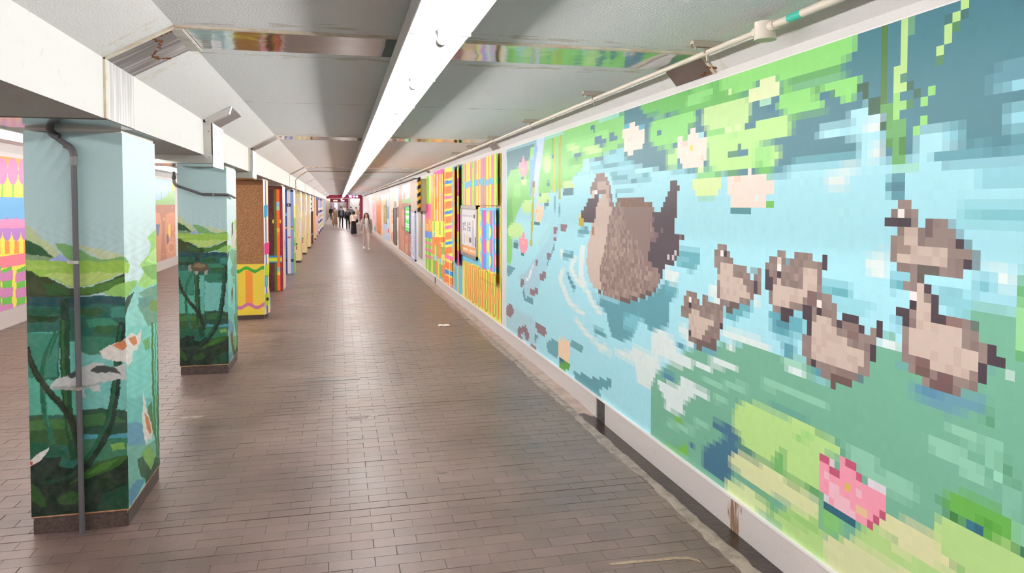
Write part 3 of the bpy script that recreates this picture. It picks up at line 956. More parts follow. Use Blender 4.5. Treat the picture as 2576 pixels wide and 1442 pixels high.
def pond_art():
    A, S, AF, SF = Art('#c3e2e5'), Art('#e0f6fa'), Art('#000000'), Art('#000000')  # sky colour split by face: shade put into the front, light into the side
    A.crop(0, 280, 2.4855)
    # front face
    A.p('#cddcac', (140, 712), (190, 722), (250, 790), (330, 840), (380, 900), (382, 920), (330, 912), (140, 800))
    A.p('#21542c', (140, 795), (200, 815), (250, 845), (340, 915), (140, 890))
    A.p('#86a27c', (140, 888), (250, 905), (345, 915), (300, 935), (140, 930))
    A.p('#80b470', (340, 830), (400, 828), (450, 840), (480, 855), (560, 900), (640, 930), (700, 912), (780, 910), (810, 945), (600, 945), (420, 930))
    A.p('#d4e0b8', (485, 840), (560, 850), (640, 868), (700, 880), (775, 905), (740, 915), (640, 930), (580, 895), (520, 870))
    A.p('#a8b8f0', (300, 935), (380, 895), (425, 925), (400, 945))
    A.p('#a3cd58', (140, 928), (300, 934), (420, 942), (560, 930), (620, 945), (720, 930), (790, 935), (815, 960), (800, 1010), (760, 1015), (700, 1040), (600, 1080), (480, 1105), (420, 1095), (330, 1045), (250, 1045), (140, 985))
    A.p('#c4de80', (260, 1030), (330, 1008), (480, 1020), (600, 1005), (740, 1010), (780, 1012), (700, 1036), (600, 1075), (480, 1100), (420, 1088), (360, 1050))
    A.p('#b6d468', (140, 960), (300, 965), (420, 975), (300, 990), (140, 985))
    A.p('#34421c', (140, 990), (200, 1000), (250, 1040), (300, 1035), (360, 1070), (430, 1105), (480, 1105), (560, 1100), (600, 1085), (700, 1050), (790, 1008), (795, 1060), (760, 1100), (700, 1125), (480, 1160), (300, 1170), (140, 1175))
    A.p('#4d7c2f', (480, 1110), (600, 1090), (720, 1050), (790, 1030), (760, 1075), (640, 1130), (500, 1152))
    A.p('#2d5a26', (270, 1075), (350, 1080), (450, 1120), (440, 1150), (300, 1150))
    A.p('#98cc6c', (640, 1135), (720, 1090), (790, 1065), (860, 1055), (850, 1090), (820, 1130), (790, 1165), (700, 1155))
    # water body
    A.p('#2b7666', (140, 1168), (300, 1165), (480, 1160), (640, 1150), (790, 1165), (773, 3000), (140, 3000))
    A.p('#1e5860', (140, 1160), (400, 1165), (640, 1155), (790, 1162), (780, 1215), (600, 1200), (480, 1230), (140, 1215))
    A.p('#2f6a34', (480, 1240), (600, 1230), (660, 1250), (600, 1285), (480, 1270))
    A.p('#45a594', (690, 1225), (785, 1220), (780, 1290), (700, 1290))
    A.p('#3f9e7c', (530, 1300), (690, 1290), (740, 1340), (560, 1350))
    A.p('#2f7440', (600, 1345), (700, 1335), (760, 1360), (680, 1400), (580, 1390))
    A.p('#256c50', (140, 1240), (330, 1225), (390, 1260), (250, 1290), (140, 1290))
    A.p('#4fae9a', (180, 1385), (360, 1380), (360, 1442), (180, 1442))
    A.p('#1d4a20', (140, 1270), (260, 1285), (380, 1280), (340, 1320), (140, 1320))
    A.crop(0, 820, 2.318)
    A.p('#4aa58c', (150, 40), (345, 45), (330, 300), (150, 300))
    A.p('#6ec0b4', (345, 90), (460, 90), (470, 480), (345, 480))
    A.p('#7cc8c0', (470, 120), (745, 160), (745, 490), (470, 490))
    A.p('#3c9074', (470, 60), (700, 70), (620, 130), (740, 160), (520, 170), (470, 150))
    A.p('#8ecfe0', (200, 300), (240, 300), (240, 430), (200, 430))
    A.p('#5cb29c', (150, 300), (460, 330), (460, 520), (150, 520))
    A.p('#3a6a34', (160, 540), (240, 520), (330, 545), (460, 530), (460, 700), (160, 690))
    A.p('#4f8a44', (170, 560), (300, 540), (430, 560), (430, 600), (170, 610))
    A.p('#2f5c48', (470, 490), (600, 480), (745, 500), (745, 625), (470, 640))
    A.p('#49834e', (490, 520), (640, 505), (735, 560), (600, 580), (490, 585))
    A.p('#4f9db0', (490, 630), (640, 640), (745, 620), (745, 660), (490, 668))
    A.p('#3c906c', (480, 660), (745, 655), (745, 770), (480, 800))
    A.p('#7fae54', (640, 690), (720, 680), (735, 715), (660, 730))
    A.p('#14301f', (160, 800), (400, 830), (500, 830), (600, 790), (750, 755), (760, 1130), (160, 1130))
    A.p('#1f5238', (600, 980), (755, 920), (758, 1080), (560, 1090))
    A.p('#1c3c1c', (540, 900), (640, 860), (700, 920), (620, 960), (540, 950))
    A.p('#2b5c20', (330, 1010), (420, 960), (480, 985), (440, 1040), (350, 1045))
    # stems
    A.l('#2a7e5e', 34, (330, 40), (300, 110), (255, 220), (250, 400), (262, 520), (290, 610), (310, 690))
    A.l('#44a486', 8, (318, 60), (268, 220), (262, 400), (285, 590))
    A.crop(0, 280, 2.4855)
    A.l('#1d4a38', (60, 46), (400, 1175), (408, 1300), (410, 1442), (405, 1560))
    A.crop(0, 820, 2.318)
    A.l('#1e5434', 58, (378, -30), (376, 100), (385, 350), (398, 520), (425, 680), (440, 780))
    A.l('#3a7c40', 16, (368, -30), (366, 100), (376, 350), (392, 520), (415, 660))
    A.l('#22331d', (34, 44), (158, 120), (180, 210), (230, 310), (300, 400), (370, 480), (430, 580), (465, 700))
    A.l('#3e4a2a', 10, (165, 150), (200, 255), (270, 355), (350, 450))
    A.l('#153826', (46, 60), (712, -20), (690, 200), (672, 380), (640, 560), (580, 690), (500, 810))
    A.l('#1f6e4e', (18, 26), (705, 0), (682, 200), (660, 400), (626, 560), (560, 690), (495, 785))
    A.l('#112c1e', 64, (500, 800), (420, 880), (310, 930), (200, 955))
    A.l('#1a4630', 22, (500, 790), (420, 870), (320, 905), (230, 915))
    A.p('#226e4e', (160, 675), (290, 688), (380, 735), (425, 772), (300, 762), (160, 800))
    A.p('#123022', (180, 820), (260, 770), (360, 765), (330, 850), (250, 910), (190, 910))
    A.p('#356c22', (395, 925), (490, 860), (560, 800), (660, 768), (748, 755), (700, 815), (600, 860), (480, 900))
    A.p('#4d8c30', (500, 868), (600, 800), (700, 770), (620, 835), (560, 860))
    A.p('#2c5e20', (170, 915), (215, 940), (250, 990), (275, 1052), (245, 1062), (170, 1005))
    AF.crop(0, 820, 2.318); SF.crop(0, 820, 2.318)
    # fish on the front
    AF.p('#d2d4d4', (290, 340), (330, 310), (400, 290), (470, 245), (540, 215), (600, 220), (650, 240), (685, 240), (738, 212), (732, 262), (742, 312), (690, 312), (600, 330), (580, 345), (588, 385), (540, 380), (520, 355), (488, 368), (496, 418), (462, 402), (450, 370), (330, 375), (300, 365))
    AF.p('#aab0b0', (300, 355), (420, 350), (520, 345), (600, 325), (590, 340), (450, 372), (330, 376))
    AF.p('#4e5656', (380, 285), (440, 262), (480, 285), (420, 308))
    AF.p('#4e5656', (525, 262), (560, 235), (620, 230), (675, 245), (705, 285), (640, 268), (570, 278))
    AF.p('#f6f0ea', (580, 150), (640, 110), (700, 95), (740, 65), (768, 38), (800, 60), (826, 16), (818, 100), (800, 140), (775, 150), (772, 200), (745, 238), (738, 212), (690, 210), (600, 190))
    AF.p('#d8875a', (655, 112), (730, 82), (738, 120), (715, 145), (690, 138))
    AF.p('#d8875a', (750, 70), (790, 58), (800, 105), (780, 120), (762, 100))
    AF.p('#f4f0ec', (160, 800), (200, 760), (250, 730), (288, 708), (268, 748), (235, 790), (160, 825))
    AF.r('#c04a34', (172, 788, 190, 812))
    SF.p('#f6f0ea', (580, 150), (640, 110), (700, 95), (740, 65), (768, 38), (800, 60), (826, 16), (818, 100), (800, 140), (775, 150), (772, 200), (745, 238), (738, 212), (690, 210), (600, 190))
    SF.p('#d8875a', (655, 112), (730, 82), (738, 120), (715, 145), (690, 138))
    SF.p('#d8875a', (750, 70), (790, 58), (800, 105), (780, 120), (762, 100))
    # side face
    S.crop(0, 280, 2.4855)
    S.p('#9fe2da', (775, 1168), (800, 1140), (860, 1062), (880, 1090), (1010, 1060), (1010, 3000), (770, 3000))
    S.p('#a9dc7e', (1010, 715), (975, 740), (920, 790), (942, 830), (935, 890), (872, 965), (905, 992), (860, 1095), (905, 1105), (1010, 1060))
    S.p('#c4ec9c', (1000, 840), (950, 870), (920, 930), (960, 960), (1000, 940))
    S.p('#86b868', (880, 975), (940, 960), (1010, 960), (1010, 1060), (950, 1050), (905, 1010))
    S.p('#78a892', (905, 1110), (1010, 1075), (1010, 1310), (930, 1345), (905, 1300), (880, 1255), (860, 1215), (905, 1170), (865, 1140))
    S.p('#6a9c94', (860, 1170), (960, 1150), (960, 1210), (880, 1230))
    S.p('#7c9c54', (935, 1190), (990, 1180), (990, 1250), (940, 1250))
    S.p('#1e4a3c', (790, 1162), (838, 1128), (806, 1210), (770, 1330), (742, 1442), (705, 1442), (740, 1330))
    S.crop(0, 280, 2.4855)
    S.p('#98cc6c', (640, 1135), (720, 1090), (790, 1065), (860, 1055), (850, 1090), (820, 1130), (790, 1165), (700, 1155)).p('#a3cd58', (740, 930), (790, 935), (815, 960), (800, 1010), (740, 1015)).p('#80b470', (740, 912), (780, 910), (810, 945), (740, 945))
    S.crop(0, 820, 2.318)
    S.p('#8cdcd2', (742, 0), (960, 0), (960, 420), (742, 420))
    S.p('#78b874', (830, 90), (870, 60), (880, 130), (850, 140))
    S.p('#7ccac4', (742, 420), (960, 420), (960, 580), (742, 580))
    S.p('#6ea4bc', (742, 570), (800, 560), (860, 590), (850, 690), (780, 760), (742, 760))
    S.p('#7cb6a8', (742, 700), (860, 690), (960, 640), (960, 860), (742, 960))
    S.p('#3a5f48', (800, 780), (870, 740), (960, 790), (960, 860), (870, 900), (820, 880))
    S.p('#5c94ac', (748, 960), (800, 900), (850, 890), (820, 960), (752, 1060))
    S.p('#2d4c36', (848, 850), (900, 800), (960, 800), (960, 900), (850, 1000))
    S.l('#4c7c50', 12, (888, -20), (892, 300), (905, 600), (918, 760))
    S.l('#6a9c5c', 8, (908, -20), (905, 300), (915, 500), (922, 740))
    S.l('#3c6440', 8, (922, -20), (922, 500), (926, 800))
    S.p('#4c8048', (860, 470), (885, 440), (895, 560), (905, 640), (885, 620))
    S.p('#82b060', (822, 742), (870, 688), (908, 762), (880, 842))
    SF.p('#f4ece4', (836, 378), (846, 430), (852, 480), (872, 530), (892, 620), (886, 662), (862, 660), (852, 698), (845, 660), (832, 610), (830, 520))
    SF.p('#d88c60', (845, 505), (866, 530), (884, 622), (872, 632), (852, 590))
    return A, S, AF, SF
POND, POND_S, FISH, FISH_S = pond_art()

def wob(u, v, s=1.0):
    a = 0.7 * s
    return (u + a * np.sin(v * 0.11 + u * 0.05) + 0.7 * a * np.sin(v * 0.31 + 1.7 + u * 0.13), v + a * np.sin(u * 0.13 + 0.6) + 0.6 * a * np.sin(u * 0.29 + v * 0.07))

def pond_colour(P, k, face='front'):
    Q = P.copy()
    Q[..., 1] -= k * COL_STEP
    uv = proj(Q)
    u, v = wob(uv[..., 0], uv[..., 1])
    c = (POND if face == 'front' else POND_S).draw(u, v)
    if k == 0:
        c = (FISH if face == 'front' else FISH_S).draw(u, v, col=c)
    n = np.sin(u * 0.21 + 3 * np.sin(v * 0.09)) * np.sin(v * 0.17 + 2 * np.sin(u * 0.05)) + 0.5 * np.sin(u * .7 + v * .5) * np.sin(v * .43 - u * .2)
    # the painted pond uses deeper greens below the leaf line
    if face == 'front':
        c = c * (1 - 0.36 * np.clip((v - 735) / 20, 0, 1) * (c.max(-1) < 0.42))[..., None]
    return np.clip((0.80 if face == 'front' else 0.93) * c * (1 + 0.09 * n[..., None] * np.clip((v[..., None] - 520) / 120, 0.05, 1)), 0, 0.95)  # front dimmed more than the side, its shade baked into the paint colour

ZT, ZB, LIP = 2.338, 0.105, 0.008
def face_grid(side, yk, nu, nv, zb=ZB, zt=ZT, lip=LIP):
    x0, x1, y0, y1 = COL_X0 - lip, COL_X1 + lip, yk - lip, yk + COL_D + lip
    u, v = np.meshgrid(np.linspace(0, 1, nu), np.linspace(0, 1, nv), indexing='ij')
    z = zb + v * (zt - zb)
    if side == 'front': P = np.stack([x0 + u * (x1 - x0), np.full_like(u, y0), z], -1)
    if side == 'side': P = np.stack([np.full_like(u, x1), y0 + u * (y1 - y0), z], -1)
    if side == 'back': P = np.stack([x1 - u * (x1 - x0), np.full_like(u, y1), z], -1)
    if side == 'left': P = np.stack([np.full_like(u, x0), y1 - u * (y1 - y0), z], -1)
    return P, u, z

def column_base(name, label, k, shaft=True):
    yk = COL_Y + k * COL_STEP
    t = thing(name, label, 'column', ((COL_X0 + COL_X1) / 2, yk + COL_D / 2, 0))
    MB().box((COL_X0, yk, 0.08), (COL_X1, yk + COL_D, SOFFIT + 0.002)).build('shaft', shaft_mat, t)
    MB().box((COL_X0 - 0.002, yk - 0.002, -0.003), (COL_X1 + 0.002, yk + COL_D + 0.002, ZB + 0.002), 0.004).build('plinth', granite, t)
    return t, yk

def painted_column(k, label, cell):
    t, yk = column_base('painted_column', label, k)
    for side, ln in (('front', 0.516), ('side', COL_D + 0.016)):
        P, u, z = face_grid(side, yk, int(ln / cell) + 1, int((ZT - ZB) / cell) + 1)
        if side == 'front' and k == 0:
            # loose paper wrinkles near the top, behind the pipe
            w = np.clip((z - 1.75) / 0.5, 0, 1) * np.exp(-((u - 0.35) / 0.28) ** 2)
            P[..., 1] -= w * (0.003 * np.abs(np.sin(22 * u + 26 * (2.33 - z))) ** 3 + 0.0015 * np.abs(np.sin(9 * u - 31 * z)) ** 4)
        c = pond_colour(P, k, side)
        if k == 1 and side == 'front':
            c = TURTLE.draw(*np.moveaxis(proj(P), -1, 0), col=c)
        if k == 1 and side == 'side':
            c = SIDE2.draw(*np.moveaxis(proj(P), -1, 0), col=c)
        grid_obj('painted_paper', P, None, c, paint_mat, t, per='POINT', flip=False)
    for side, src in (('back', 'front'), ('left', 'side')):
        P, u, z = face_grid(side, yk, 40, 120)
        Q, _, _ = face_grid(src, yk, 40, 120)
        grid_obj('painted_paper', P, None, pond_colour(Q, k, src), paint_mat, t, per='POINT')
    e = MB()
    e.box((COL_X0 - LIP, yk - LIP - .001, ZB - 0.006), (COL_X1 + LIP + .001, yk + 0.004, ZB + 0.002))
    e.box((COL_X1 - 0.004, yk, ZB - 0.006), (COL_X1 + LIP + .001, yk + COL_D, ZB + 0.002))
    e.build('rusty_edge', rust_edge, t)
    return t
TURTLE = Art('#000000').crop(0, 280, 2.4855)
TURTLE.p('#8a8478', (1175, 965), (1195, 955), (1200, 1000), (1180, 1000)).p('#5a4a38', (1195, 985), (1205, 955), (1235, 942), (1270, 948), (1300, 965), (1314, 985), (1290, 1000), (1220, 1003))
TURTLE.p('#7c6a50', (1215, 960), (1240, 950), (1275, 956), (1290, 972), (1250, 980), (1215, 975)).p('#9c968a', (1215, 1000), (1240, 1002), (1235, 1025), (1222, 1020)).p('#9c968a', (1275, 998), (1300, 995), (1295, 1020), (1280, 1025))
SIDE2 = Art('#000000').crop(0, 280, 2.4855)
SIDE2.p('#d8d4cc', (1445, 780), (1462, 740), (1475, 760), (1472, 850), (1448, 870)).p('#4c4c48', (1448, 700), (1458, 690), (1458, 760), (1448, 790)).e('#78b494', 1452, 900, 14, 40).e('#6aa090', 1460, 1000, 16, 36)
SIDE2.p('#6a4c34', (1446, 1130), (1452, 1090), (1458, 1130), (1450, 1210)).p('#5c4030', (1400, 1350), (1425, 1320), (1430, 1360)).p('#6a4c34', (1440, 1400), (1452, 1370), (1460, 1440), (1448, 1470))
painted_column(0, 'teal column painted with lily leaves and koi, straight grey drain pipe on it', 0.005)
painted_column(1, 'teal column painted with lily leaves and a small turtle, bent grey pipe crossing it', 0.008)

# --- drain pipes on the two painted columns
pvc = mat('grey_pvc', '#58565a', 0.42)
pvc_d = mat('dark_pvc', '#343436', 0.4)
clampm = mat('clamp_steel', '#c4c0bc', 0.3, 0.9)
pf = COL_Y - LIP - 0.03
b0 = on(207, 1333, 1, pf)
e1 = on(185, 372, 1, b0.y)
e0 = on(125, 345, 1, b0.y)
dp = thing('drain_pipe', 'straight grey plastic drain pipe running down the first teal column', 'pipe', (b0.x, b0.y, 0))
r = 0.0155
xv = e1.x
MB().tube([(b0.x, b0.y, -0.001), (xv, b0.y, e1.z - 0.03)], r, 16).build('riser', pvc, dp, smooth=True)
def bend(a, m_, b, n=6):
    a, m_, b = Vector(a), Vector(m_), Vector(b)
    return [a * (1 - s) ** 2 + m_ * 2 * s * (1 - s) + b * s * s for s in [i / n for i in range(n + 1)]]
MB().tube(bend((xv, b0.y, e1.z - 0.05), (xv, b0.y, e1.z + 0.005), (xv - 0.045, b0.y, e1.z + 0.018)), r * 1.25, 16).build('elbow', pvc, dp, smooth=True)
MB().tube([(xv - 0.03, b0.y, e1.z + 0.012), (e0.x + 0.02, b0.y, e0.z + 0.01)], r, 16).build('cross_pipe', pvc, dp, smooth=True)
MB().tube(bend((e0.x + 0.05, b0.y, e0.z + 0.0), (e0.x, b0.y, e0.z + 0.012), (e0.x, b0.y, e0.z + 0.06)), r * 1.35, 16).build('elbow', pvc, dp, smooth=True)
MB().tube([(e0.x, b0.y, e0.z + 0.055), (e0.x, b0.y, SOFFIT - 0.004)], r * 1.2, 16).tube([(e0.x, b0.y, e0.z + 0.055), (e0.x, b0.y, e0.z + 0.08)], r * 1.75, 16).build('ceiling_socket', pvc_d, dp, smooth=True)
MB().tube([(xv, b0.y, e1.z - 0.10), (xv, b0.y, e1.z - 0.045)], r * 1.22, 16).build('coupling', mat('scuffed_pvc', '#7c7a7c', 0.35), dp, smooth=True)
for py in (660, 978):
    z = on(192, py, 1, b0.y).z
    x = b0.x + (xv - b0.x) * z / e1.z
    c_ = MB().tube([(x, b0.y, z - 0.009), (x, b0.y, z + 0.009)], r * 1.22, 16)
    c_.box((x - 0.045, b0.y - 0.004, z - 0.008), (x - r, b0.y + 0.004, z + 0.008))
    c_.box((x - 0.04, b0.y, z - 0.006), (x - 0.03, COL_Y - LIP + 0.002, z + 0.006))
    c_.build('clamp', clampm, dp, smooth=True)

y2 = COL_Y + COL_STEP - LIP
dq = thing('drain_pipe', 'bent grey drain pipe hooking across the second teal column', 'pipe', (-1.7, y2 - 0.06, 2.0))
yq = y2 - 0.08
T0 = on(437, 420, 1, yq); T1 = on(437, 462, 1, yq); T2 = on(508, 489, 1, y2 - 0.03); T3 = on(575, 490, 1, y2 - 0.03)
r = 0.014
MB().tube([(T0.x, yq, 2.288), (T0.x, yq, T1.z + 0.03)], r * 1.1, 14).tube([(T0.x, yq, T1.z + 0.05), (T0.x, yq, T1.z + 0.09)], r * 1.6, 14).build('ceiling_socket', pvc_d, dq, smooth=True)
MB().tube(bend((T0.x, yq, T1.z + 0.04), (T0.x, yq, T1.z - 0.02), (T0.x + 0.05, yq + .01, T1.z - 0.03)), r * 1.3, 14).build('elbow', mat('scuffed_pvc', '#7c7a7c'), dq, smooth=True)
MB().tube([(T0.x + 0.03, yq, T1.z - 0.024), T2], r, 14).build('sloping_pipe', pvc, dq, smooth=True)
T4 = Vector((COL_X1 + 0.045, y2 - 0.03, T3.z - 0.005)); T5 = Vector((COL_X1 + 0.05, y2 + 0.35, T3.z - 0.03))
MB().tube([T2, T3] + bend((COL_X1 - 0.02, y2 - 0.03, T3.z), T4, (COL_X1 + 0.045, y2 + 0.08, T3.z - 0.01)) + [T5], r, 14).build('cross_pipe', pvc, dq, smooth=True)
c0 = on(537, 490, 1, y2 - 0.03)
MB().tube([(c0.x - 0.008, y2 - 0.03, c0.z), (c0.x + 0.008, y2 - 0.03, c0.z)], r * 1.3, 14).box((c0.x - 0.006, y2 - 0.034, c0.z), (c0.x + 0.006, y2 - 0.026, c0.z + 0.05)).box((c0.x - 0.006, y2 - 0.03, c0.z - 0.006), (c0.x + 0.006, y2 + 0.004, c0.z + 0.006)).build('clamp', clampm, dq, smooth=True)

# --- the decorated columns beyond
def deco_column(k, name, label, front, side, lip=0.02, zb=0.07, zt=2.33, nu=41, nv=161, bulge=0.0, u0=0.42):
    """front/side: Art drawn in (u 0..1, z metres)"""
    t, yk = column_base(name, label, k)
    for s, art in (('front', front), ('side', side)):
        P, u, z = face_grid(s, yk, nu, nv, zb, zt, lip)
        if bulge and s == 'side':
            P[..., 0] += bulge * (0.5 + 0.5 * np.sin(u * 5)) * np.sin(np.pi * u) + 0.05 * np.clip((0.5 - z) / 0.5, 0, 1) * u
        uc = (u[:-1, :-1] + u[1:, 1:]) / 2; zc = (z[:-1, :-1] + z[1:, 1:]) / 2
        if s == 'front':
            uc = np.clip((uc - u0) / (1 - u0), 0.001, 1)
        grid_obj('front_panel' if s == 'front' else 'side_panel', P, None, art.draw(uc, zc), paint_mat, t)
    for s, art in (('back', front), ('left', side)):
        P, u, z = face_grid(s, yk, 21, 61, zb, zt, lip)
        grid_obj('rear_panel', P, None, art.draw(u[:-1, :-1], z[:-1, :-1]), paint_mat, t)
    return t, yk

def stripes(cols, base='#ffffff'):
    A = Art(base)
    for c, a, b in cols:
        A.r(c, (a, -1, b, 3))
    return A

# k=2 cork board over a yellow panel
F = Art('#a2714f')
F.r('#f9d94c', (-1, -1, 2, 0.93))
F.r('#fd9d40', (0.02, 0.22, 0.19, 0.82), (0.44, 0.22, 0.65, 0.82))
F.r('#f9d94c', (-1, -1, 2, 0.24))
us = np.linspace(-0.05, 1.05, 40)
for zc, th, colr, ph in ((0.835, 0.055, '#43a83c', 0.6), (0.225, 0.06, '#d678ac', 0.0)):
    for a, b in zip(us[:-1], us[1:]):
        za = zc + 0.03 * math.cos(a * 12.2 + ph); zb_ = zc + 0.03 * math.cos(b * 12.2 + ph)
        F.p(colr, (a, za - th / 2), (b, zb_ - th / 2), (b, zb_ + th / 2), (a, za + th / 2))
S = stripes([('#f4f2fa', 0, .14), ('#4c6cd0', .14, .22), ('#f4eea0', .22, .38), ('#fb6c90', .38, .60), ('#8fd4ee', .60, .72), ('#8ccf62', .72, .86), ('#4f9c98', .86, 1.01)])
t, yk = deco_column(2, 'cork_column', 'column with brown cork board above a yellow panel with orange stripes', F, S, lip=0.015, bulge=0.05, nu=61, u0=0.0)
cork = mat('cork', '#9c6c4c', 0.9, spec=0.1, vary=1.0, vscale=55, vcol='#c39a72', bump=0.8, bscale=120)
MB().box((COL_X0 + 0.01, yk - 0.024, 0.935), (COL_X1 - 0.004, yk - 0.012, 2.30)).build('cork_board', cork, t)
MB().box((COL_X0 + .01, yk - 0.03, 2.25), (COL_X1, yk - 0.01, 2.338)).build('top_fold', mat('cork_dark', '#7a5238', 0.9), t)
for zc, colr, hgt, out in ((1.80, '#5cc0f0', 0.20, 0.10), (1.17, '#ee4f92', 0.19, 0.13), (0.80, '#c8e03c', 0.19, 0.12), (0.62, '#76cccc', 0.18, 0.08), (0.31, '#c4dc34', 0.20, 0.10)):
    tb = MB()
    tb.extrude_y([(COL_X1 + 0.01, zc - hgt / 2), (COL_X1 + 0.03 + out * .45, zc - hgt / 2 + 0.02), (COL_X1 + 0.035 + out * .45, zc + hgt / 2 + 0.02), (COL_X1 + 0.01, zc + hgt / 2)], yk + 0.02, yk + 0.06)
    tb.extrude_y([(COL_X1 + 0.01, zc - hgt / 2 + .01), (COL_X1 + 0.02 + out * .35, zc - hgt / 2 + 0.03), (COL_X1 + 0.025 + out * .35, zc + hgt / 2 + 0.03), (COL_X1 + 0.01, zc + hgt / 2)], yk + 0.30, yk + 0.34)
    tb.build('fabric_tab', mat('tab_' + colr[1:], colr, 0.7), t)
MB().ball((COL_X1 + 0.06, yk + 0.016, 0.33), (0.022, 0.006, 0.03)).build('printed_eye', mat('black_paint', '#202020', 0.6), t)

# k=3 olive / orange / wine book spine
F = stripes([('#4e2226', -1, .18), ('#626621', .18, .45), ('#fd7232', .45, .72), ('#8f2138', .72, 2)])
for y_, c1, c2 in ((522, '#9cc8e0', '#c4dcc0'), (587, '#f8c048', '#f09030'), (685, '#8ccce8', '#f0e060')):
    z = 2.33 * (735 - y_) / (735 - 472)
    F.r(c1, (.45, z, .72, z + .09)).r(c2, (.45, z - .09, .72, z))
z = 2.33 * (735 - 655) / 263
F.r('#2f8cb4', (0, z - .08, .45, z + .08), (.72, z - .08, .92, z + .08)).r('#c8dc40', (0, z - .04, .45, z + .04), (.72, z - .04, .92, z + .04))
F.e('#f8e060', .1, 1.55, .07, .045).e('#f8e060', .78, 1.55, .07, .045)
F.r('#5c2c1c', (-1, 2.26, 2, 2.4))
S = Art('#f4dcd2')
S.r('#f8f4f2', (-1, 1.95, 2, 3)).r('#e8c8d8', (.1, .9, .8, 1.4)).r('#b8ccec', (.2, 1.4, .6, 1.6)).r('#d86c94', (.5, 1.0, .7, 1.1))
deco_column(3, 'striped_column', 'column dressed as book spine in olive, orange and wine red stripes', F, S, lip=0.03, zb=0.01, u0=0.60, nu=81)

# k=4 blue / white spine
F = stripes([('#70bce4', -1, .13), ('#1d4a94', .13, .41), ('#eceef6', .41, .72), ('#8ea6e4', .72, 2)])
zz = lambda y_: 2.33 * (690 - y_) / (690 - 479)
F.r('#24262c', (.41, zz(521), .76, zz(513))).r('#e8eaf0', (.5, zz(519), .62, zz(516)))
F.r('#5cb4ec', (0, zz(544), .41, zz(537))).r('#f0e048', (.1, zz(575), .41, zz(572)), (.72, zz(577), .98, zz(574))).r('#9c4ca4', (.1, zz(578), .41, zz(575)), (.72, zz(574), .98, zz(571)))
F.r('#c8489c', (.45, zz(600), .7, zz(596))).r('#12244c', (.1, zz(659), .41, zz(652)), (.72, zz(659), .95, zz(652)))
F.r('#1a3a74', (-1, 2.27, .41, 2.4), (.72, 2.27, 2, 2.4))
S = Art('#f3eff4')
S.r('#f4ee84', (-1, 1.55, 2, 1.9)).r('#8cd04c', (-1, -1, 2, 1.55)).r('#f8d8dc', (.3, .55, 1, .75)).r('#d8f0a0', (0, 1.0, .6, 1.15))
deco_column(4, 'striped_column', 'column dressed as book spine in navy, white and pale blue stripes', F, S, lip=0.03, zb=0.01, u0=0.46, nu=81)

# k=5,6,7 cream columns with a leaf
for k, lab, top in ((5, 'cream column with pink sides and low leaf, next to the navy striped column', '#efe0cc'), (6, 'cream column with two lilac patches near its top and a leaf', '#ddd4e4'), (7, 'cream column with leaf, next to the brown dotted column', '#f2dcc0')):
    F = Art('#f6e6a8')
    F.r(top, (.2, 1.95, .8, 2.2), (.2, 1.68, .8, 1.9) if k == 6 else (.2, 2.0, .8, 2.2))
    F.p('#fdf8ee', (.72, 2.0), (.9, 1.7), (1, 1.6), (1, .6), (.85, .8), (.8, 1.4))
    zq = 1.25 - (k - 5) * 0.15
    F.r('#f6d8d4', (.1, zq - .2, .62, zq + .2))
    F.e('#4d8c3c', .45, .62, .2, .05).p('#b87c5c', (.25, .56), (.6, .56), (.62, .44), (.3, .42))
    F.l('#eed89a', 0.05, (.1, .3), (.6, .9), (.9, 1.5))
    S = Art('#f4c4ac')
    S.r('#fcf6f0', (-1, 1.5, 2, 3)).r('#fae8cc', (0, .9, .5, 1.5))
    deco_column(k, 'cream_column', lab, F, S, lip=0.02)
# k=8 brown with dots
F = Art('#5e3c2e')
F.r('#f2eee8', (-1, 1.6, 2, 3))
for z in (2.2, 1.95, 1.72):
    F.e('#241c1c', .55, z, .22, .07)
F.e('#b4b4ec', .5, 2.07, .16, .04).e('#b4a4e8', .4, 1.84, .16, .04)
F.l('#6cb4d4', .07, (.2, .15), (.5, .35), (.9, .5))
for z in np.arange(.2, 1.6, .12):
    F.r('#e8dcd4', (0, z, .12, z + .05))
deco_column(8, 'dotted_column', 'brown column with black dots on a white top', F, Art('#f6f2ee'), lip=0.02)
F = Art('#f2c88c'); F.e('#6c7480', .5, 1.75, .18, .06).e('#e89c7c', .7, 1.8, .1, .05).l('#8c9ca4', .05, (.3, .6), (.5, .9), (.7, .7)).e('#e87c4c', .4, .35, .2, .06)
deco_column(9, 'tan_column', 'tan column with a small grey bird motif', F, Art('#faf4ee'), lip=0.02)
F = Art('#f8bccc'); F.r('#6c4524', (-1, 1.25, 2, 3)).r('#2c5cac', (-1, 2.2, 2, 3)).r('#c8b49c', (-1, -1, 2, .2))
deco_column(10, 'two_tone_column', 'column with brown upper half and pink lower half', F, Art('#f8e4e8'), lip=0.02)
F = Art('#f4f2ee')
for i, c in enumerate(('#3c3a90', '#f4f4f4', '#d8dc9c', '#f0f0ec', '#3c3a90', '#f4f4f4', '#e0b894', '#e8e4f0', '#3c3a90', '#f8f6f4', '#b9bdee', '#b9bdee', '#c4b4e4', '#4a4494')):
    F.r(c, (-1, i * .17, 2, i * .17 + .17))
for k in (11, 12, 13):
    o_, _ = deco_column(k, 'banded_column', 'column in bands of lavender, navy, white and tan', F, Art('#eeeaf2'), lip=0.02, nu=13, nv=81)
    o_['group'] = 'banded lavender columns'
F = Art('#f2dc8c'); F.r('#fdf8f0', (.1, .7, .9, 1.1), (.2, 1.5, .8, 1.8)).e('#e8b848', .5, .4, .3, .12)
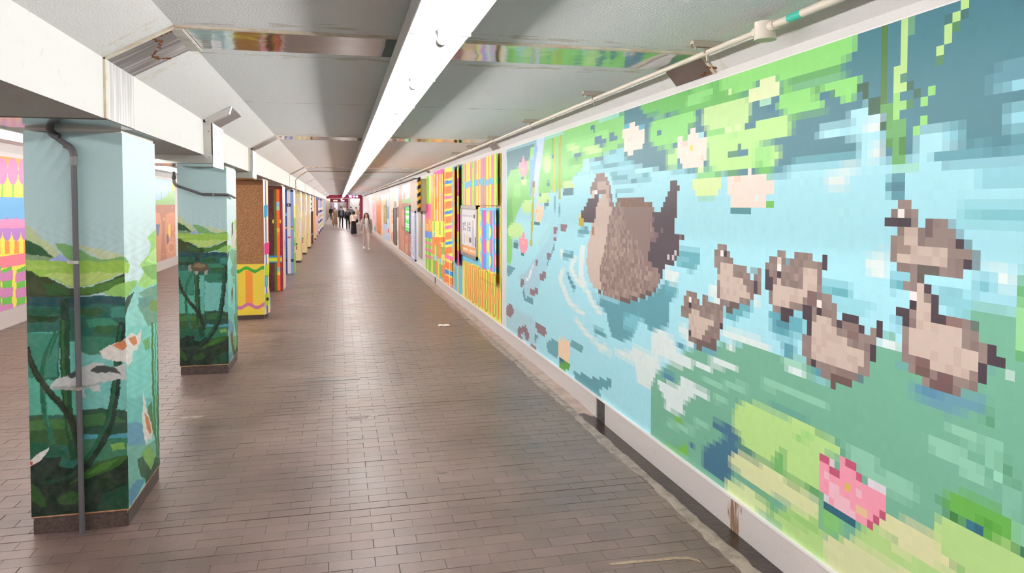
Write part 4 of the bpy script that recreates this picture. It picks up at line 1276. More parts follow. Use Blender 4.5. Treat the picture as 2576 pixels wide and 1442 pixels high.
deco_column(14, 'yellow_column', 'pale yellow column with white patches', F, Art('#f8f2e4'), lip=0.02, nu=13, nv=81)
F = Art('#b8ccd6'); F.r('#8ca494', (.0, .2, .5, 2.0)).e('#f0f4f6', .5, 1.2, .3, .2).e('#f0f4f6', .6, .6, .3, .15)
o_, _ = deco_column(15, 'grey_column', 'grey blue column with pale spots, near the red portal', F, Art('#dce6ec'), lip=0.02, nu=13, nv=81); o_['group'] = 'grey blue columns'
o_, _ = deco_column(16, 'grey_column', 'grey blue column with pale spots, near the red portal', F, Art('#dce6ec'), lip=0.02, nu=13, nv=81); o_['group'] = 'grey blue columns'

# ================================================================== PIXEL DUCK MURAL
M = Art('#b0ebfa')
DT, MT, LB, WH = '#47808f', '#6aaebd', '#b4ecfa', '#e6f5f6'
E_ = lambda: M.crop(2060, 0, 2.5754)
A_ = lambda: M.crop(1600, 60, 2.883)
K_ = lambda: M.crop(1200, 0, 2.576)
B_ = lambda: M.crop(1260, 340, 2.576)
C_ = lambda: M.crop(1680, 480, 2.7734)
D_ = lambda: M.crop(1500, 860, 2.394)
# ---- water and depth
E_()
M.p(DT, (200, 240), (1600, -300), (1600, 1000), (1329, 1040), (870, 1070), (820, 1070), (730, 1020), (640, 1030), (585, 1030), (420, 1040), (200, 1040), (-60, 1040), (-60, 300))
M.p('#63a3b3', (725, 990), (1090, 930), (1090, 990), (1200, 985), (1270, 910), (1600, 840), (1600, 1030), (1329, 1045), (870, 1070), (725, 1020))
M.p('#47808f', (930, 900), (1200, 900), (1200, 985), (1090, 990), (1085, 930), (930, 940))
M.p(LB, (632, 850), (720, 835), (820, 825), (820, 915), (880, 905), (925, 900), (925, 940), (725, 985), (725, 1030), (632, 1040))
M.p('#86c8d8', (825, 825), (925, 815), (925, 900), (825, 915))
M.p('#96d8e8', (1205, 710), (1600, 640), (1600, 800), (1205, 845)).p('#90d0e0', (1155, 540), (1600, 430), (1600, 520), (1155, 590))
M.p('#6aa4b6', (1155, 450), (1600, 330), (1600, 420), (1155, 520)).p('#6aa4b6', (1095, 530), (1150, 520), (1150, 590), (1095, 598))
M.p('#78bccc', (1025, 1130), (1600, 1090), (1600, 1190), (1025, 1190)).p('#8cd2de', (915, 1325), (1600, 1325), (1600, 1470), (915, 1470)).p('#7cc4d2', (1090, 1390), (1600, 1390), (1600, 1440), (1090, 1440))
M.p(LB, (0, 840), (230, 795), (190, 752), (190, 710), (340, 675), (380, 730), (415, 770), (415, 1060), (-300, 1150), (-300, 1060), (260, 1005), (260, 905), (-50, 920))
M.p('#7cc0d0', (50, 890), (190, 860), (190, 915), (50, 925)).p(WH, (300, 790), (415, 770), (415, 830), (300, 860)).p(WH, (335, 950), (415, 935), (415, 1010), (335, 1050)).p(WH, (150, 1070), (260, 1055), (260, 1110), (150, 1120)).p(WH, (50, 1130), (185, 1120), (185, 1220), (50, 1220))
A_()
M.p(DT, (-120, 640), (1580, 80), (1730, 30), (1730, 560), (1540, 640), (1580, 720), (1310, 770), (1320, 820), (1610, 830), (1610, 960), (1080, 1020), (1050, 1100), (880, 1110), (420, 1085), (160, 1060), (-60, 990), (-120, 900))
M.p('#7cc4d4', (1080, 1015), (1280, 990), (1610, 960), (1640, 1000), (1110, 1060)).p('#62a2b4', (990, 1050), (1110, 1040), (1110, 1100), (990, 1110))
M.p(WH, (1495, 1030), (1615, 1015), (1615, 1070), (1495, 1080)).p(WH, (1380, 1090), (1530, 1085), (1530, 1195), (1380, 1195)).p(WH, (1660, 715), (1730, 700), (1730, 760), (1660, 765))
K_()
M.p(DT, (190, 975), (560, 860), (930, 740), (1060, 700), (1200, 700), (1200, 1082), (1000, 1082), (700, 1030), (195, 1082))
B_()
M.p('#7cc4d4', (560, 200), (700, 165), (860, 140), (860, 200), (720, 220), (600, 240)).p(DT, (800, 130), (940, 95), (1060, 100), (1290, 60), (1290, 215), (1090, 210), (1060, 230), (1010, 220), (1010, 180), (960, 190), (820, 165))
M.p('#8ad0de', (660, 120), (800, 85), (800, 170), (670, 180)).p('#5f9fb0', (665, 195), (760, 180), (760, 210), (665, 215)).p('#6fb4c4', (700, 240), (960, 245), (960, 268), (720, 275)).p('#5f9fb0', (710, 275), (885, 280), (885, 305), (730, 310)).p('#86cad8', (880, 290), (975, 270), (975, 300), (890, 320)).p('#5896a8', (745, 345), (860, 345), (860, 365), (745, 368)).p('#64a8b8', (1100, 210), (1250, 205), (1250, 240), (1120, 240))
M.p('#8cd4e4', (480, 250), (580, 235), (580, 262), (480, 265)).p('#5f9fb0', (345, 400), (355, 395), (355, 500), (345, 500)).p('#5f9fb0', (375, 450), (385, 450), (385, 520), (375, 520)).p('#5f9fb0', (743, 375), (752, 375), (752, 400), (743, 400))
# duck wake
M.p('#5f9fae', (600, 1030), (660, 1050), (760, 1080), (940, 1060), (1060, 960), (1100, 955), (1145, 1000), (1140, 1040), (1090, 1090), (1090, 1180), (1080, 1250), (960, 1270), (950, 1230), (900, 1190), (860, 1300), (850, 1320), (770, 1340), (720, 1310), (690, 1200), (690, 1160), (620, 1080))
M.p('#7cc4d2', (800, 1160), (900, 1170), (880, 1270), (790, 1250)).p('#68b0bf', (1060, 940), (1145, 980), (1145, 1050), (1060, 1020)).p('#68b0bf', (1135, 735), (1290, 745), (1290, 830), (1245, 885), (1140, 850)).p('#86ccd8', (1140, 800), (1210, 800), (1210, 830), (1140, 830))
M.p('#9edcea', (560, 990), (610, 1010), (650, 1070), (620, 1085), (570, 1040))
M.l(WH, 26, (405, 870), (385, 930), (410, 1000), (450, 1090), (540, 1165)).l(WH, 28, (490, 790), (455, 860), (500, 950), (560, 1010), (590, 1080), (650, 1160)).l(WH, 34, (530, 720), (520, 900), (545, 980)).l(WH, 24, (480, 1185), (560, 1290), (640, 1360), (720, 1420)).l(WH, 18, (390, 740), (400, 800))
M.p('#5f9fb0', (400, 760), (470, 755), (470, 800), (400, 800)).p('#5496a6', (420, 890), (440, 900), (490, 1000), (470, 1010)).p('#5f9fb0', (500, 612), (560, 590), (575, 640), (500, 655)).p('#5f9fb0', (600, 1240), (660, 1260), (690, 1320), (610, 1290))
M.p(WH, (1060, 855), (1100, 870), (1160, 900), (1130, 970), (1060, 940))
M.p(WH, (990, 1260), (1060, 1270), (1120, 1320), (1140, 1400), (1060, 1430), (980, 1415), (970, 1320)).p(WH, (1140, 1230), (1230, 1260), (1260, 1390), (1220, 1370))
M.p('#5c9cac', (1140, 1340), (1190, 1360), (1190, 1400), (1140, 1380))
# fish in the shallows
M.p('#a9dcee', (150, 900), (300, 680), (340, 590), (400, 570), (330, 760), (300, 860), (215, 1060), (150, 1040), (130, 950)).p('#aee4ee', (240, 700), (330, 560), (340, 600), (250, 740))
M.p('#b3ddec', (38, 1090), (110, 1130), (200, 1180), (270, 1290), (210, 1390), (120, 1330), (38, 1260)).p('#b0d8ea', (110, 920), (230, 830), (240, 960), (180, 1030))
B_().hard = True
MV = '#8d7682'
M.r(MV, (385, 580, 430, 615), (340, 597, 365, 630), (340, 655, 362, 690), (298, 760, 325, 800), (224, 805, 240, 840), (125, 940, 148, 980))
M.p(MV, (292, 878), (292, 930), (262, 950), (245, 910)).p(MV, (190, 1000), (240, 995), (240, 1025), (200, 1048), (185, 1030)).e(MV, 56, 1140, 26, 42).p(MV, (110, 1250), (160, 1235), (185, 1290), (180, 1335), (160, 1330), (155, 1280), (130, 1290), (150, 1340), (110, 1300)).p(MV, (225, 1205), (250, 1225), (297, 1265), (297, 1300), (245, 1290), (225, 1250)).p(MV, (195, 1355), (230, 1370), (230, 1400), (195, 1380))
M.p('#5f9fae', (148, 1000), (160, 1050), (208, 1055), (208, 1095), (150, 1075), (140, 1010)).p('#5f9fae', (300, 850), (320, 800), (345, 740), (350, 700), (335, 740), (295, 840)).p('#5f9fae', (218, 1295), (240, 1305), (222, 1350))
M.p('#ffffff', (160, 935), (180, 920), (205, 840), (212, 845), (190, 920), (175, 940)).p('#5f9fae', (40, 850), (95, 860), (75, 890), (55, 915), (40, 900))
# ---- greens at the far end
M.hard = False
B_()
G1, G2, G3, PG = '#85d276', '#95e184', '#6dbf62', '#c9f0a4'
M.p(DT, (38, 100), (232, 40), (232, 160), (38, 300))
M.p(G1, (38, 290), (62, 232), (110, 212), (150, 190), (190, 150), (205, 90), (230, 80), (230, 400), (140, 440), (100, 520), (90, 560), (78, 570), (72, 800), (60, 842), (38, 830))
M.p(G3, (38, 420), (70, 400), (80, 560), (60, 640), (38, 640)).p(G2, (80, 320), (125, 310), (130, 400), (80, 400)).p(G2, (190, 90), (228, 60), (228, 160), (190, 165)).p(G3, (150, 235), (190, 225), (190, 280), (160, 290))
M.p(G1, (250, 60), (285, 28), (500, -60), (800, -140), (800, 60), (660, 128), (535, 165), (530, 220), (480, 262), (440, 320), (400, 345), (330, 365), (245, 390), (235, 250))
M.p(G2, (250, 130), (330, 90), (340, 200), (250, 220)).p(G2, (410, 60), (560, 10), (700, -40), (700, 20), (540, 90), (430, 110)).p(G3, (330, 20), (350, 10), (350, 120), (325, 130)).p(G3, (440, 150), (530, 130), (520, 200), (440, 215)).p(G2, (400, 215), (520, 190), (490, 250), (410, 265))
M.e(PG, 595, 95, 62, 28).e(PG, 470, 85, 42, 22).e(PG, 440, 322, 42, 24).e(PG, 280, 410, 40, 34).e(PG, 95, 620, 52, 52).e(PG, 170, 465, 34, 44).e(PG, 300, 190, 26, 60).e(PG, 150, 300, 18, 24)
M.r('#3f7a90', (300, 300, 318, 330), (480, 130, 500, 150), (640, 60, 680, 80), (330, 130, 345, 150), (250, 380, 262, 400))
M.p(DT, (400, 352), (470, 345), (470, 385), (400, 390)).p(DT, (280, 440), (310, 430), (310, 460), (282, 470)).p(DT, (80, 690), (115, 690), (110, 740), (82, 730))
M.p('#c9def6', (232, 38), (284, 22), (262, 180), (245, 300), (240, 400), (190, 400), (192, 160), (220, 120)).p('#7cb6fa', (190, 152), (216, 148), (212, 122), (222, 60), (234, 60), (238, 90), (222, 190), (215, 280), (200, 400), (190, 385))
M.hard = True
M.l('#c3ca50', 14, (352, 5), (347, 200), (345, 372)).l('#aeb43c', 14, (387, 0), (382, 200), (380, 412)).l('#b9c246', 13, (214, 310), (206, 500), (196, 722)).r('#8c6c2c', (206, 308, 218, 342))
for dy, s in ((0, 0), (492, 0)):
    M.p('#f7a2b8', (117, 182 + dy), (128, 165 + dy), (132, 190 + dy), (142, 142 + dy), (152, 140 + dy), (157, 180 + dy), (172, 175 + dy), (172, 230 + dy), (165, 262 + dy), (140, 275 + dy), (122, 250 + dy)).r('#f4d470', (140, 205 + dy, 148, 222 + dy)).r(DT, (132, 272 + dy, 152, 288 + dy))
M.p('#fbe2cc', (216, 490), (230, 470), (236, 425), (248, 430), (256, 455), (278, 450), (276, 520), (262, 560), (225, 555)).r('#f0cc50', (228, 478, 238, 500)).r(DT, (216, 560, 250, 580))
M.p('#6aa8b4', (295, 1345), (330, 1325), (370, 1330), (370, 1440), (320, 1420), (300, 1390)).p('#6aa8b4', (452, 1335), (500, 1345), (545, 1375), (520, 1405), (452, 1375))
M.p('#fddcbc', (370, 1325), (385, 1310), (390, 1330), (400, 1330), (410, 1302), (420, 1330), (452, 1340), (452, 1400), (440, 1480), (410, 1500), (380, 1470), (370, 1400)).p('#58a044', (380, 1480), (440, 1500), (440, 1530), (380, 1510))
M.crop(1100, 780, 2.178).p('#5f9fae', (745, 340), (800, 350), (840, 370), (960, 380), (955, 430), (890, 430), (895, 490), (850, 470), (840, 430), (760, 390)).p('#5a9c48', (668, 265), (725, 295), (725, 318), (668, 288)).r('#346a84', (670, 262, 690, 290))
# ---- lily pads along the top
M.hard = False
A_()
M.p(G3, (30, 602), (300, 510), (610, 405), (615, 480), (840, 520), (830, 545), (560, 595), (380, 650), (215, 650), (60, 660))
M.p('#93e07e', (608, 408), (1585, 85), (1590, 120), (1622, 135), (1588, 190), (1545, 240), (1505, 275), (1160, 385), (1050, 445), (1000, 382), (890, 412), (845, 480), (740, 505), (612, 482))
M.p('#8ddb80', (370, 535), (430, 482), (500, 455), (560, 475), (545, 525), (430, 590), (370, 600))
M.p('#66ad66', (1160, 385), (1540, 272), (1545, 325), (1180, 425), (1060, 505), (1060, 455)).p(DT, (1480, 300), (1545, 275), (1545, 320), (1480, 335))
M.p('#92e07c', (1028, 570), (1060, 500), (1180, 465), (1400, 400), (1622, 365), (1622, 490), (1580, 505), (1580, 550), (1500, 565), (1460, 520), (1380, 545), (1350, 600), (1100, 655), (1028, 615))
M.p('#68ac68', (1285, 470), (1350, 450), (1350, 520), (1285, 550)).p('#68ac68', (1110, 650), (1385, 590), (1385, 640), (1150, 690)).p('#68ac68', (1460, 440), (1545, 340), (1540, 400), (1470, 420))
M.p('#8ddc7c', (98, 745), (135, 690), (420, 640), (445, 690), (380, 745), (370, 835), (240, 885), (130, 888), (100, 850)).p('#68ae6c', (375, 725), (425, 715), (425, 770), (375, 780))
M.p('#c9eca2', (498, 615), (800, 530), (832, 570), (832, 665), (800, 745), (520, 765), (480, 740), (482, 650))
M.p('#bdee96', (515, 800), (800, 735), (905, 690), (1080, 655), (1118, 700), (1112, 805), (880, 850), (960, 880), (1052, 915), (1052, 960), (990, 1030), (560, 1062), (520, 1000))
M.p('#8cd878', (515, 775), (640, 745), (640, 790), (515, 810)).p('#a2e68a', (680, 790), (740, 780), (740, 810), (680, 815)).p('#a0e488', (850, 880), (990, 870), (990, 1020), (850, 1040)).p('#6eb06e', (1118, 650), (1145, 650), (1140, 775), (1118, 800))
M.p('#b6ee98', (225, 945), (300, 900), (300, 1045), (225, 1050)).p('#7cc47a', (150, 895), (260, 880), (250, 930), (170, 915))
M.p('#8cd88e', (430, 1065), (560, 1050), (620, 1070), (620, 1110), (440, 1115)).p('#6cbe60', (878, 1030), (990, 1025), (990, 1112), (878, 1112)).p('#5a9a70', (570, 1070), (740, 1050), (745, 1095), (575, 1100))
M.hard = True
M.r('#3d7a90', (800, 702, 880, 752), (940, 585, 995, 632), (740, 905, 822, 946), (1320, 490, 1390, 540), (148, 775, 186, 800), (800, 990, 822, 1035), (420, 1075, 436, 1112), (452, 745, 480, 775))
M.r('#4c8a70', (748, 862, 770, 905), (775, 945, 795, 995), (640, 910, 735, 950), (1118, 650, 1142, 690), (1390, 470, 1425, 520), (826, 665, 850, 700))
M.r('#d8f2b4', (885, 645, 905, 685), (725, 725, 772, 760), (640, 745, 690, 790), (458, 1030, 496, 1065), (680, 470, 705, 505))
M.p('#e9f4c2', (885, 405), (995, 380), (1000, 425), (1055, 410), (1055, 515), (870, 562), (830, 552), (830, 475), (885, 455)).r('#a8dcc2', (890, 548, 992, 585)).r('#a8dce0', (452, 778, 496, 820))
M.p('#ddf4b0', (415, 1120), (610, 1100), (628, 1150), (600, 1228), (440, 1240), (400, 1190)).r('#a6e0d4', (440, 1238, 580, 1275))
PT = '#fde7dc'
M.p(PT, (298, 820), (330, 815), (330, 850), (370, 845), (390, 800), (390, 758), (425, 758), (425, 795), (470, 825), (520, 818), (520, 900), (500, 980), (470, 1035), (340, 1042), (298, 960)).r('#f4dc54', (386, 875, 404, 918)).r('#f3d4c6', (330, 850, 368, 880), (470, 960, 500, 1010), (425, 758, 440, 800))
M.p(PT, (672, 1100), (720, 1125), (770, 1120), (770, 1080), (800, 1075), (800, 1038), (850, 1038), (850, 1075), (880, 1080), (880, 1112), (988, 1112), (988, 1210), (960, 1250), (930, 1330), (900, 1355), (700, 1355), (695, 1300), (670, 1250)).r('#f3d8c8', (720, 1125, 770, 1165), (930, 1260, 955, 1300), (850, 1078, 878, 1112)).r('#e6f4ee', (855, 1260, 900, 1300)).r('#6fc158', (960, 1258, 986, 1312), (930, 1308, 1012, 1356)).r('#4f8e98', (695, 1354, 846, 1396))
K_()
M.p(PT, (948, 845), (975, 835), (990, 820), (1002, 790), (1028, 792), (1030, 822), (1088, 830), (1085, 900), (1060, 970), (980, 1005), (948, 965)).r('#f6dccc', (975, 880, 1000, 930)).r('#5ab0cc', (950, 805, 985, 835), (1040, 800, 1085, 828))
M.r('#3f7c92', (765, 890, 835, 930), (735, 820, 765, 850), (630, 990, 680, 1015), (860, 870, 910, 905))
# ---- reeds
E_()
M.p('#4d7a3e', (425, 165), (465, 150), (460, 660), (418, 680)).p('#64a45c', (418, 680), (460, 660), (460, 830), (420, 850)).p('#356048', (418, 770), (456, 765), (456, 880), (418, 875))
M.p('#2f5c48', (265, 535), (302, 525), (302, 560), (340, 570), (340, 620), (380, 615), (415, 665), (418, 850), (380, 770), (340, 725), (302, 680), (302, 640), (265, 600))
M.p('#67a963', (455, 850), (500, 760), (545, 745), (585, 740), (585, 870), (545, 860), (545, 1035), (455, 1040)).p('#4f8c48', (455, 875), (497, 870), (497, 930), (455, 935)).r('#2c5638', (540, 975, 582, 1035)).r('#48803e', (540, 915, 582, 975))
M.p('#c1e999', (546, 115), (592, 100), (592, 450), (548, 460), (548, 580), (502, 590), (502, 412), (548, 402)).p('#9fdc82', (500, 590), (546, 580), (546, 740), (500, 752)).p('#70a888', (592, 100), (636, 90), (636, 190), (592, 200)).p('#568c7a', (548, 460), (592, 450), (592, 540), (548, 545)).p('#3c6c60', (592, 500), (636, 490), (636, 560), (592, 640))
M.r('#bfe896', (932, -60, 988, 42), (880, 55, 932, 126), (830, 135, 880, 266), (780, 275, 830, 340)).r('#97dc7e', (730, 535, 777, 596), (680, 605, 728, 664), (635, 675, 680, 788), (588, 795, 632, 855), (540, 865, 585, 915))
M.r('#3a6a58', (735, 345, 778, 470), (685, 480, 728, 598), (636, 560, 680, 668)).r('#4f8860', (780, 340, 830, 400), (880, 125, 932, 180), (588, 625, 634, 680)).r('#47785c', (546, 640, 588, 745)).r('#3f7276', (832, 80, 880, 135), (932, 45, 988, 98))
M.r('#8fd0de', (412, 1100, 455, 1320), (535, 1200, 578, 1262)).r('#5c98a8', (455, 1095, 537, 1165), (450, 1210, 537, 1270)).r('#4c8292', (455, 1160, 537, 1212)).r('#66a8b8', (450, 1268, 537, 1322)).r('#a8e4d8', (415, 1045, 632, 1095))
# ---- green shallows, right and bottom
M.hard = False
C_()
GW, GL = '#76b49a', '#92ceb4'
M.p(GW, (-120, 1290), (80, 1180), (340, 1060), (480, 1060), (720, 1125), (960, 1185), (1200, 1280), (1440, 1190), (1480, 1000), (1560, 1000), (1660, 1160), (1720, 1000), (2080, 900), (2130, 800), (2450, 832), (2470, 540), (3000, 500), (3000, 3300), (-120, 3300))
M.p('#a4dcea', (2130, 560), (2450, 600), (2450, 830), (2130, 790)).p('#7cc0d0', (2140, 650), (2255, 590), (2255, 720), (2140, 720)).p(WH, (2320, 540), (2388, 535), (2388, 675), (2320, 665))
M.p('#66ad78', (2455, 615), (2600, 640), (2600, 1230), (2440, 1200), (2440, 900)).p('#98d89c', (2450, 780), (2600, 790), (2600, 1150), (2440, 1130))
M.p('#68b0bf', (1065, 625), (1280, 655), (1280, 760), (1180, 740), (1065, 700)).p('#86ccd8', (1140, 760), (1440, 795), (1440, 850), (1260, 830), (1140, 800)).p('#8ed4e0', (1065, 680), (1140, 690), (1140, 740), (1065, 740))
M.p('#68b0bf', (390, 790), (590, 770), (580, 860), (490, 880), (480, 925), (400, 900)).p('#68b0bf', (690, 830), (950, 860), (950, 1010), (860, 1000), (820, 1130), (850, 1060), (720, 990), (720, 900)).p('#4f8ea0', (740, 880), (860, 900), (830, 1000), (740, 960)).p('#5a9cb0', (800, 1070), (890, 1050), (880, 1140), (850, 1180), (800, 1130))
M.p('#68b0bf', (1535, 580), (1715, 600), (1715, 660), (1660, 640), (1620, 700), (1575, 700)).p('#5f9fae', (1860, 680), (2080, 710), (2080, 770), (1860, 745)).p('#8fd0dc', (1910, 745), (2130, 730), (2130, 800), (2080, 900), (1965, 870)).p('#88c4d8', (1575, 880), (1660, 890), (1660, 960), (1575, 955))
M.p(WH, (1370, 500), (1405, 450), (1535, 460), (1535, 625), (1405, 610), (1405, 540)).p(WH, (2200, 520), (2390, 530), (2390, 590), (2200, 575)).p('#c8eaf0', (1460, 395), (1535, 390), (1535, 450), (1460, 450))
M.p(WH, (270, 690), (330, 640), (375, 790), (350, 810)).p(WH, (70, 940), (120, 925), (140, 1000), (90, 1020)).p(WH, (370, 960), (560, 1000), (720, 1080), (720, 1125), (510, 1065), (370, 1010)).p(WH, (590, 750), (640, 760), (640, 830), (610, 800)).p(WH, (415, 1045), (465, 1050), (460, 1130), (415, 1100)).p(WH, (1485, 1020), (1615, 1060), (1615, 1130), (1485, 1100))
M.p('#a8dcc8', (800, 1160), (920, 1200), (990, 1270), (985, 1360), (945, 1365), (920, 1290), (830, 1250)).p(WH, (830, 1230), (950, 1260), (950, 1365), (918, 1355), (915, 1290), (830, 1265))
M.p('#4f90a4', (65, 1065), (118, 1085), (118, 1115), (65, 1100)).p('#68a8b8', (180, 1070), (340, 1080), (350, 1120), (250, 1200), (170, 1140))
M.p('#9edcf0', (1020, 1290), (1270, 1370), (1270, 1430), (1020, 1340)).p('#5a98a8', (1020, 1235), (1130, 1270), (1120, 1330), (1020, 1290)).p('#6aa4b0', (1275, 1330), (1400, 1300), (1480, 1320), (1440, 1420), (1275, 1400)).p(WH, (1480, 1275), (1565, 1305), (1565, 1420), (1520, 1410), (1520, 1340), (1480, 1330)).p('#a6dcf2', (1705, 1285), (1855, 1330), (1855, 1385), (1705, 1350)).p(WH, (2365, 1260), (2435, 1280), (2435, 1420), (2365, 1400)).p('#5a98a8', (2180, 1320), (2300, 1250), (2300, 1330), (2240, 1370)).p('#6aa8b8', (1570, 1180), (1660, 1200), (1705, 1290), (1610, 1250))
D_()
M.p(GW, (345, 205), (560, 40), (900, 140), (1400, 240), (1700, 120), (2000, 200), (2900, 200), (2900, 1700), (400, 700), (360, 500))
M.p(WH, (-10, 0), (60, 20), (75, 60), (20, 60)).p(WH, (105, 45), (215, 60), (220, 15), (360, 80), (395, 150), (360, 190), (325, 285), (245, 240), (235, 140), (110, 65)).p(WH, (330, -20), (460, 40), (580, 105), (575, 172), (440, 125), (330, 60)).p(WH, (595, 118), (695, 160), (695, 195), (595, 150)).p(WH, (680, 88), (850, 150), (850, 188), (680, 130))
M.p('#4c86a4', (400, 170), (470, 195), (470, 245), (400, 215)).p(WH, (365, 230), (500, 270), (510, 210), (675, 300), (675, 350), (600, 325), (520, 375), (530, 445), (415, 410), (418, 345), (380, 290))
for q in (((1000, 220), (1060, 225), (1395, 370), (1395, 412), (1000, 262)), ((630, 208), (765, 250), (765, 288), (640, 245)), ((780, 225), (905, 270), (905, 312), (780, 280)), ((430, 475), (590, 520), (590, 560), (430, 512)), ((590, 455), (675, 490), (675, 530), (590, 500)), ((710, 315), (790, 345), (790, 385), (710, 355)), ((2120, 490), (2310, 552), (2310, 655), (2210, 620), (2210, 590), (2120, 545)), ((1985, 550), (2210, 640), (2260, 720), (2310, 745), (2360, 875), (2210, 810), (2180, 740), (2030, 680)), ((1525, 618), (1700, 690), (1700, 742), (1660, 745), (1890, 850), (1932, 900), (1932, 970), (1820, 945), (1590, 790), (1525, 700))):
    M.p(GL, *q)
M.p('#9cdcc2', (2360, 580), (2412, 605), (2412, 720), (2465, 740), (2465, 860), (2412, 850), (2360, 690)).p('#8cccb4', (2465, 865), (2520, 885), (2520, 1060), (2465, 1050)).p('#9cdcc2', (2520, 1080), (2576, 1100), (2576, 1230), (2520, 1200)).p('#5e9c7c', (2310, 390), (2360, 400), (2410, 500), (2360, 520), (2310, 450)).p('#5e9c7c', (2410, 660), (2465, 690), (2520, 830), (2520, 880), (2465, 850), (2412, 720)).p('#68a898', (1040, 350), (1270, 450), (1270, 500), (1040, 400))
M.p('#6a9eb0', (1900, 250), (2100, 300), (2350, 330), (2350, 420), (2100, 440), (1900, 320)).p('#5a90ac', (1940, 270), (2070, 310), (2070, 360), (1940, 330))
M.p('#40708a', (700, 462), (840, 520), (862, 560), (845, 610), (880, 640), (910, 655), (905, 700), (820, 690), (825, 800), (780, 862), (640, 755), (640, 640), (720, 602), (790, 590), (700, 505)).r('#40708a', (560, 610, 590, 640)).p('#74b84c', (470, 440), (512, 460), (512, 495), (470, 475)).p('#74b84c', (415, 600), (480, 640), (550, 620), (555, 690), (480, 660))
M.p('#5c8c7c', (860, 555), (920, 640), (1060, 720), (1060, 780), (900, 710), (850, 620)).p('#68a488', (840, 360), (900, 350), (830, 400)).p('#5f9c80', (1280, 490), (1430, 590), (1500, 660), (1500, 690), (1380, 620), (1280, 540))
# lime pad and cream pads
M.p('#bde694', (825, 430), (845, 385), (900, 360), (960, 375), (1010, 395), (1280, 505), (1430, 600), (1470, 640), (1470, 690), (1340, 668), (1340, 905), (1250, 860), (1130, 805), (1060, 745), (900, 640), (860, 560), (825, 540))
M.p('#a0dc84', (1190, 555), (1305, 555), (1305, 600), (1215, 600))
M.p('#badf92', (780, 850), (900, 930), (1050, 1030), (1180, 1000), (1330, 1050), (1370, 1180), (1500, 1195), (1740, 1030), (2020, 1150), (2070, 1040), (2900, 1430), (2900, 2400), (1500, 2000), (1200, 1200))
M.p('#e3e9b4', (805, 690), (870, 668), (1100, 800), (1240, 880), (1335, 970), (1330, 1065), (1240, 1040), (1160, 990), (1090, 940), (940, 860), (805, 735)).p('#deeeb2', (780, 825), (860, 850), (950, 900), (1050, 985), (1050, 1055), (900, 990), (780, 890))
M.p('#dfe5b2', (1360, 1165), (1480, 1200), (1520, 1185), (1700, 1290), (1900, 1395), (1950, 1480), (1900, 1700), (1550, 1500), (1380, 1330)).p('#e5e6b4', (1740, 1028), (1930, 1110), (2060, 1180), (2060, 1240), (2150, 1330), (2150, 1390), (2020, 1350), (1780, 1240), (1765, 1190), (1690, 1110)).p('#d0e0a8', (2150, 1390), (2300, 1430), (2600, 1560), (2600, 1700), (2100, 1560))
M.p('#86c878', (1360, 980), (1480, 1060), (1485, 1195), (1390, 1150), (1350, 1080)).p('#a0d47e', (1040, 1020), (1190, 1030), (1360, 1110), (1350, 1170), (1200, 1100)).p('#74b86c', (1060, 690), (1100, 660), (1138, 640), (1138, 812), (1060, 772)).p('#68a868', (1130, 800), (1240, 850), (1360, 905), (1360, 945), (1240, 890), (1130, 835)).p('#78b878', (960, 900), (1060, 950), (1060, 1040), (1040, 1060), (1030, 980), (960, 930))
M.p('#66ae50', (2110, 888), (2250, 930), (2400, 1000), (2520, 1080), (2520, 1235), (2400, 1200), (2330, 1170), (2200, 1090), (2110, 990)).p('#3f7c44', (2110, 1000), (2200, 1040), (2200, 1098), (2110, 1060)).p('#549c40', (2300, 1040), (2400, 1090), (2400, 1180), (2300, 1130)).p('#4c8c64', (2070, 920), (2110, 935), (2110, 990), (2070, 980)).p('#3c7858', (2520, 1200), (2600, 1240), (2600, 1310), (2520, 1280)).p('#68a480', (1970, 1095), (2015, 1120), (2015, 1165), (1970, 1140)).p('#86bc80', (1765, 1190), (1800, 1160), (1800, 1220)).p('#78b070', (2150, 1310), (2200, 1330), (2190, 1420), (2150, 1390))
M.hard = True
M.r('#2f6278', (2300, 1100, 2350, 1170)).p('#347084', (2250, 1072), (2300, 1095), (2300, 1140), (2250, 1115))
PK, PD, PL = '#fba4bb', '#c25a79', '#fcc6d4'
M.p(PK, (1335, 668), (1395, 700), (1395, 750), (1455, 775), (1458, 732), (1490, 690), (1555, 720), (1560, 775), (1590, 800), (1600, 835), (1735, 882), (1735, 1062), (1695, 1092), (1660, 1122), (1550, 1072), (1365, 945), (1335, 850))
M.p(PD, (1335, 668), (1395, 700), (1395, 745), (1335, 718)).p(PD, (1398, 748), (1456, 775), (1456, 818), (1398, 792)).p(PD, (1490, 690), (1556, 720), (1556, 772), (1490, 742)).p(PD, (1556, 770), (1592, 795), (1592, 840), (1556, 815)).p(PD, (1620, 1068), (1662, 1085), (1662, 1122), (1620, 1100)).p(PD, (1662, 1040), (1698, 1055), (1698, 1095), (1662, 1080)).p(PD, (1698, 990), (1735, 1010), (1735, 1065), (1698, 1050))
M.p(PL, (1362, 770), (1395, 790), (1395, 830), (1362, 812)).p(PL, (1395, 840), (1440, 860), (1455, 900), (1540, 940), (1550, 1060), (1450, 1000), (1395, 930)).p(PL, (1555, 880), (1590, 895), (1590, 935), (1555, 920)).p('#eadfe6', (1365, 905), (1395, 925), (1395, 955), (1365, 935)).p('#e8d8e0', (1398, 705), (1428, 715), (1428, 748), (1398, 735)).p('#e6e0ea', (1626, 815), (1735, 868), (1735, 905), (1640, 868))
M.r('#e9c560', (1490, 845, 1523, 902)).p('#f0cda0', (1555, 975), (1622, 1005), (1622, 1055), (1555, 1025)).p('#2c6276', (1364, 948), (1552, 1062), (1552, 1104), (1364, 988))
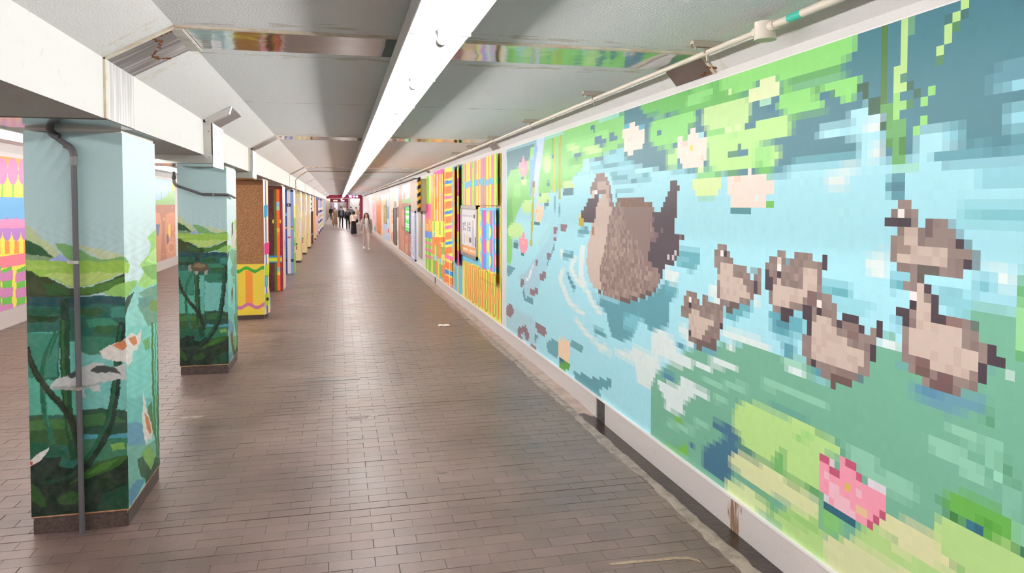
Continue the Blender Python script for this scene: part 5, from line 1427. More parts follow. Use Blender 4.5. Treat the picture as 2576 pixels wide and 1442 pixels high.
# ---- the duck
B_()
DK, BR, LT, MD = '#4b414b', '#735d59', '#d0bcb2', '#8e7a78'
M.p(LT, (583, 650), (585, 560), (612, 540), (612, 440), (640, 400), (700, 380), (720, 450), (716, 560), (690, 620), (690, 700), (660, 800), (655, 900), (660, 1020), (600, 992), (572, 930), (555, 850), (560, 700))
M.p(['#8f7976', '#8a7370', '#93807d', '#988480', '#87716e'], (745, 430), (765, 405), (910, 398), (930, 425), (962, 430), (988, 480), (1000, 640), (965, 780), (960, 830), (1000, 850), (1028, 880), (1032, 965), (940, 1045), (850, 1078), (770, 1082), (660, 1032), (640, 900), (660, 800), (690, 640), (700, 540), (735, 470))
M.p(['#8f7976', '#846e6c', '#a8948b', '#988480', '#9c8881'], (720, 470), (800, 470), (800, 600), (880, 680), (900, 800), (980, 900), (880, 1060), (770, 1075), (660, 1020), (645, 850), (690, 640))
M.p('#897470', (800, 440), (960, 440), (975, 520), (965, 760), (930, 830), (900, 700), (830, 620), (800, 540)).p(['#7b5d51', '#8b6350', '#75605c'], (745, 445), (765, 405), (910, 398), (930, 425), (962, 430), (985, 460), (930, 455), (800, 455)).p('#8b6a60', (600, 300), (625, 250), (660, 245), (692, 275), (600, 300))
M.p('#8b7372', (598, 300), (625, 255), (690, 270), (712, 330), (730, 460), (705, 460), (690, 390), (640, 380), (610, 420), (575, 380), (580, 350)).p('#b9a69e', (622, 310), (680, 300), (702, 350), (712, 450), (690, 420), (680, 350), (640, 345), (622, 370))
M.p(DK, (560, 440), (572, 410), (600, 395), (606, 365), (632, 372), (632, 432), (612, 470), (616, 530), (600, 560), (540, 560), (518, 520), (520, 495), (548, 462)).r('#ffffff', (611, 352, 626, 380)).r('#d8c8c0', (590, 365, 606, 400)).r('#c9b23e', (505, 512, 522, 582), (518, 535, 540, 582)).r('#e8dc84', (506, 512, 520, 545)).r('#a47c62', (588, 588, 610, 642))
M.p(DK, (1108, 288), (1136, 285), (1152, 330), (1136, 520), (1120, 640), (1182, 632), (1182, 665), (1150, 700), (1150, 760), (1132, 832), (1090, 830), (1055, 855), (1052, 920), (1030, 965), (1025, 880), (960, 825), (952, 780), (962, 740), (990, 640), (975, 490), (1032, 490), (1050, 430), (1090, 370)).r('#cfc4ca', (1120, 660, 1140, 692), (1112, 762, 1142, 796), (1072, 790, 1096, 820)).r('#8c7e88', (1092, 725, 1112, 758)).r('#78626a', (1150, 640, 1182, 662), (1030, 585, 1045, 620), (975, 520, 990, 580), (965, 645, 1015, 680))
M.p('#665452', (600, 985), (630, 985), (640, 1010), (660, 1030), (770, 1060), (850, 1060), (940, 1020), (1010, 1000), (960, 1045), (850, 1080), (770, 1082), (660, 1040))
# ---- ducklings
C_()
def duckling(outline, light, eye, dark, spots=()):
    M.p(['#8c7b78', '#93827d', '#85736f'], *outline)
    M.p(['#d0beb2', '#c6b2a8', '#cfbcb2'], *light)
    for q in spots:
        M.r(q[0], q[1:])
    x0, y0, x1, y1 = eye
    M.r('#fbf0f0', (x0, y0, x1, (y0 + y1) / 2)).r('#3d333b', (x0, (y0 + y1) / 2, x1, y1))
    for q in dark:
        if len(q) == 4 and not isinstance(q[0], tuple): M.r('#453a43', q)
        else: M.p('#453a43', *q)
duckling([(140, 680), (190, 690), (210, 740), (232, 795), (235, 740), (252, 735), (252, 705), (268, 710), (285, 750), (300, 780), (395, 825), (395, 940), (372, 970), (350, 1050), (332, 1088), (290, 1112), (160, 1062), (140, 1010), (140, 900), (88, 850), (88, 815), (105, 780), (122, 720)],
         [(140, 900), (165, 830), (210, 840), (240, 900), (310, 920), (310, 950), (262, 970), (240, 1040), (160, 1022), (145, 980)], (138, 752, 158, 832), [(138, 985, 154, 1022), (355, 935, 376, 976)], [('#6b5a58', 200, 1045, 330, 1100), ('#a8958c', 300, 870, 330, 900), ('#6e7c80', 178, 735, 195, 760)])
duckling([(360, 355), (420, 360), (420, 400), (445, 405), (445, 530), (470, 530), (470, 495), (540, 505), (560, 560), (600, 620), (615, 560), (640, 562), (640, 740), (590, 735), (585, 775), (530, 812), (400, 800), (355, 762), (335, 700), (355, 640), (355, 560), (335, 552), (315, 500), (338, 390)],
         [(355, 565), (372, 510), (445, 530), (462, 600), (560, 650), (562, 742), (500, 772), (355, 742)], (378, 397, 402, 482), [(590, 648, 638, 735)], [('#8fb4c0', 588, 555, 615, 600), ('#655856', 400, 790, 488, 838), ('#7f8b90', 340, 395, 356, 450)])
duckling([(725, 435), (810, 440), (810, 490), (870, 490), (870, 450), (998, 460), (1000, 510), (1065, 520), (1065, 570), (1060, 690), (1000, 740), (960, 805), (890, 850), (745, 842), (720, 800), (695, 790), (695, 710), (668, 700), (668, 520), (700, 480)],
         [(720, 690), (780, 592), (800, 650), (930, 670), (960, 560), (1030, 560), (1030, 680), (960, 762), (920, 802), (720, 790)], (750, 534, 778, 628), [[(668, 570), (720, 570), (720, 630), (747, 630), (747, 670), (720, 672), (720, 712), (668, 700)], (1065, 465, 1098, 572), (776, 828, 892, 898)], [('#d8c8bc', 750, 485, 778, 534), ('#7aa0ac', 808, 490, 838, 530), ('#a08a86', 810, 600, 920, 640)])
duckling([(990, 720), (1130, 740), (1130, 790), (1165, 800), (1165, 910), (1205, 920), (1205, 865), (1315, 880), (1355, 950), (1355, 1000), (1400, 1010), (1400, 965), (1440, 965), (1440, 1200), (1395, 1290), (1355, 1290), (1270, 1372), (1125, 1332), (1020, 1232), (955, 1172), (925, 1100), (925, 1010), (990, 1000), (960, 900)],
         [(1020, 890), (1130, 880), (1165, 960), (1200, 1010), (1280, 1080), (1355, 1110), (1352, 1232), (1310, 1272), (1020, 1200), (990, 1100)], (1025, 770, 1060, 878), [[(925, 815), (990, 820), (990, 1022), (955, 1012), (955, 880), (925, 850)], (1205, 866, 1315, 932), (1315, 946, 1355, 1000), (1442, 915, 1482, 1032), (1396, 1080, 1440, 1192), (1165, 910, 1200, 966), (990, 1180, 1020, 1232)], [('#67524e', 1125, 1300, 1270, 1370), ('#7b6262', 960, 720, 1025, 790), ('#5b7a80', 1310, 1300, 1352, 1340), ('#7e6664', 1265, 960, 1315, 1060)])
duckling([(1585, 95), (1720, 95), (1720, 157), (1770, 157), (1770, 285), (1820, 290), (1820, 222), (1978, 228), (1980, 290), (2030, 300), (2035, 370), (2090, 440), (2140, 440), (2140, 570), (2080, 570), (1915, 612), (1760, 602), (1580, 520), (1535, 515), (1535, 335), (1580, 335), (1580, 275), (1540, 270), (1540, 155), (1585, 155)],
         [(1625, 285), (1765, 280), (1765, 410), (1975, 425), (1975, 560), (1580, 515), (1580, 430), (1670, 400)], (1625, 157, 1674, 276), [(1493, 213, 1580, 270), (2035, 365, 2088, 432), (2085, 502, 2138, 572)], [('#8fbccc', 1978, 230, 2034, 292), ('#8fbccc', 2034, 300, 2090, 366), ('#7fa8b4', 2090, 370, 2140, 440), ('#5d5753', 1762, 545, 1915, 612), ('#c2b0a6', 1675, 157, 1722, 215), ('#6f5c5c', 1818, 226, 1870, 345), ('#9b8880', 1580, 345, 1670, 430), ('#7f9aa2', 2140, 445, 2200, 570)])
duckling([(1715, 600), (1810, 612), (1810, 680), (1860, 690), (1860, 940), (1965, 890), (2125, 922), (2125, 990), (2180, 1010), (2240, 1100), (2240, 1300), (2180, 1340), (2115, 1402), (2010, 1435), (1850, 1382), (1705, 1282), (1660, 1200), (1618, 1140), (1618, 1010), (1665, 960), (1708, 850), (1665, 740), (1665, 660)],
         [(1715, 660), (1810, 670), (1810, 760), (1860, 950), (1965, 960), (2075, 1000), (2075, 1100), (2180, 1170), (2180, 1282), (2010, 1292), (1850, 1240), (1705, 1160), (1665, 1100), (1665, 965), (1750, 930)], (1710, 725, 1760, 852), [[(1575, 822), (1665, 835), (1708, 850), (1708, 966), (1660, 956), (1660, 892), (1575, 880)], (1620, 770, 1660, 832), (1810, 678, 1860, 742), (1860, 745, 1912, 912), (1910, 890, 1966, 956), [(2245, 1090), (2305, 1100), (2305, 1180), (2370, 1190), (2370, 1258), (2245, 1232)], (2182, 1222, 2240, 1312)], [('#6f5456', 1852, 1290, 2014, 1432), ('#7a5e5c', 1705, 1160, 1850, 1230), ('#5c534e', 1715, 600, 1808, 662), ('#6b544e', 1705, 1230, 1850, 1290), ('#886c68', 1965, 900, 2070, 960), ('#5f6f68', 2125, 920, 2180, 960)])

CELL = 0.0375
mz0, mz1 = 0.172, 2.692
my1, my0 = 9.985, 0.4
nz_ = int(round((mz1 - mz0) / CELL)); ny_ = int(round((my1 - my0) / CELL))
yy = np.linspace(my0, my1, ny_ + 1); zz_ = np.linspace(mz0, mz1, nz_ + 1)
Yg, Zg = np.meshgrid(yy, zz_, indexing='ij')
MX = WR - 0.006
P = np.stack([np.full_like(Yg, MX), Yg, Zg], -1)
yc_, zc_ = np.meshgrid((yy[:-1] + yy[1:]) / 2, (zz_[:-1] + zz_[1:]) / 2, indexing='ij')
def centre_px(dy, dz):
    return np.moveaxis(proj(np.stack([np.full_like(yc_, MX), np.maximum(yc_ + dy, 0.6), zc_ + dz], -1)), -1, 0)
acc = 0
for dy in (-CELL / 4, CELL / 4):
    for dz in (-CELL / 4, CELL / 4):
        acc = acc + M.draw(*centre_px(dy, dz), hard=False)
c = M.draw(*centre_px(0, 0), col=acc / 4, hard=True)
c = np.clip(0.96 * c * (1 + 0.012 * rng.standard_normal(c.shape[:2])[..., None]), 0, 0.92)
mural = grid_obj('pixel_duck_mural', P, None, c, print_mat)
tag(mural, 'huge pixel art mural of a brown duck and six ducklings on a lily pond', 'mural')
MB().box((WR - 0.007, my0, mz1), (WR - 0.001, my1, mz1 + 0.006)).box((WR - 0.007, my1, mz0), (WR - 0.001, my1 + 0.006, mz1 + 0.006)).build('mural_border', mat('white_edge_trim', '#f4f2f1'), mural)

# ================================================================== COLOURFUL CLOTH COLLAGE
Q = Art('#f9f072')
H_ = lambda: Q.crop(1050, 380, 5.5455)
I_ = lambda: Q.crop(1050, 600, 6.0087)
YE, OR, PK2, GR, BL2, LB2 = '#faf070', '#fb9258', '#f57fb8', '#86d44c', '#5ea4f0', '#7dcdf4'
H_()
# leftmost strips
Q.r('#cfe55c', (95, 200, 190, 740)).r('#8ad648', (138, 200, 163, 740)).r(YE, (108, 200, 118, 740), (166, 200, 180, 740))
Q.r('#f76aa8', (95, 740, 188, 955)).r('#f04c94', (130, 740, 150, 955)).r('#fa9a58', (95, 955, 208, 1140)).r(YE, (118, 1010, 126, 1140), (140, 1010, 148, 1140), (162, 960, 175, 1010), (185, 1010, 192, 1140)).r('#f08050', (120, 940, 160, 1015))
Q.p('#5b94ea', (95, 1105), (208, 1135), (208, 1235), (95, 1200))
Q.r('#d9ea5c', (95, 1225, 210, 2000)).r('#7fc93f', (118, 1215, 136, 2000), (155, 1225, 188, 2000))
for a in (1250, 1345, 1440):
    Q.p('#f27ab2', (95, a), (208, a + 40), (208, a + 75), (95, a + 35))
# second strip
Q.r(YE, (188, 100, 380, 980))
for i, x in enumerate((190, 208, 244, 262, 290, 312, 330, 350)):
    Q.r('#fba04e' if i % 2 == 0 else '#f9a8b8', (x, 100, x + 12, 980))
Q.r('#f67cba', (188, 100, 380, 322)).r('#fa9a50', (240, 350, 262, 500), (245, 650, 275, 820), (285, 500, 300, 700))
Q.r('#fb9450', (205, 320, 232, 980), (352, 300, 378, 1330))
Q.r(YE, (205, 980, 380, 1442)).r('#fb9350', (240, 1222, 312, 1310), (208, 1200, 240, 1442)).r('#8fd052', (226, 960, 242, 1120), (305, 985, 322, 1170), (330, 1340, 380, 1442), (265, 1310, 283, 1442)).r('#78c8ee', (226, 1130, 242, 1195)).r('#fb9450', (282, 1310, 330, 1442))
# ladder strip
Q.r(YE, (378, 100, 492, 2000))
seq = [(290, 380, OR), (408, 456, '#4f98e8'), (486, 590, OR), (622, 664, PK2), (700, 800, OR), (832, 876, '#4f98e8'), (908, 1006, OR), (1036, 1086, PK2), (1130, 1232, OR), (1262, 1302, '#4f98e8'), (1338, 1430, OR)]
for a, b, cc in seq:
    Q.p(cc, (378 + (a % 3), a + 12), (492, a - 8), (492, b - 8), (378, b + 12))
Q.r('#8fd8c0', (478, 360, 486, 1400), (386, 280, 392, 1400))
# blue strip with orange lobes
Q.r('#6ac6f2', (490, 80, 628, 2000))
for yc0 in (385, 620, 880, 1120, 1380):
    Q.e('#fbb24c', 523, yc0, 30, 135).e('#fbb24c', 598, yc0 - 8, 22, 130)
Q.r('#f6d83c', (552, 200, 576, 2000))
for a, b in ((378, 622), (880, 1122), (1392, 1600)):
    Q.r('#f27cb4', (548, a, 600, b)).r('#e0508c', (548, a, 566, b))  # deeper pink band paints in the shadow on the fold
# top right stripes
Q.r('#fbf378', (626, -50, 1200, 800))
for x0, x1 in ((658, 682), (733, 757), (793, 824), (880, 914), (930, 962), (1030, 1060), (1112, 1150)):
    Q.r('#f79cc8', (x0, -50, x1, 800))
for x0, x1 in ((630, 645), (758, 770), (784, 797), (914, 934), (1060, 1071), (1095, 1109)):
    Q.r('#86d84e', (x0, -50, x1, 800))
for x0, x1 in ((700, 711), (846, 858), (990, 1001)):
    Q.r('#f9b864', (x0, -50, x1, 800))
for x0, x1, ya in ((658, 700, 437), (712, 757, 420), (793, 846, 405), (858, 912, 390), (936, 992, 405), (1002, 1060, 382), (1112, 1160, 375)):
    Q.p('#84cbf8', (x0, ya), (x1, ya - 6), (x1, ya + 84), (x0, ya + 80))
Q.r('#fbf378', (940, -50, 1200, 60)) if False else None
# blue half-moon sheet
Q.r('#8ad8f4', (866, 792, 1146, 2000))
for j in range(5):
    a = 828 + j * 202
    even = j % 2 == 0
    c1, c2 = ('#f56fb2', '#5ca6f2') if even else ('#5ca6f2', '#f56fb2')
    Q.r(c1, (912, a, 960, a + 202)).r(c1, (1016, a, 1046, a + 202)).r(c2, (1062, a, 1082, a + 202)).r(c2, (1112, a, 1142, a + 202)).r(c2, (895, a, 910, a + 202))
    for x, rr, sg in ((1000, 34, -1), (1108, 26, -1), (893, 18, -1)):
        Q.p('#f8f070', *[(x + sg * rr * math.cos(q) * (1 if even or x != 1000 else -0.9), a + 101 + 92 * math.sin(q)) for q in np.linspace(-PI / 2, PI / 2, 14)])
# lower loops
I_()
Q.p('#7fd2ee', (676, 200), (940, 300), (975, 440), (680, 330))
Q.p('#fbf070', (680, 325), (970, 470), (1080, 490), (1290, 560), (1290, 1330), (680, 920))
xs_ = [700, 722, 758, 800, 845, 888, 935, 985, 1042, 1100, 1160, 1225, 1290]
for i in range(1, len(xs_)):
    x = xs_[i]; w = (xs_[i] - xs_[i - 1]) * 0.47
    yt = 345 + (x - 700) * 0.395; yb = 890 + (x - 700) * 0.66
    oc, ic = ('#6fcb3c', '#fbb050') if i % 2 else ('#fb8a44', '#f4f268')
    ring = lambda ww, g: [(x + ww * math.cos(q), (yt + g + w * 1.6 if math.sin(q) < 0 else yb - g - w * 1.6) + ww * 1.6 * math.sin(q)) for q in np.linspace(0, 2 * PI, 25)[:-1]]
    Q.p(oc, *ring(w, 0)).p('#f9f070' if i % 2 else oc, *ring(w * .78, 0)).p(ic if i % 2 else '#78cc3e', *ring(w * .56, 0)).p('#fb9048' if i % 2 else '#f8f270', *ring(w * .32, 0))
    ym = yt + (yb - yt) * (0.38 if i % 2 else 0.55)
    Q.r('#fbb058', (x - w * .9, ym, x + w * .9, ym + 70 + i * 3))
# lower part of left strips
Q.r('#fb9350', (222, -20, 420, 60)).r(OR, (255, 0, 340, 100))
for x0, y0_, x1, y1_, cc in ((262, 100, 305, 270, '#8fd052'), (262, 100, 284, 270, YE), (305, 80, 360, 320, OR), (236, 255, 262, 340, LB2), (285, 270, 305, 360, LB2), (236, 330, 275, 540, '#8cc858'), (275, 345, 308, 560, OR), (308, 300, 330, 620, YE), (330, 380, 372, 610, '#8cc858'), (332, 300, 356, 370, LB2), (382, 330, 405, 420, LB2), (356, 310, 382, 400, YE), (372, 400, 425, 700, OR), (236, 510, 256, 560, LB2), (285, 540, 300, 610, LB2), (326, 570, 350, 640, LB2), (380, 600, 402, 690, LB2)):
    Q.r(cc, (x0, y0_, x1, y1_))
for a, b, cc in ((225, 290, PK2), (330, 440, OR), (455, 520, '#4f98e8'), (550, 650, OR), (665, 720, PK2)):
    Q.p(cc, (412, a), (560, a + 70), (560, b + 75), (412, b))
Q.r('#9adf70', (540, 300, 556, 800)).r(YE, (480, 300, 492, 800))

cz0, cz1 = 0.175, 2.67
def wall_sheet(name, y0, y1, z0, z1, off, dy, dz, m, parent=None, base=0.008):
    """off(u,v) -> distance from the wall; u along the passage, v up"""
    nu, nv = max(3, int((y1 - y0) / dy) + 1), max(3, int((z1 - z0) / dz) + 1)
    u, v = np.meshgrid(np.linspace(0, 1, nu), np.linspace(0, 1, nv), indexing='ij')
    P = np.stack([WR - base - off(u, v), y0 + u * (y1 - y0), z0 + v * (z1 - z0)], -1)
    F = (P[:-1, :-1] + P[1:, 1:]) / 2
    c = Q.draw(*np.moveaxis(proj(F), -1, 0))
    return grid_obj(name, P, None, np.clip(c, 0, .92), m, parent)
yw = lambda X, crop=5.5455: on(1050 + X / crop, 560, 0, WR - 0.01).y
cm = wall_sheet('collage_mural', 10.31, 19.9, cz0, cz1, lambda u, v: 0 * u, 0.03, 0.014, print_mat, base=0.005)
tag(cm, 'bright paper collage of stripes, loops and lobes covering the wall past the duck mural', 'mural')
def banner(X0, X1, z0, z1, off, label):
    a, b = sorted((yw(X0), yw(X1)))
    o = wall_sheet('cloth_banner', a, b, z0, z1, off, 0.03, 0.016, cloth_mat)
    return tag(o, label, 'banner')
banner(232, 372, 0.95, 2.72, lambda u, v: 0.012 + 0.035 * (1 - u) * np.abs(np.sin(u * 9)), 'hanging cloth with yellow and orange stripes and pink top edge')
banner(378, 492, 0.25, 2.70, lambda u, v: 0.010 + 0.012 * np.abs(np.sin(u * 6)), 'hanging cloth ladder of orange, blue and pink bars')
banner(492, 562, 0.75, 2.69, lambda u, v: 0.012 + 0.05 * (1 - u) ** 3, 'blue cloth with orange lobes, half that folds into the shaded crease')
banner(564, 626, 0.75, 2.69, lambda u, v: 0.012 + 0.06 * (1 - u) ** 3, 'blue cloth with orange lobes and pink bars beside the framed poster')
banner(630, 1160, 1.91, 2.67, lambda u, v: 0.016 + 0.03 * (1 - u) ** 3 + 0.005 * np.sin(u * 22), 'yellow cloth with pink and green vertical stripes and blue checks')
banner(868, 1146, 0.72, 1.88, lambda u, v: 0.024 + 0.03 * (1 - u) ** 3 + 0.004 * np.sin(u * 14), 'pale blue cloth with half moons hanging beside the framed poster')

# framed poster in the collage
pa, pb = sorted((yw(632), yw(866)))
z_t = on(1050 + 630 / 5.5455, 380 + 760 / 5.5455, 0, WR).z; z_b = on(1050 + 935 / 6.0087, 600 + 325 / 6.0087, 0, WR).z
fp = thing('poster_frame', 'aluminium framed notice poster set in the colourful collage', 'poster frame', (WR - 0.05, (pa + pb) / 2, z_b))
fr = MB(); fw = 0.07
fr.box((WR - 0.06, pa, z_b), (WR, pa + fw, z_t)).box((WR - 0.06, pb - fw, z_b), (WR, pb, z_t)).box((WR - 0.06, pa, z_b), (WR, pb, z_b + 0.06)).box((WR - 0.06, pa, z_t - 0.06), (WR, pb, z_t))
fr.build('frame', mat('brushed_aluminium', '#c9c8c8', 0.35, 0.9), fp)
PA = Art('#f2f3fa')
PA.r('#f2a64c', (0, 0, 1, .16)).r('#fbe6d0', (.08, .04, .42, .10), (.5, .04, .92, .10))
for i, u0 in enumerate((.06, .18, .38, .50)):
    for j in range(6):
        if (i * 3 + j) % 7 != 5:
            PA.r('#4c4e5c', (u0, .50 + j * .035, u0 + .07, .522 + j * .035))
for u0 in (.05, .15, .27, .38, .5, .62):
    PA.r('#b9bcd8', (u0, .82, u0 + .07, .86))
PA.r('#c3c8e4', (.68, .2, .8, .75), (.12, .2, .2, .42)).r('#f4cbb8', (.70, .62, .8, .72)).r('#5a5c6c', (.48, .25, .62, .36), (.84, .18, .96, .4)).r('#f6dcb4', (.28, .25, .42, .4)).r('#3c3e4c', (.76, .8, .86, .88))
u, v = np.meshgrid(np.linspace(0, 1, 61), np.linspace(0, 1, 101), indexing='ij')
Pp = np.stack([np.full_like(u, WR - 0.035), pb - fw - u * (pb - pa - 2 * fw), z_b + .06 + v * (z_t - z_b - .12)], -1)
grid_obj('poster', Pp, None, PA.draw(u[:-1, :-1], v[:-1, :-1]), print_mat, fp)
MB().box((WR - 0.052, pa + fw * .5, z_b + .03), (WR - 0.048, pb - fw * .5, z_t - .03)).build('glass', None or mat('frame_glass', '#ffffff', 0.05), fp)
g = MATS['frame_glass']; g.node_tree.nodes['Principled BSDF'].inputs['Alpha'].default_value = 0.06

# ================================================================== FURTHER ALONG THE RIGHT WALL
J_ = (940, 380, 5.15)
def wy(X): return on(940 + X / 5.15, 560, 0, WR).y
def wz(X, Y): return on(940 + X / 5.15, 380 + Y / 5.15, 0, WR).z
B3 = Art('#b77a62').crop(*J_)
B3.r('#c4866c', (330, 380, 365, 1400)).p('#bfe0f8', (368, 430), (470, 390), (470, 640), (368, 650)).p('#e89468', (378, 560), (392, 520), (412, 560), (412, 640), (380, 640)).p('#8cc078', (366, 620), (400, 640), (470, 600), (550, 640), (550, 670), (470, 680), (366, 680)).p('#8fb4d8', (480, 690), (550, 690), (550, 745), (480, 745)).p('#d69a84', (370, 760), (415, 760), (415, 1000), (360, 950)).r('#d8a890', (378, 1090, 392, 1300), (410, 1100, 440, 1320), (470, 1200, 490, 1300)).r('#e0745c', (412, 1130, 436, 1200)).p('#d3937e', (340, 1000), (400, 1050), (360, 1300)).p('#c890a0', (430, 1110), (450, 1110), (445, 1190), (430, 1190)).p('#a06450', (325, 1300), (550, 1390), (550, 1440), (325, 1360))
B3.p('#f4e4dc', (490, 360), (545, 340), (545, 600), (490, 610)).r('#e49c80', (474, 380, 490, 600))
# pale story panel
B3.r('#fae6d0', (212, 300, 325, 1400)).r('#bfe0f6', (228, 300, 325, 640)).p('#f9cfa0', (230, 515), (268, 510), (268, 640), (230, 640)).r('#e8b08c', (232, 760, 262, 940)).r('#f6d4b8', (232, 800, 262, 830), (232, 870, 262, 895)).r('#8c6c58', (302, 720, 325, 860)).e('#e8aa88', 245, 1110, 20, 70).e('#e8b898', 308, 1090, 12, 60).r('#a89c98', (262, 650, 298, 730))
# orange / blue panels
B3.r('#f0a274', (36, 300, 100, 1400)).r('#f7dcae', (100, 300, 140, 1400)).r('#e68a58', (40, 700, 96, 1080)).r('#a894c4', (72, 540, 90, 640)).r('#c8d8f0', (118, 700, 212, 1400)).r('#cfe4f4', (170, 540, 212, 1100)).p('#f0d4a4', (105, 580), (175, 560), (150, 700), (105, 700)).r('#3c2c28', (66, 1030, 72, 1070), (92, 960, 98, 1000)).e('#f6d0c8', 158, 1050, 14, 40).r('#d85c5c', (182, 1010, 200, 1060)).r('#6c8cb0', (178, 720, 196, 880)).e('#e8b840', 155, 880, 12, 40)
# pink and grey panels, farthest
B3.r('#f6d2d4', (-60, 300, 28, 1400)).r('#e88c58', (-20, 530, 24, 640)).r('#f9e6e8', (-60, 640, -20, 1000)).r('#e8a4b4', (0, 700, 12, 900)).r('#8cb8b4', (5, 980, 34, 1100)).r('#f8f4f2', (-200, 300, -62, 1400)).r('#c8c4c6', (-100, 600, -86, 900))
def mural3(X0, X1, label, z1=2.62, z0=0.18, dy=0.12):
    a, b = sorted((wy(X0), wy(X1)))
    yv = np.linspace(a, b, max(3, int((b - a) / dy))); zv = np.linspace(z0, z1, 110)
    Yg, Zg = np.meshgrid(yv, zv, indexing='ij')
    P = np.stack([np.full_like(Yg, WR - 0.006), Yg, Zg], -1)
    F = (P[:-1, :-1] + P[1:, 1:]) / 2
    o = grid_obj('wall_mural', P, None, B3.draw(*np.moveaxis(proj(F), -1, 0)), print_mat)
    return tag(o, label, 'mural')
mural3(327, 552, 'brown earth coloured mural with blue sky and orange tower', dy=0.08)
mural3(214, 325, 'pale story mural with blue top and brown figures')
mural3(36, 206, 'orange, cream and pale blue mural with small figures', z1=2.45)
mural3(-60, 28, 'pink abstract mural panel near the red portal', dy=0.3)

# recessed displays in those murals
def wall_display(name, X0, X1, Y0_, Y1_, face, frame, label, cat, dep=0.06, glow=0):
    a, b = sorted((wy(X0), wy(X1)))
    Xm = (X0 + X1) / 2
    zt, zb = wz(Xm, Y0_), max(0.19, wz(Xm, Y1_))
    t = thing(name, label, cat, (WR - dep / 2, (a + b) / 2, zb))
    f_ = MB(); w = 0.05
    f_.box((WR - dep, a, zb), (WR, a + w, zt)).box((WR - dep, b - w, zb), (WR, b, zt)).box((WR - dep, a, zb), (WR, b, zb + w)).box((WR - dep, a, zt - w), (WR, b, zt))
    f_.build('frame', frame, t)
    p_ = MB().box((WR - dep * .6, a + w, zb + w), (WR, b - w, zt - w)).build('panel', face, t)
    return t, a, b, zb, zt
grey_f = mat('grey_frame', '#8f8a88', 0.4, 0.5)
t, a, b, zb, zt = wall_display('light_box', 418, 482, 705, 1055, mat('green_lit_panel', '#3fbf5c', 0.3, emit=0.55), grey_f, 'green lit sign box set in the brown mural', 'sign', 0.05)
sg = MB()
for k_, (h0, h1, w0, w1) in enumerate(((.72, .80, .2, .8), (.52, .62, .25, .75), (.47, .52, .35, .65), (.28, .32, .1, .9), (.20, .24, .15, .8))):
    sg.box((WR - 0.036, a + (b - a) * w0, zb + (zt - zb) * h0), (WR - 0.028, a + (b - a) * w1, zb + (zt - zb) * h1))
sg.build('white_marking', mat('sign_white', '#eefaf0', 0.4, emit=0.5), t)
t, a, b, zb, zt = wall_display('notice_board', 498, 552, 778, 1412, mat('notice_white', '#eef0fa', 0.4), mat('blue_frame', '#b4c4ec', 0.4), 'tall blue framed white notice board beside the green sign', 'notice board', 0.05)
ln = MB()
for k_ in range(24):
    z = zb + (zt - zb) * (0.08 + 0.84 * k_ / 24)
    ln.box((WR - 0.034, a + (b - a) * .15, z), (WR - 0.03, a + (b - a) * random.uniform(.55, .85), z + 0.018))
ln.build('text_line', mat('notice_grey', '#b4bce0', 0.5), t)
t, a, b, zb, zt = wall_display('dark_display', 266, 302, 735, 1210, mat('dark_speckled_panel', '#3f3e46', 0.35, vary=.8, vscale=40, vcol='#8c8a96'), mat('dark_frame', '#55525a', 0.4), 'narrow dark speckled display panel in the pale story mural', 'display', 0.04)
wall_display('yellow_niche', 142, 170, 703, 942, mat('yellow_poster', '#d8c44c', 0.5, vary=.9, vscale=8, vcol='#7c8848'), mat('ochre_frame', '#a8906c', 0.5), 'small yellow poster niche in the orange and blue mural', 'poster', 0.04)

# hazard striped box and steel cabinet between the collage and the brown mural
hz_b, hz_y = mat('hazard_black', '#2a2826', 0.6), mat('hazard_amber', '#f2b43c', 0.6)
ya, yb = on(1052, 470, 0, 2.08).y, on(1040, 470, 0, 2.08).y
ya, yb = min(ya, yb), max(ya, yb)
hb = thing('padded_box', 'wall box with black and amber hazard padding beside the colourful collage', 'wall box', (2.19, ya, 1.85))
MB().box((2.10, ya, 1.75), (WR - 0.001, yb + 1.0, 2.62), 0.01).build('box_body', mat('cream_box', '#cdbfae', 0.6), hb)
for n_, (x0, x1) in enumerate(((2.07, 2.14),)):
    am = MB(); bl = MB()
    z = 1.72
    i = 0
    while z < 2.6:
        tgt = am if i % 2 else bl
        tgt.add([(x0, ya - 0.03, z), (x1, ya - 0.03, z + 0.05), (x1, ya - 0.03, z + 0.15), (x0, ya - 0.03, z + 0.10), (x0, ya + 0.25, z), (x1, ya + 0.25, z + .05), (x1, ya + 0.25, z + 0.15), (x0, ya + 0.25, z + 0.10)],
                [(0, 1, 2, 3), (4, 7, 6, 5), (0, 4, 5, 1), (1, 5, 6, 2), (2, 6, 7, 3), (3, 7, 4, 0)])
        z += 0.10; i += 1
    am.build('amber_stripe', hz_y, hb); bl.build('black_stripe', hz_b, hb)
cbx = thing('steel_cabinet', 'narrow grey steel cabinet door below the hazard padded box', 'cabinet', (WR - 0.03, 20.9, 0.45))
MB().box((WR - 0.05, 20.55, 0.40), (WR - 0.001, 21.25, 1.72), 0.005).build('door', mat('grey_cabinet', '#b4aca6', 0.45, 0.2), cbx)
MB().box((WR - 0.055, 20.7, 0.75), (WR - 0.045, 21.1, 1.45)).build('sticker_panel', mat('sticker_mix', '#a8a0ac', 0.5, vary=1, vscale=9, vcol='#d8b06c'), cbx)

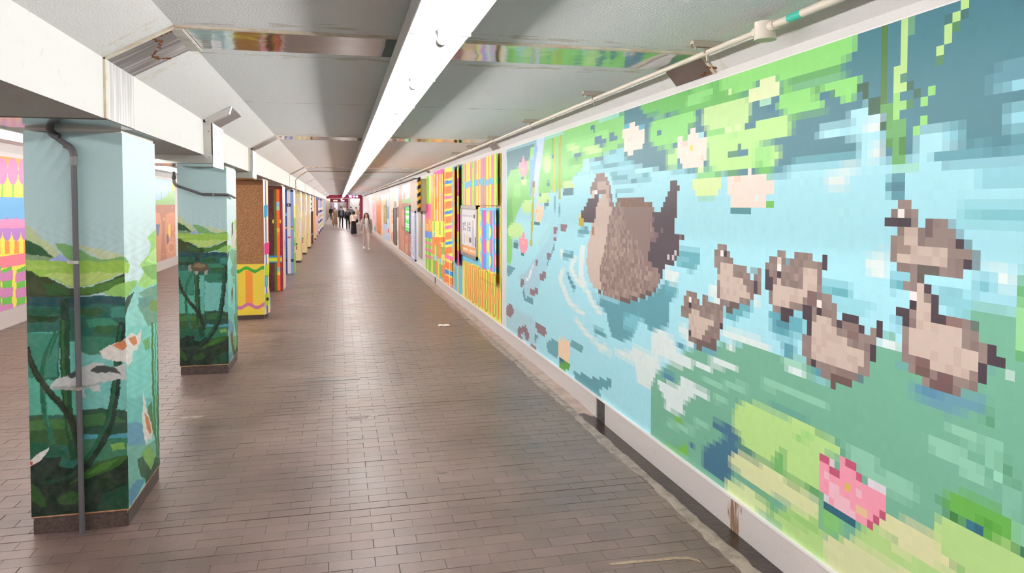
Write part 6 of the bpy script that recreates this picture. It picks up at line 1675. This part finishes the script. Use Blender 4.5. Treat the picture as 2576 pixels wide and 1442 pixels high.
# ================================================================== LEFT WALL MURALS
TL = Art('#f9ec64').crop(0, 290, 2.67)
TL.r('#fba04a', (-400, 150, 400, 345))
for x in range(-360, 400, 72):
    TL.e('#f77fb6', x + 15, 375 + (x + 15) * .03, 36, 90).r('#8fd04a', (x + 10, 462, x + 22, 560))
TL.p('#74bdf2', (-400, 545), (400, 560), (400, 705), (-400, 705)).p('#f797c6', (-400, 705), (400, 700), (400, 752), (-400, 770))
for x in range(-400, 400, 62):
    TL.e('#bd86d4', x + 14, 765, 32, 80).r('#fba04a', (x, 845, x + 30, 930))
TL.p('#f797c6', (-400, 700), (400, 698), (400, 752), (-400, 768))
TL.p('#f7869a', (-400, 1020), (0, 950), (165, 925), (400, 890), (400, 970), (165, 1000), (0, 1030), (-400, 1090))
for x0, x1 in ((-180, -95), (-80, 5), (15, 80), (112, 172), (200, 280)):
    TL.p('#6cc04e', (x0, 1040), (x1, 1010), (x1, 1400), (x0, 1420))
    for yq in (1060, 1170, 1280):
        TL.p('#d88cc4', (x0 - 8, yq), (x1 + 8, yq - 18), (x1 + 8, yq + 45), (x0 - 8, yq + 62))
def left_mural(y0, y1, art, label, z0=0.275, z1=2.67):
    yv = np.linspace(y0, y1, int((y1 - y0) / 0.02)); zv = np.linspace(z0, z1, 160)
    Yg, Zg = np.meshgrid(yv, zv, indexing='ij')
    P = np.stack([np.full_like(Yg, WL + 0.006), Yg, Zg], -1)
    o = grid_obj('wall_mural', P, None, art.draw(*np.moveaxis(proj((P[:-1, :-1] + P[1:, 1:]) / 2), -1, 0)), print_mat)
    return tag(o, label, 'mural')
left_mural(11.0, 14.6, TL, 'bright mural of pink tulips over striped bands behind the columns')
CV = Art('#b98672').crop(380, 380, 4.2412)
CV.r('#a8cdf0', (-100, 100, 400, 560)).e('#f6dc58', 275, 350, 60, 130).p('#98c888', (-100, 560), (60, 525), (110, 515), (160, 480), (200, 435), (300, 420), (400, 420), (400, 575), (-100, 575)).r('#84a878', (104, 430, 112, 520), (182, 430, 188, 480))
CV.p('#d99c80', (-100, 660), (90, 660), (110, 740), (118, 860), (100, 1180), (-100, 1180)).p('#d99c80', (160, 680), (200, 655), (270, 660), (400, 660), (400, 1210), (180, 1190), (160, 1080), (145, 900), (150, 760)).p('#6c7ca0', (52, 780), (95, 780), (80, 900), (60, 905)).e('#f0d070', 195, 850, 15, 80).e('#7c6478', 178, 940, 13, 55).e('#e8b498', 215, 1030, 40, 65).e('#cf9278', 217, 1030, 28, 48).r('#c98a72', (215, 800, 265, 910)).r('#e0a88c', (220, 805, 240, 850), (245, 860, 262, 900)).r('#f4f0e4', (135, 715, 142, 740), (226, 595, 231, 615), (128, 1095, 134, 1110))
left_mural(18.6, 25.0, CV, 'cave mural with blue sky, green hill and brown rooms behind the columns')

# ================================================================== RED PORTAL
red = mat('portal_red', '#9c2444', 0.4)
pt = thing('red_portal', 'dark red portal frame across the end of the passage with lit white signs', 'portal', (0.5, Y1, 0))
n = 24
prof = [(-1.36, 2.50)] + [(x, 2.50 + 0.04 * math.sin((x + 1.36) / 3.7 * PI)) for x in np.linspace(-1.2, 2.2, n)] + [(2.34, 2.52), (2.34, 2.95), (-0.95, 2.97), (-1.36, 2.78)]
MB().extrude_y(prof, Y1 - 0.12, Y1 + 0.12).build('lintel', red, pt)
MB().box((2.04, Y1 - 0.12, 0), (2.34, Y1 + 0.12, 2.6), 0.03).build('post', red, pt)
hzp = MB()
for k in range(13):
    hzp.box((1.96, Y1 - 0.10, 0.35 + k * .14), (2.05, Y1 + 0.05, 0.42 + k * .14))
hzp.build('hazard_strip', mat('hazard_black', '#2a2826'), pt)
sgn = MB()
for x0, z0, x1, z1 in ((.95, 2.78, 1.16, 2.83), (1.0, 2.62, 1.26, 2.66), (1.02, 2.68, 1.24, 2.73), (1.02, 2.74, 1.26, 2.78), (1.02, 2.62, 1.07, 2.8), (1.2, 2.62, 1.25, 2.82), (1.36, 2.64, 1.56, 2.68), (1.36, 2.76, 1.54, 2.81), (1.36, 2.64, 1.41, 2.8), (1.5, 2.66, 1.55, 2.8), (1.62, 2.74, 1.82, 2.79), (1.7, 2.64, 1.75, 2.82), (1.62, 2.66, 1.8, 2.70), (1.8, 2.62, 1.85, 2.8)):
    sgn.box((x0, Y1 - 0.15, z0), (x1, Y1 - 0.118, z1))
sgn.build('lit_sign', mat('sign_glow', '#d9d0ff', 0.4, emit=2.2), pt)
p2 = thing('red_portal', 'smaller dark red portal far beyond the first with a pale screen', 'portal', (0.3, 128, 0))
MB().box((-1.4, 128, 2.35), (1.55, 128.2, 2.9)).build('lintel', red, p2)
MB().box((1.3, 128, 0), (1.6, 128.2, 2.5)).build('post', red, p2)
MB().box((-0.9, 127.96, 2.5), (-0.2, 128.0, 2.72)).build('lit_sign', mat('sign_warm', '#f0e0b0', 0.4, emit=1.2), p2)
MB().box((0.4, 127.96, 2.5), (0.95, 128.0, 2.72)).build('lit_sign', mat('sign_glow', '#d9d0ff'), p2)
scn = thing('display_screen', 'pale lilac display screen hanging in the far portal', 'screen', (-0.4, 127, 1.2))
MB().box((-0.75, 127.0, 1.1), (-0.2, 127.1, 2.3), 0.02).build('panel', mat('screen_lilac', '#cfc4f4', 0.3, emit=0.9), scn)
MB().tube([(-0.47, 127.1, 2.3), (-0.47, 127.1, 2.952)], 0.03, 8).build('hanger', mat('dark_frame', '#55525a', 0.4), scn)
MB().box((-0.77, 127.05, 1.08), (-0.18, 127.14, 2.32), 0.02).build('case', mat('dark_frame', '#55525a'), scn)
pg = thing('pillar_panel', 'grey picture panel hanging behind the far portal', 'panel', (0.6, 130, 0.9))
MB().box((0.0, 130, 0.9), (1.25, 130.1, 2.3), 0.02).build('panel', mat('grey_picture', '#cfc9c7', 0.5, vary=.6, vscale=1.5, vcol='#9c9694'), pg)
MB().box((-0.03, 130.05, 0.87), (1.28, 130.14, 2.33), 0.02).build('case', mat('dark_frame', '#55525a'), pg)

# ================================================================== FLOOR DETAILS
fp_ = on(835, 955, 2, 0.0)
tag(MB().box((fp_.x - 0.30, fp_.y - 0.055, -0.003), (fp_.x + 0.30, fp_.y + 0.055, 0.0025), 0.001).build('floor_plate', mat('worn_floor_plate', '#6a625e', 0.4, 0.3, bump=.2, bscale=80)), 'flat grey metal plate let into the brick floor', 'floor plate')
pc = on(1117, 820, 2, 0.0)
tag(MB().loft([[(pc.x + 0.09 * u - 0.09, pc.y + 0.03 * math.sin(7 * u) + w * 0.05, 0.003 + 0.014 * abs(math.sin(3 * u)) + 0.004 * w) for w in (-1, -.3, .4, 1)] for u in np.linspace(0, 2, 9)], closed=False).build('paper_scrap', mat('white_paper', '#f4f2f0', 0.7), smooth=True), 'crumpled white paper scrap lying on the brick floor', 'litter')
gum = mat('gum_pale', '#a89890', 0.6, vary=.7, vscale=30, vcol='#6c5c54')
def blot(px, py, rx, ry, label, m=gum):
    c = on(px, py, 2, 0.0)
    mb = MB()
    r0 = [random.uniform(.7, 1.15) for _ in range(20)]
    rings = [[(c.x + rx * s * r0[k] * math.cos(2 * PI * k / 20), c.y + ry * s * r0[k] * math.sin(2 * PI * k / 20), 0.0008 + h) for k in range(20)] for s, h in ((1, 0), (.8, .0012), (.4, .0018), (.02, .002))]
    mb.loft(rings, cap=False)
    return tag(mb.build('floor_stain', m, smooth=True), label, 'stain')
blot(940, 1046, 0.05, 0.04, 'pale dried gum blob in the middle of the brick floor')
blot(905, 1050, 0.10, 0.06, 'dark stain next to the pale gum blob', mat('stain_dark', '#5f5049', 0.5, vary=.8, vscale=25, vcol='#7c6a62'))
blot(478, 1050, 0.12, 0.035, 'pale scuffed patch on the bricks behind the first teal column')
blot(1112, 1190, 0.05, 0.02, 'small dark scuff on the bricks', mat('stain_dark', '#5f5049'))
def strip_on_floor(pts, w, label):
    P = [on(x, y, 2, 0.0) for x, y in pts]
    mb = MB()
    rings = []
    for i, p in enumerate(P):
        ww = w * random.uniform(.5, 1.2)
        rings.append([(p.x, p.y - ww, 0.0008), (p.x, p.y, 0.0022), (p.x, p.y + ww, 0.0008)])
    mb.loft(rings, closed=False)
    return tag(mb.build('torn_tape', mat('torn_tape', '#a5917c', 0.7, vary=.8, vscale=30, vcol='#7d6a5a'), smooth=True), label, 'litter')
strip_on_floor([(1535, 1420), (1590, 1414), (1650, 1410), (1690, 1405), (1730, 1404), (1760, 1412)], 0.016, 'torn tan tape strip stuck on the bricks near the gutter')

# ================================================================== PEOPLE
skin_c, = ('#e4bca4',)
def person(label, px, py, height, yaw, cols, pose, hair='short', extras=()):
    """one continuous body; clothing and hair are children. Built facing -y, then turned by yaw."""
    base = on(px, py, 2, 0.0)
    sc = height / 1.70
    t = thing('person', label, 'person', base)
    t.rotation_euler = (0, 0, yaw)
    t.scale = (sc, sc, sc)
    stride, arm = pose.get('stride', 0.0), pose.get('arm', 0.12)
    lean = pose.get('lean', 0.0)
    V, Eg, R, C = [], [], [], []
    def vtx(p, r, c, parent=None):
        V.append(Vector(p)); R.append(r); C.append(c)
        if parent is not None: Eg.append((parent, len(V) - 1))
        return len(V) - 1
    pel = vtx((0, 0, .93), (.135, .10), 'leg')
    spi = vtx((0, -.01 - lean * .3, 1.10), (.12, .09), 'top', pel)
    che = vtx((0, -.01 - lean * .7, 1.29), (.145, .10), 'top', spi)
    ush = vtx((0, 0 - lean, 1.40), (.09, .07), 'top', che)
    nec = vtx((0, -.005 - lean, 1.47), (.048, .05), 'skin', ush)
    jaw = vtx((0, -.025 - lean, 1.525), (.062, .075), 'skin', nec)
    hed = vtx((0, -.015 - lean, 1.60), (.075, .092), 'skin', jaw)
    vtx((0, -.005 - lean, 1.665), (.058, .07), 'skin', hed)
    for s in (-1, 1):
        f = stride * s
        hip = vtx((s * .085, 0, .90), (.085, .09), 'leg', pel)
        kn = vtx((s * .095, -f * .55 - .02, .50), (.058, .062), 'leg', hip)
        lift = 0.05 if f < 0 else 0.0
        an = vtx((s * .095, -f + (.02), .10 + lift), (.038, .042), 'ankle', kn)
        he = vtx((s * .095, -f - .02, .045 + lift * .8), (.038, .045), 'shoe', an)
        vtx((s * .10, -f - .15, .032 + (0 if f >= 0 else -.0)), (.036, .03), 'shoe', he)
        sh = vtx((s * .165, .0 - lean, 1.385), (.062, .06), 'top', ush)
        af = -arm * s
        el = vtx((s * .215, .02 - af * .4 - lean * .8, 1.12), (.043, .045), 'sleeve', sh)
        wr = vtx((s * .225, -.03 - af - lean * .6, .90), (.028, .03), 'sleeve', el)
        pa_ = vtx((s * .225, -.045 - af * 1.1 - lean * .6, .835), (.017, .038), 'skin', wr)
        for q, (dy, dz) in enumerate(((-.028, -.075), (-.009, -.09), (.010, -.085), (.027, -.07))):
            k1 = vtx((s * .222, -.045 - af * 1.1 - lean * .6 + dy, .79), .0088, 'skin', pa_)
            vtx((s * .212, -.05 - af * 1.1 - lean * .6 + dy * 1.1, .835 + dz), .0075, 'skin', k1)
        th_ = vtx((s * .215, -.09 - af * 1.1 - lean * .6, .815), .009, 'skin', pa_)
        vtx((s * .21, -.102 - af * 1.1 - lean * .6, .785), .008, 'skin', th_)
    me = bpy.data.meshes.new('body')
    me.from_pydata([v[:] for v in V], Eg, [])
    o = bpy.data.objects.new('body', me); COL.objects.link(o)
    sm = o.modifiers.new('skin', 'SKIN'); sm.use_smooth_shade = True
    sd = o.modifiers.new('sub', 'SUBSURF'); sd.levels = 1; sd.render_levels = 1
    for i, d in enumerate(me.skin_vertices[0].data):
        r = R[i]
        d.radius = r if isinstance(r, tuple) else (r, r)
        d.use_root = (i == 0)
    dg = bpy.context.evaluated_depsgraph_get()
    nm = bpy.data.meshes.new_from_object(o.evaluated_get(dg))
    bpy.data.objects.remove(o)
    nm.name = 'body'
    co = np.array([v.co[:] for v in nm.vertices])
    best = np.full(len(co), 1e9); ci = np.zeros(len(co), int)
    for a, b in Eg:
        A, Bv = np.array(V[a]), np.array(V[b])
        d = Bv - A
        s = np.clip(((co - A) @ d) / (d @ d), 0, 1)
        dist = np.linalg.norm(co - (A + s[:, None] * d), axis=1) - 0.02
        idx = np.where(s < 0.5, a, b)
        m_ = dist < best
        best[m_] = dist[m_]; ci[m_] = idx[m_]
    pal = {k_: hx(v_) for k_, v_ in cols.items()}
    pal.setdefault('skin', hx(skin_c)); pal.setdefault('sleeve', pal['top']); pal.setdefault('ankle', pal['leg'])
    cc = np.ones((len(co), 4), np.float32)
    cc[:, :3] = np.array([pal[C[i]] for i in ci])
    at = nm.attributes.new('Col', 'FLOAT_COLOR', 'POINT'); at.data.foreach_set('color', cc.ravel())
    nm.materials.clear(); nm.materials.append(cloth_mat)
    o = bpy.data.objects.new('body', nm); COL.objects.link(o); o.parent = t
    hc = Vector((0, -.012 - lean, 1.60))
    # face
    fm = MB()
    for s in (-1, 1):
        fm.ball((hc.x + s * .03, hc.y - .083, 1.605), (.010, .006, .006), 8, 5)
        fm.add([(hc.x + s * .018, hc.y - .09, 1.625), (hc.x + s * .045, hc.y - .082, 1.627), (hc.x + s * .045, hc.y - .082, 1.632), (hc.x + s * .018, hc.y - .09, 1.631)], [(0, 1, 2, 3)])
    local_part(fm, 'eyes', mat('eye_dark', '#2c2220', 0.4), t)
    fn = MB().loft([[(hc.x - .007, hc.y - .085, 1.61), (hc.x, hc.y - .092, 1.612), (hc.x + .007, hc.y - .085, 1.61)], [(hc.x - .014, hc.y - .085, 1.575), (hc.x, hc.y - .112, 1.578), (hc.x + .014, hc.y - .085, 1.575)], [(hc.x - .012, hc.y - .082, 1.568), (hc.x, hc.y - .09, 1.566), (hc.x + .012, hc.y - .082, 1.568)]], closed=False)
    local_part(fn, 'nose', mat('skin', skin_c, 0.5), t)
    local_part(MB().ball((hc.x, hc.y - .083, 1.545), (.021, .010, .006), 10, 5), 'mouth', mat('lips', '#b46a62', 0.5), t)
    er = MB()
    for s in (-1, 1): er.ball((hc.x + s * .077, hc.y + .005, 1.59), (.010, .018, .028), 8, 6)
    local_part(er, 'ears', mat('skin', skin_c), t)
    # hair
    hm = MB()
    rings = []
    U = 20
    for i in range(10):
        ph = PI * i / 9 * 0.60
        ring = []
        for k_ in range(U):
            a = 2 * PI * k_ / U
            front = max(0, -math.sin(a))
            z = math.cos(ph * (1 - 0.42 * front)) * .105
            r_ = math.sin(max(ph * (1 - 0.42 * front), 0.02))
            ring.append((hc.x + .088 * r_ * math.cos(a), hc.y + .012 + .104 * r_ * math.sin(a), 1.60 + z))
        rings.append(ring)
    hm.loft(rings, cap=False)
    if hair == 'long':
        for s in (-1, 1):
            rr = []
            for q, z in enumerate(np.linspace(1.62, 1.20, 8)):
                w = .036 + .012 * math.sin(q * .5)
                cx = s * (.082 + .012 * q * .5); cy = hc.y - .01 - (.06 * max(0, (q - 3)) / 4)
                rr.append([(cx + w * .8 * math.cos(a), cy + w * 1.3 * math.sin(a), z) for a in np.linspace(0, 2 * PI, 11)[:-1]])
            hm.loft(rr)
        rr = []
        for q, z in enumerate(np.linspace(1.66, 1.26, 7)):
            rr.append([(.10 * math.cos(a), hc.y + .062 + .045 * math.sin(a), z) for a in np.linspace(0, 2 * PI, 13)[:-1]])
        hm.loft(rr)
    if hair == 'bob':
        rr = []
        for q, z in enumerate(np.linspace(1.64, 1.44, 5)):
            rr.append([(.098 * math.cos(a), hc.y + .03 + .082 * math.sin(a), z) for a in np.linspace(-.5, PI + .5, 14)])
        hm.loft(rr, closed=False)
    if hair == 'ponytail':
        hm.ball((0, hc.y + .10, 1.63), (.045, .045, .045), 10, 7)
    if hair == 'cap':
        hm.add([(-.07, hc.y - .09, 1.645), (.07, hc.y - .09, 1.645), (.05, hc.y - .16, 1.63), (-.05, hc.y - .16, 1.63)], [(0, 1, 2, 3)])
        hm.loft([[(.095 * math.cos(a), hc.y + .005 + .11 * math.sin(a), 1.64 + 0) for a in np.linspace(0, 2 * PI, 17)[:-1]], [(.085 * math.cos(a), hc.y + .005 + .10 * math.sin(a), 1.70) for a in np.linspace(0, 2 * PI, 17)[:-1]]])
    local_part(hm, 'hair', mat('hair_' + cols['hair'][1:], cols['hair'], 0.45), t, True)
    for ex in extras:
        ex(t, lean, arm, stride)
    return t

def local_part(mb, name, m, t, smooth=False):
    me = bpy.data.meshes.new(name)
    me.from_pydata(mb.v, [], mb.f)
    me.materials.append(m)
    if smooth: me.shade_smooth()
    o = bpy.data.objects.new(name, me); COL.objects.link(o); o.parent = t
    return o

def ringpts(rx, ry, cy, z, a0=0, a1=2 * PI, n=22, cx=0, wav=0.0):
    closed = a1 - a0 >= 2 * PI - 1e-6
    A = np.linspace(a0, a1, n + 1)[:-1] if closed else np.linspace(a0, a1, n)
    return [(cx + (rx + wav * math.sin(5 * a)) * math.cos(a), cy + (ry + wav * math.sin(5 * a)) * math.sin(a), z) for a in A]

def jacket(colr, z0=.80, open_=True, flare=.03, name='jacket'):
    def f(t, lean, arm, stride):
        m = mat('garment_' + colr[1:], colr, 0.8, bump=.1, bscale=60)
        mb = MB()
        gap = .55 if open_ else 0.0
        a0, a1 = -PI / 2 + gap, 1.5 * PI - gap
        rr = []
        for z, rx, ry in ((1.43, .085, .085), (1.40, .165, .105), (1.30, .185, .135), (1.12, .165 + flare * .3, .125 + flare * .3), (.98, .175 + flare, .13 + flare), (z0, .185 + flare * 1.6, .135 + flare * 1.6)):
            q = (z - .93) / .5
            rr.append(ringpts(rx, ry, -.005 - lean * max(0, q), z, a0, a1, 22))
        mb.loft(rr, closed=not open_, cap=False)
        for s in (-1, 1):
            af = -arm * s
            mb.tube([(s * .135, 0 - lean, 1.385), (s * .185, .005 - lean, 1.34), (s * .222, .02 - af * .4 - lean * .8, 1.12), (s * .23, -.03 - af - lean * .6, .90)], [.07, .072, .056, .048], 12)
        local_part(mb, name, m, t, True)
    return f

def skirt(colr, z0=.14, r0=.15, r1=.2, z1=1.0, wav=.012):
    def f(t, lean, arm, stride):
        mb = MB()
        mb.loft([ringpts(r0 + (r1 - r0) * s, (r0 + (r1 - r0) * s) * .85, 0, z1 + (z0 - z1) * s, wav=wav * s, n=30) for s in np.linspace(0, 1, 8)], cap=False)
        local_part(mb, 'skirt', mat('garment_' + colr[1:], colr, 0.8), t, True)
    return f

def backpack(colr):
    def f(t, lean, arm, stride):
        mb = MB().box((-.15, .10, 1.0), (.15, .26, 1.42), .05)
        local_part(mb, 'backpack', mat('bag_' + colr[1:], colr, 0.6), t, True)
        st = MB()
        for s in (-1, 1):
            st.tube([(s * .11, .12, 1.38), (s * .12, .0, 1.46), (s * .12, -.12, 1.36), (s * .12, -.10, 1.12), (s * .13, .12, 1.05)], .014, 6)
        local_part(st, 'backpack_strap', mat('bag_' + colr[1:], colr), t)
    return f

def shoulder_bag(colr, side=1, back=True):
    def f(t, lean, arm, stride):
        y = .12 if back else -.12
        mb = MB().box((side * .14, -.1, .88), (side * .30, .16, 1.12), .03)
        local_part(mb, 'shoulder_bag', mat('bag_' + colr[1:], colr, 0.6), t, True)
        st = MB().tube([(side * .20, .05, 1.1), (side * .10, .15, 1.2), (-side * .08, .14, 1.40), (-side * .10, 0 - lean, 1.47), (-side * .06, -.14, 1.36), (side * .14, -.14, 1.15), (side * .2, -.05, 1.1)], .010, 6)
        local_part(st, 'bag_strap', mat('bag_' + colr[1:], colr), t)
    return f

person('person in grey open jacket, white top and beige trousers walking toward the duck mural end', 922, 629, 1.58, 0.05,
       {'top': '#f4f0ee', 'leg': '#e4d4c6', 'shoe': '#f4f2f0', 'sleeve': '#a89a94', 'hair': '#4a2c24'}, {'stride': .17, 'arm': .08}, 'long', (jacket('#b3a6a0', .78, True, .05),))
person('person in cream jacket and long black skirt with dark shoulder strap walking away', 890, 591, 1.53, PI + 0.1,
       {'top': '#efe2d6', 'leg': '#1c1a1c', 'shoe': '#1c1a1c', 'hair': '#1c1618'}, {'stride': .08, 'arm': .14, 'lean': .05}, 'bob', (jacket('#efe0d4', .97, False, .02), skirt('#19181a', .08, .15, .21), shoulder_bag('#1c1a1c', -1)))
person('person in black with a black backpack walking away', 875.5, 578, 1.62, PI,
       {'top': '#1f1f22', 'leg': '#1b1b1e', 'shoe': '#1b1b1e', 'hair': '#211a1a'}, {'stride': .16, 'arm': .14}, 'short', (jacket('#202023', .9, False, .01), backpack('#2a2b2e')))
person('person in dark jacket and cap with slim black trousers', 858.5, 574, 1.76, 0.25,
       {'top': '#6a6e78', 'leg': '#1d1c20', 'shoe': '#2c2a2c', 'sleeve': '#232326', 'hair': '#1c1c1f'}, {'stride': .05, 'arm': .10}, 'cap', (jacket('#232327', .82, True, .03),))
person('person in long brown coat dress carrying a beige bag', 842.5, 573, 1.66, 0.45,
       {'top': '#8a6a54', 'leg': '#8a6a54', 'shoe': '#cfc6c2', 'sleeve': '#e4cdbd', 'hair': '#2c2020'}, {'stride': .06, 'arm': .12}, 'bob', (skirt('#8f6e58', .28, .16, .25, 1.32, .02), shoulder_bag('#b09c84', 1)))
person('person in black beside the brown panelled wall', 833.5, 553.5, 1.68, 2.8,
       {'top': '#26262a', 'leg': '#202024', 'shoe': '#202024', 'hair': '#241c1c'}, {'stride': .1, 'arm': .1}, 'short', (jacket('#27272b', .85, False, .02),))
person('person in grey suit jacket walking under the red portal', 883, 563, 1.74, PI - .1,
       {'top': '#7c7c84', 'leg': '#38383e', 'shoe': '#202024', 'hair': '#1c1a1c'}, {'stride': .12, 'arm': .1}, 'short', (jacket('#7e7e86', .82, False, .02),))
person('person in beige coat beside the red portal post', 896, 562, 1.66, PI + .2,
       {'top': '#e2c6a4', 'leg': '#d8bca0', 'shoe': '#6c5c50', 'hair': '#1c1618'}, {'stride': .08, 'arm': .1}, 'ponytail', (jacket('#e3c8a8', .55, False, .03),))
person('small far person in white top beyond the red portal', 867, 546, 1.64, 0,
       {'top': '#efe8e8', 'leg': '#3c3a40', 'shoe': '#302e34', 'hair': '#1c1618'}, {'stride': .1, 'arm': .1}, 'short', (jacket('#efe9e8', .85, False, .02),))
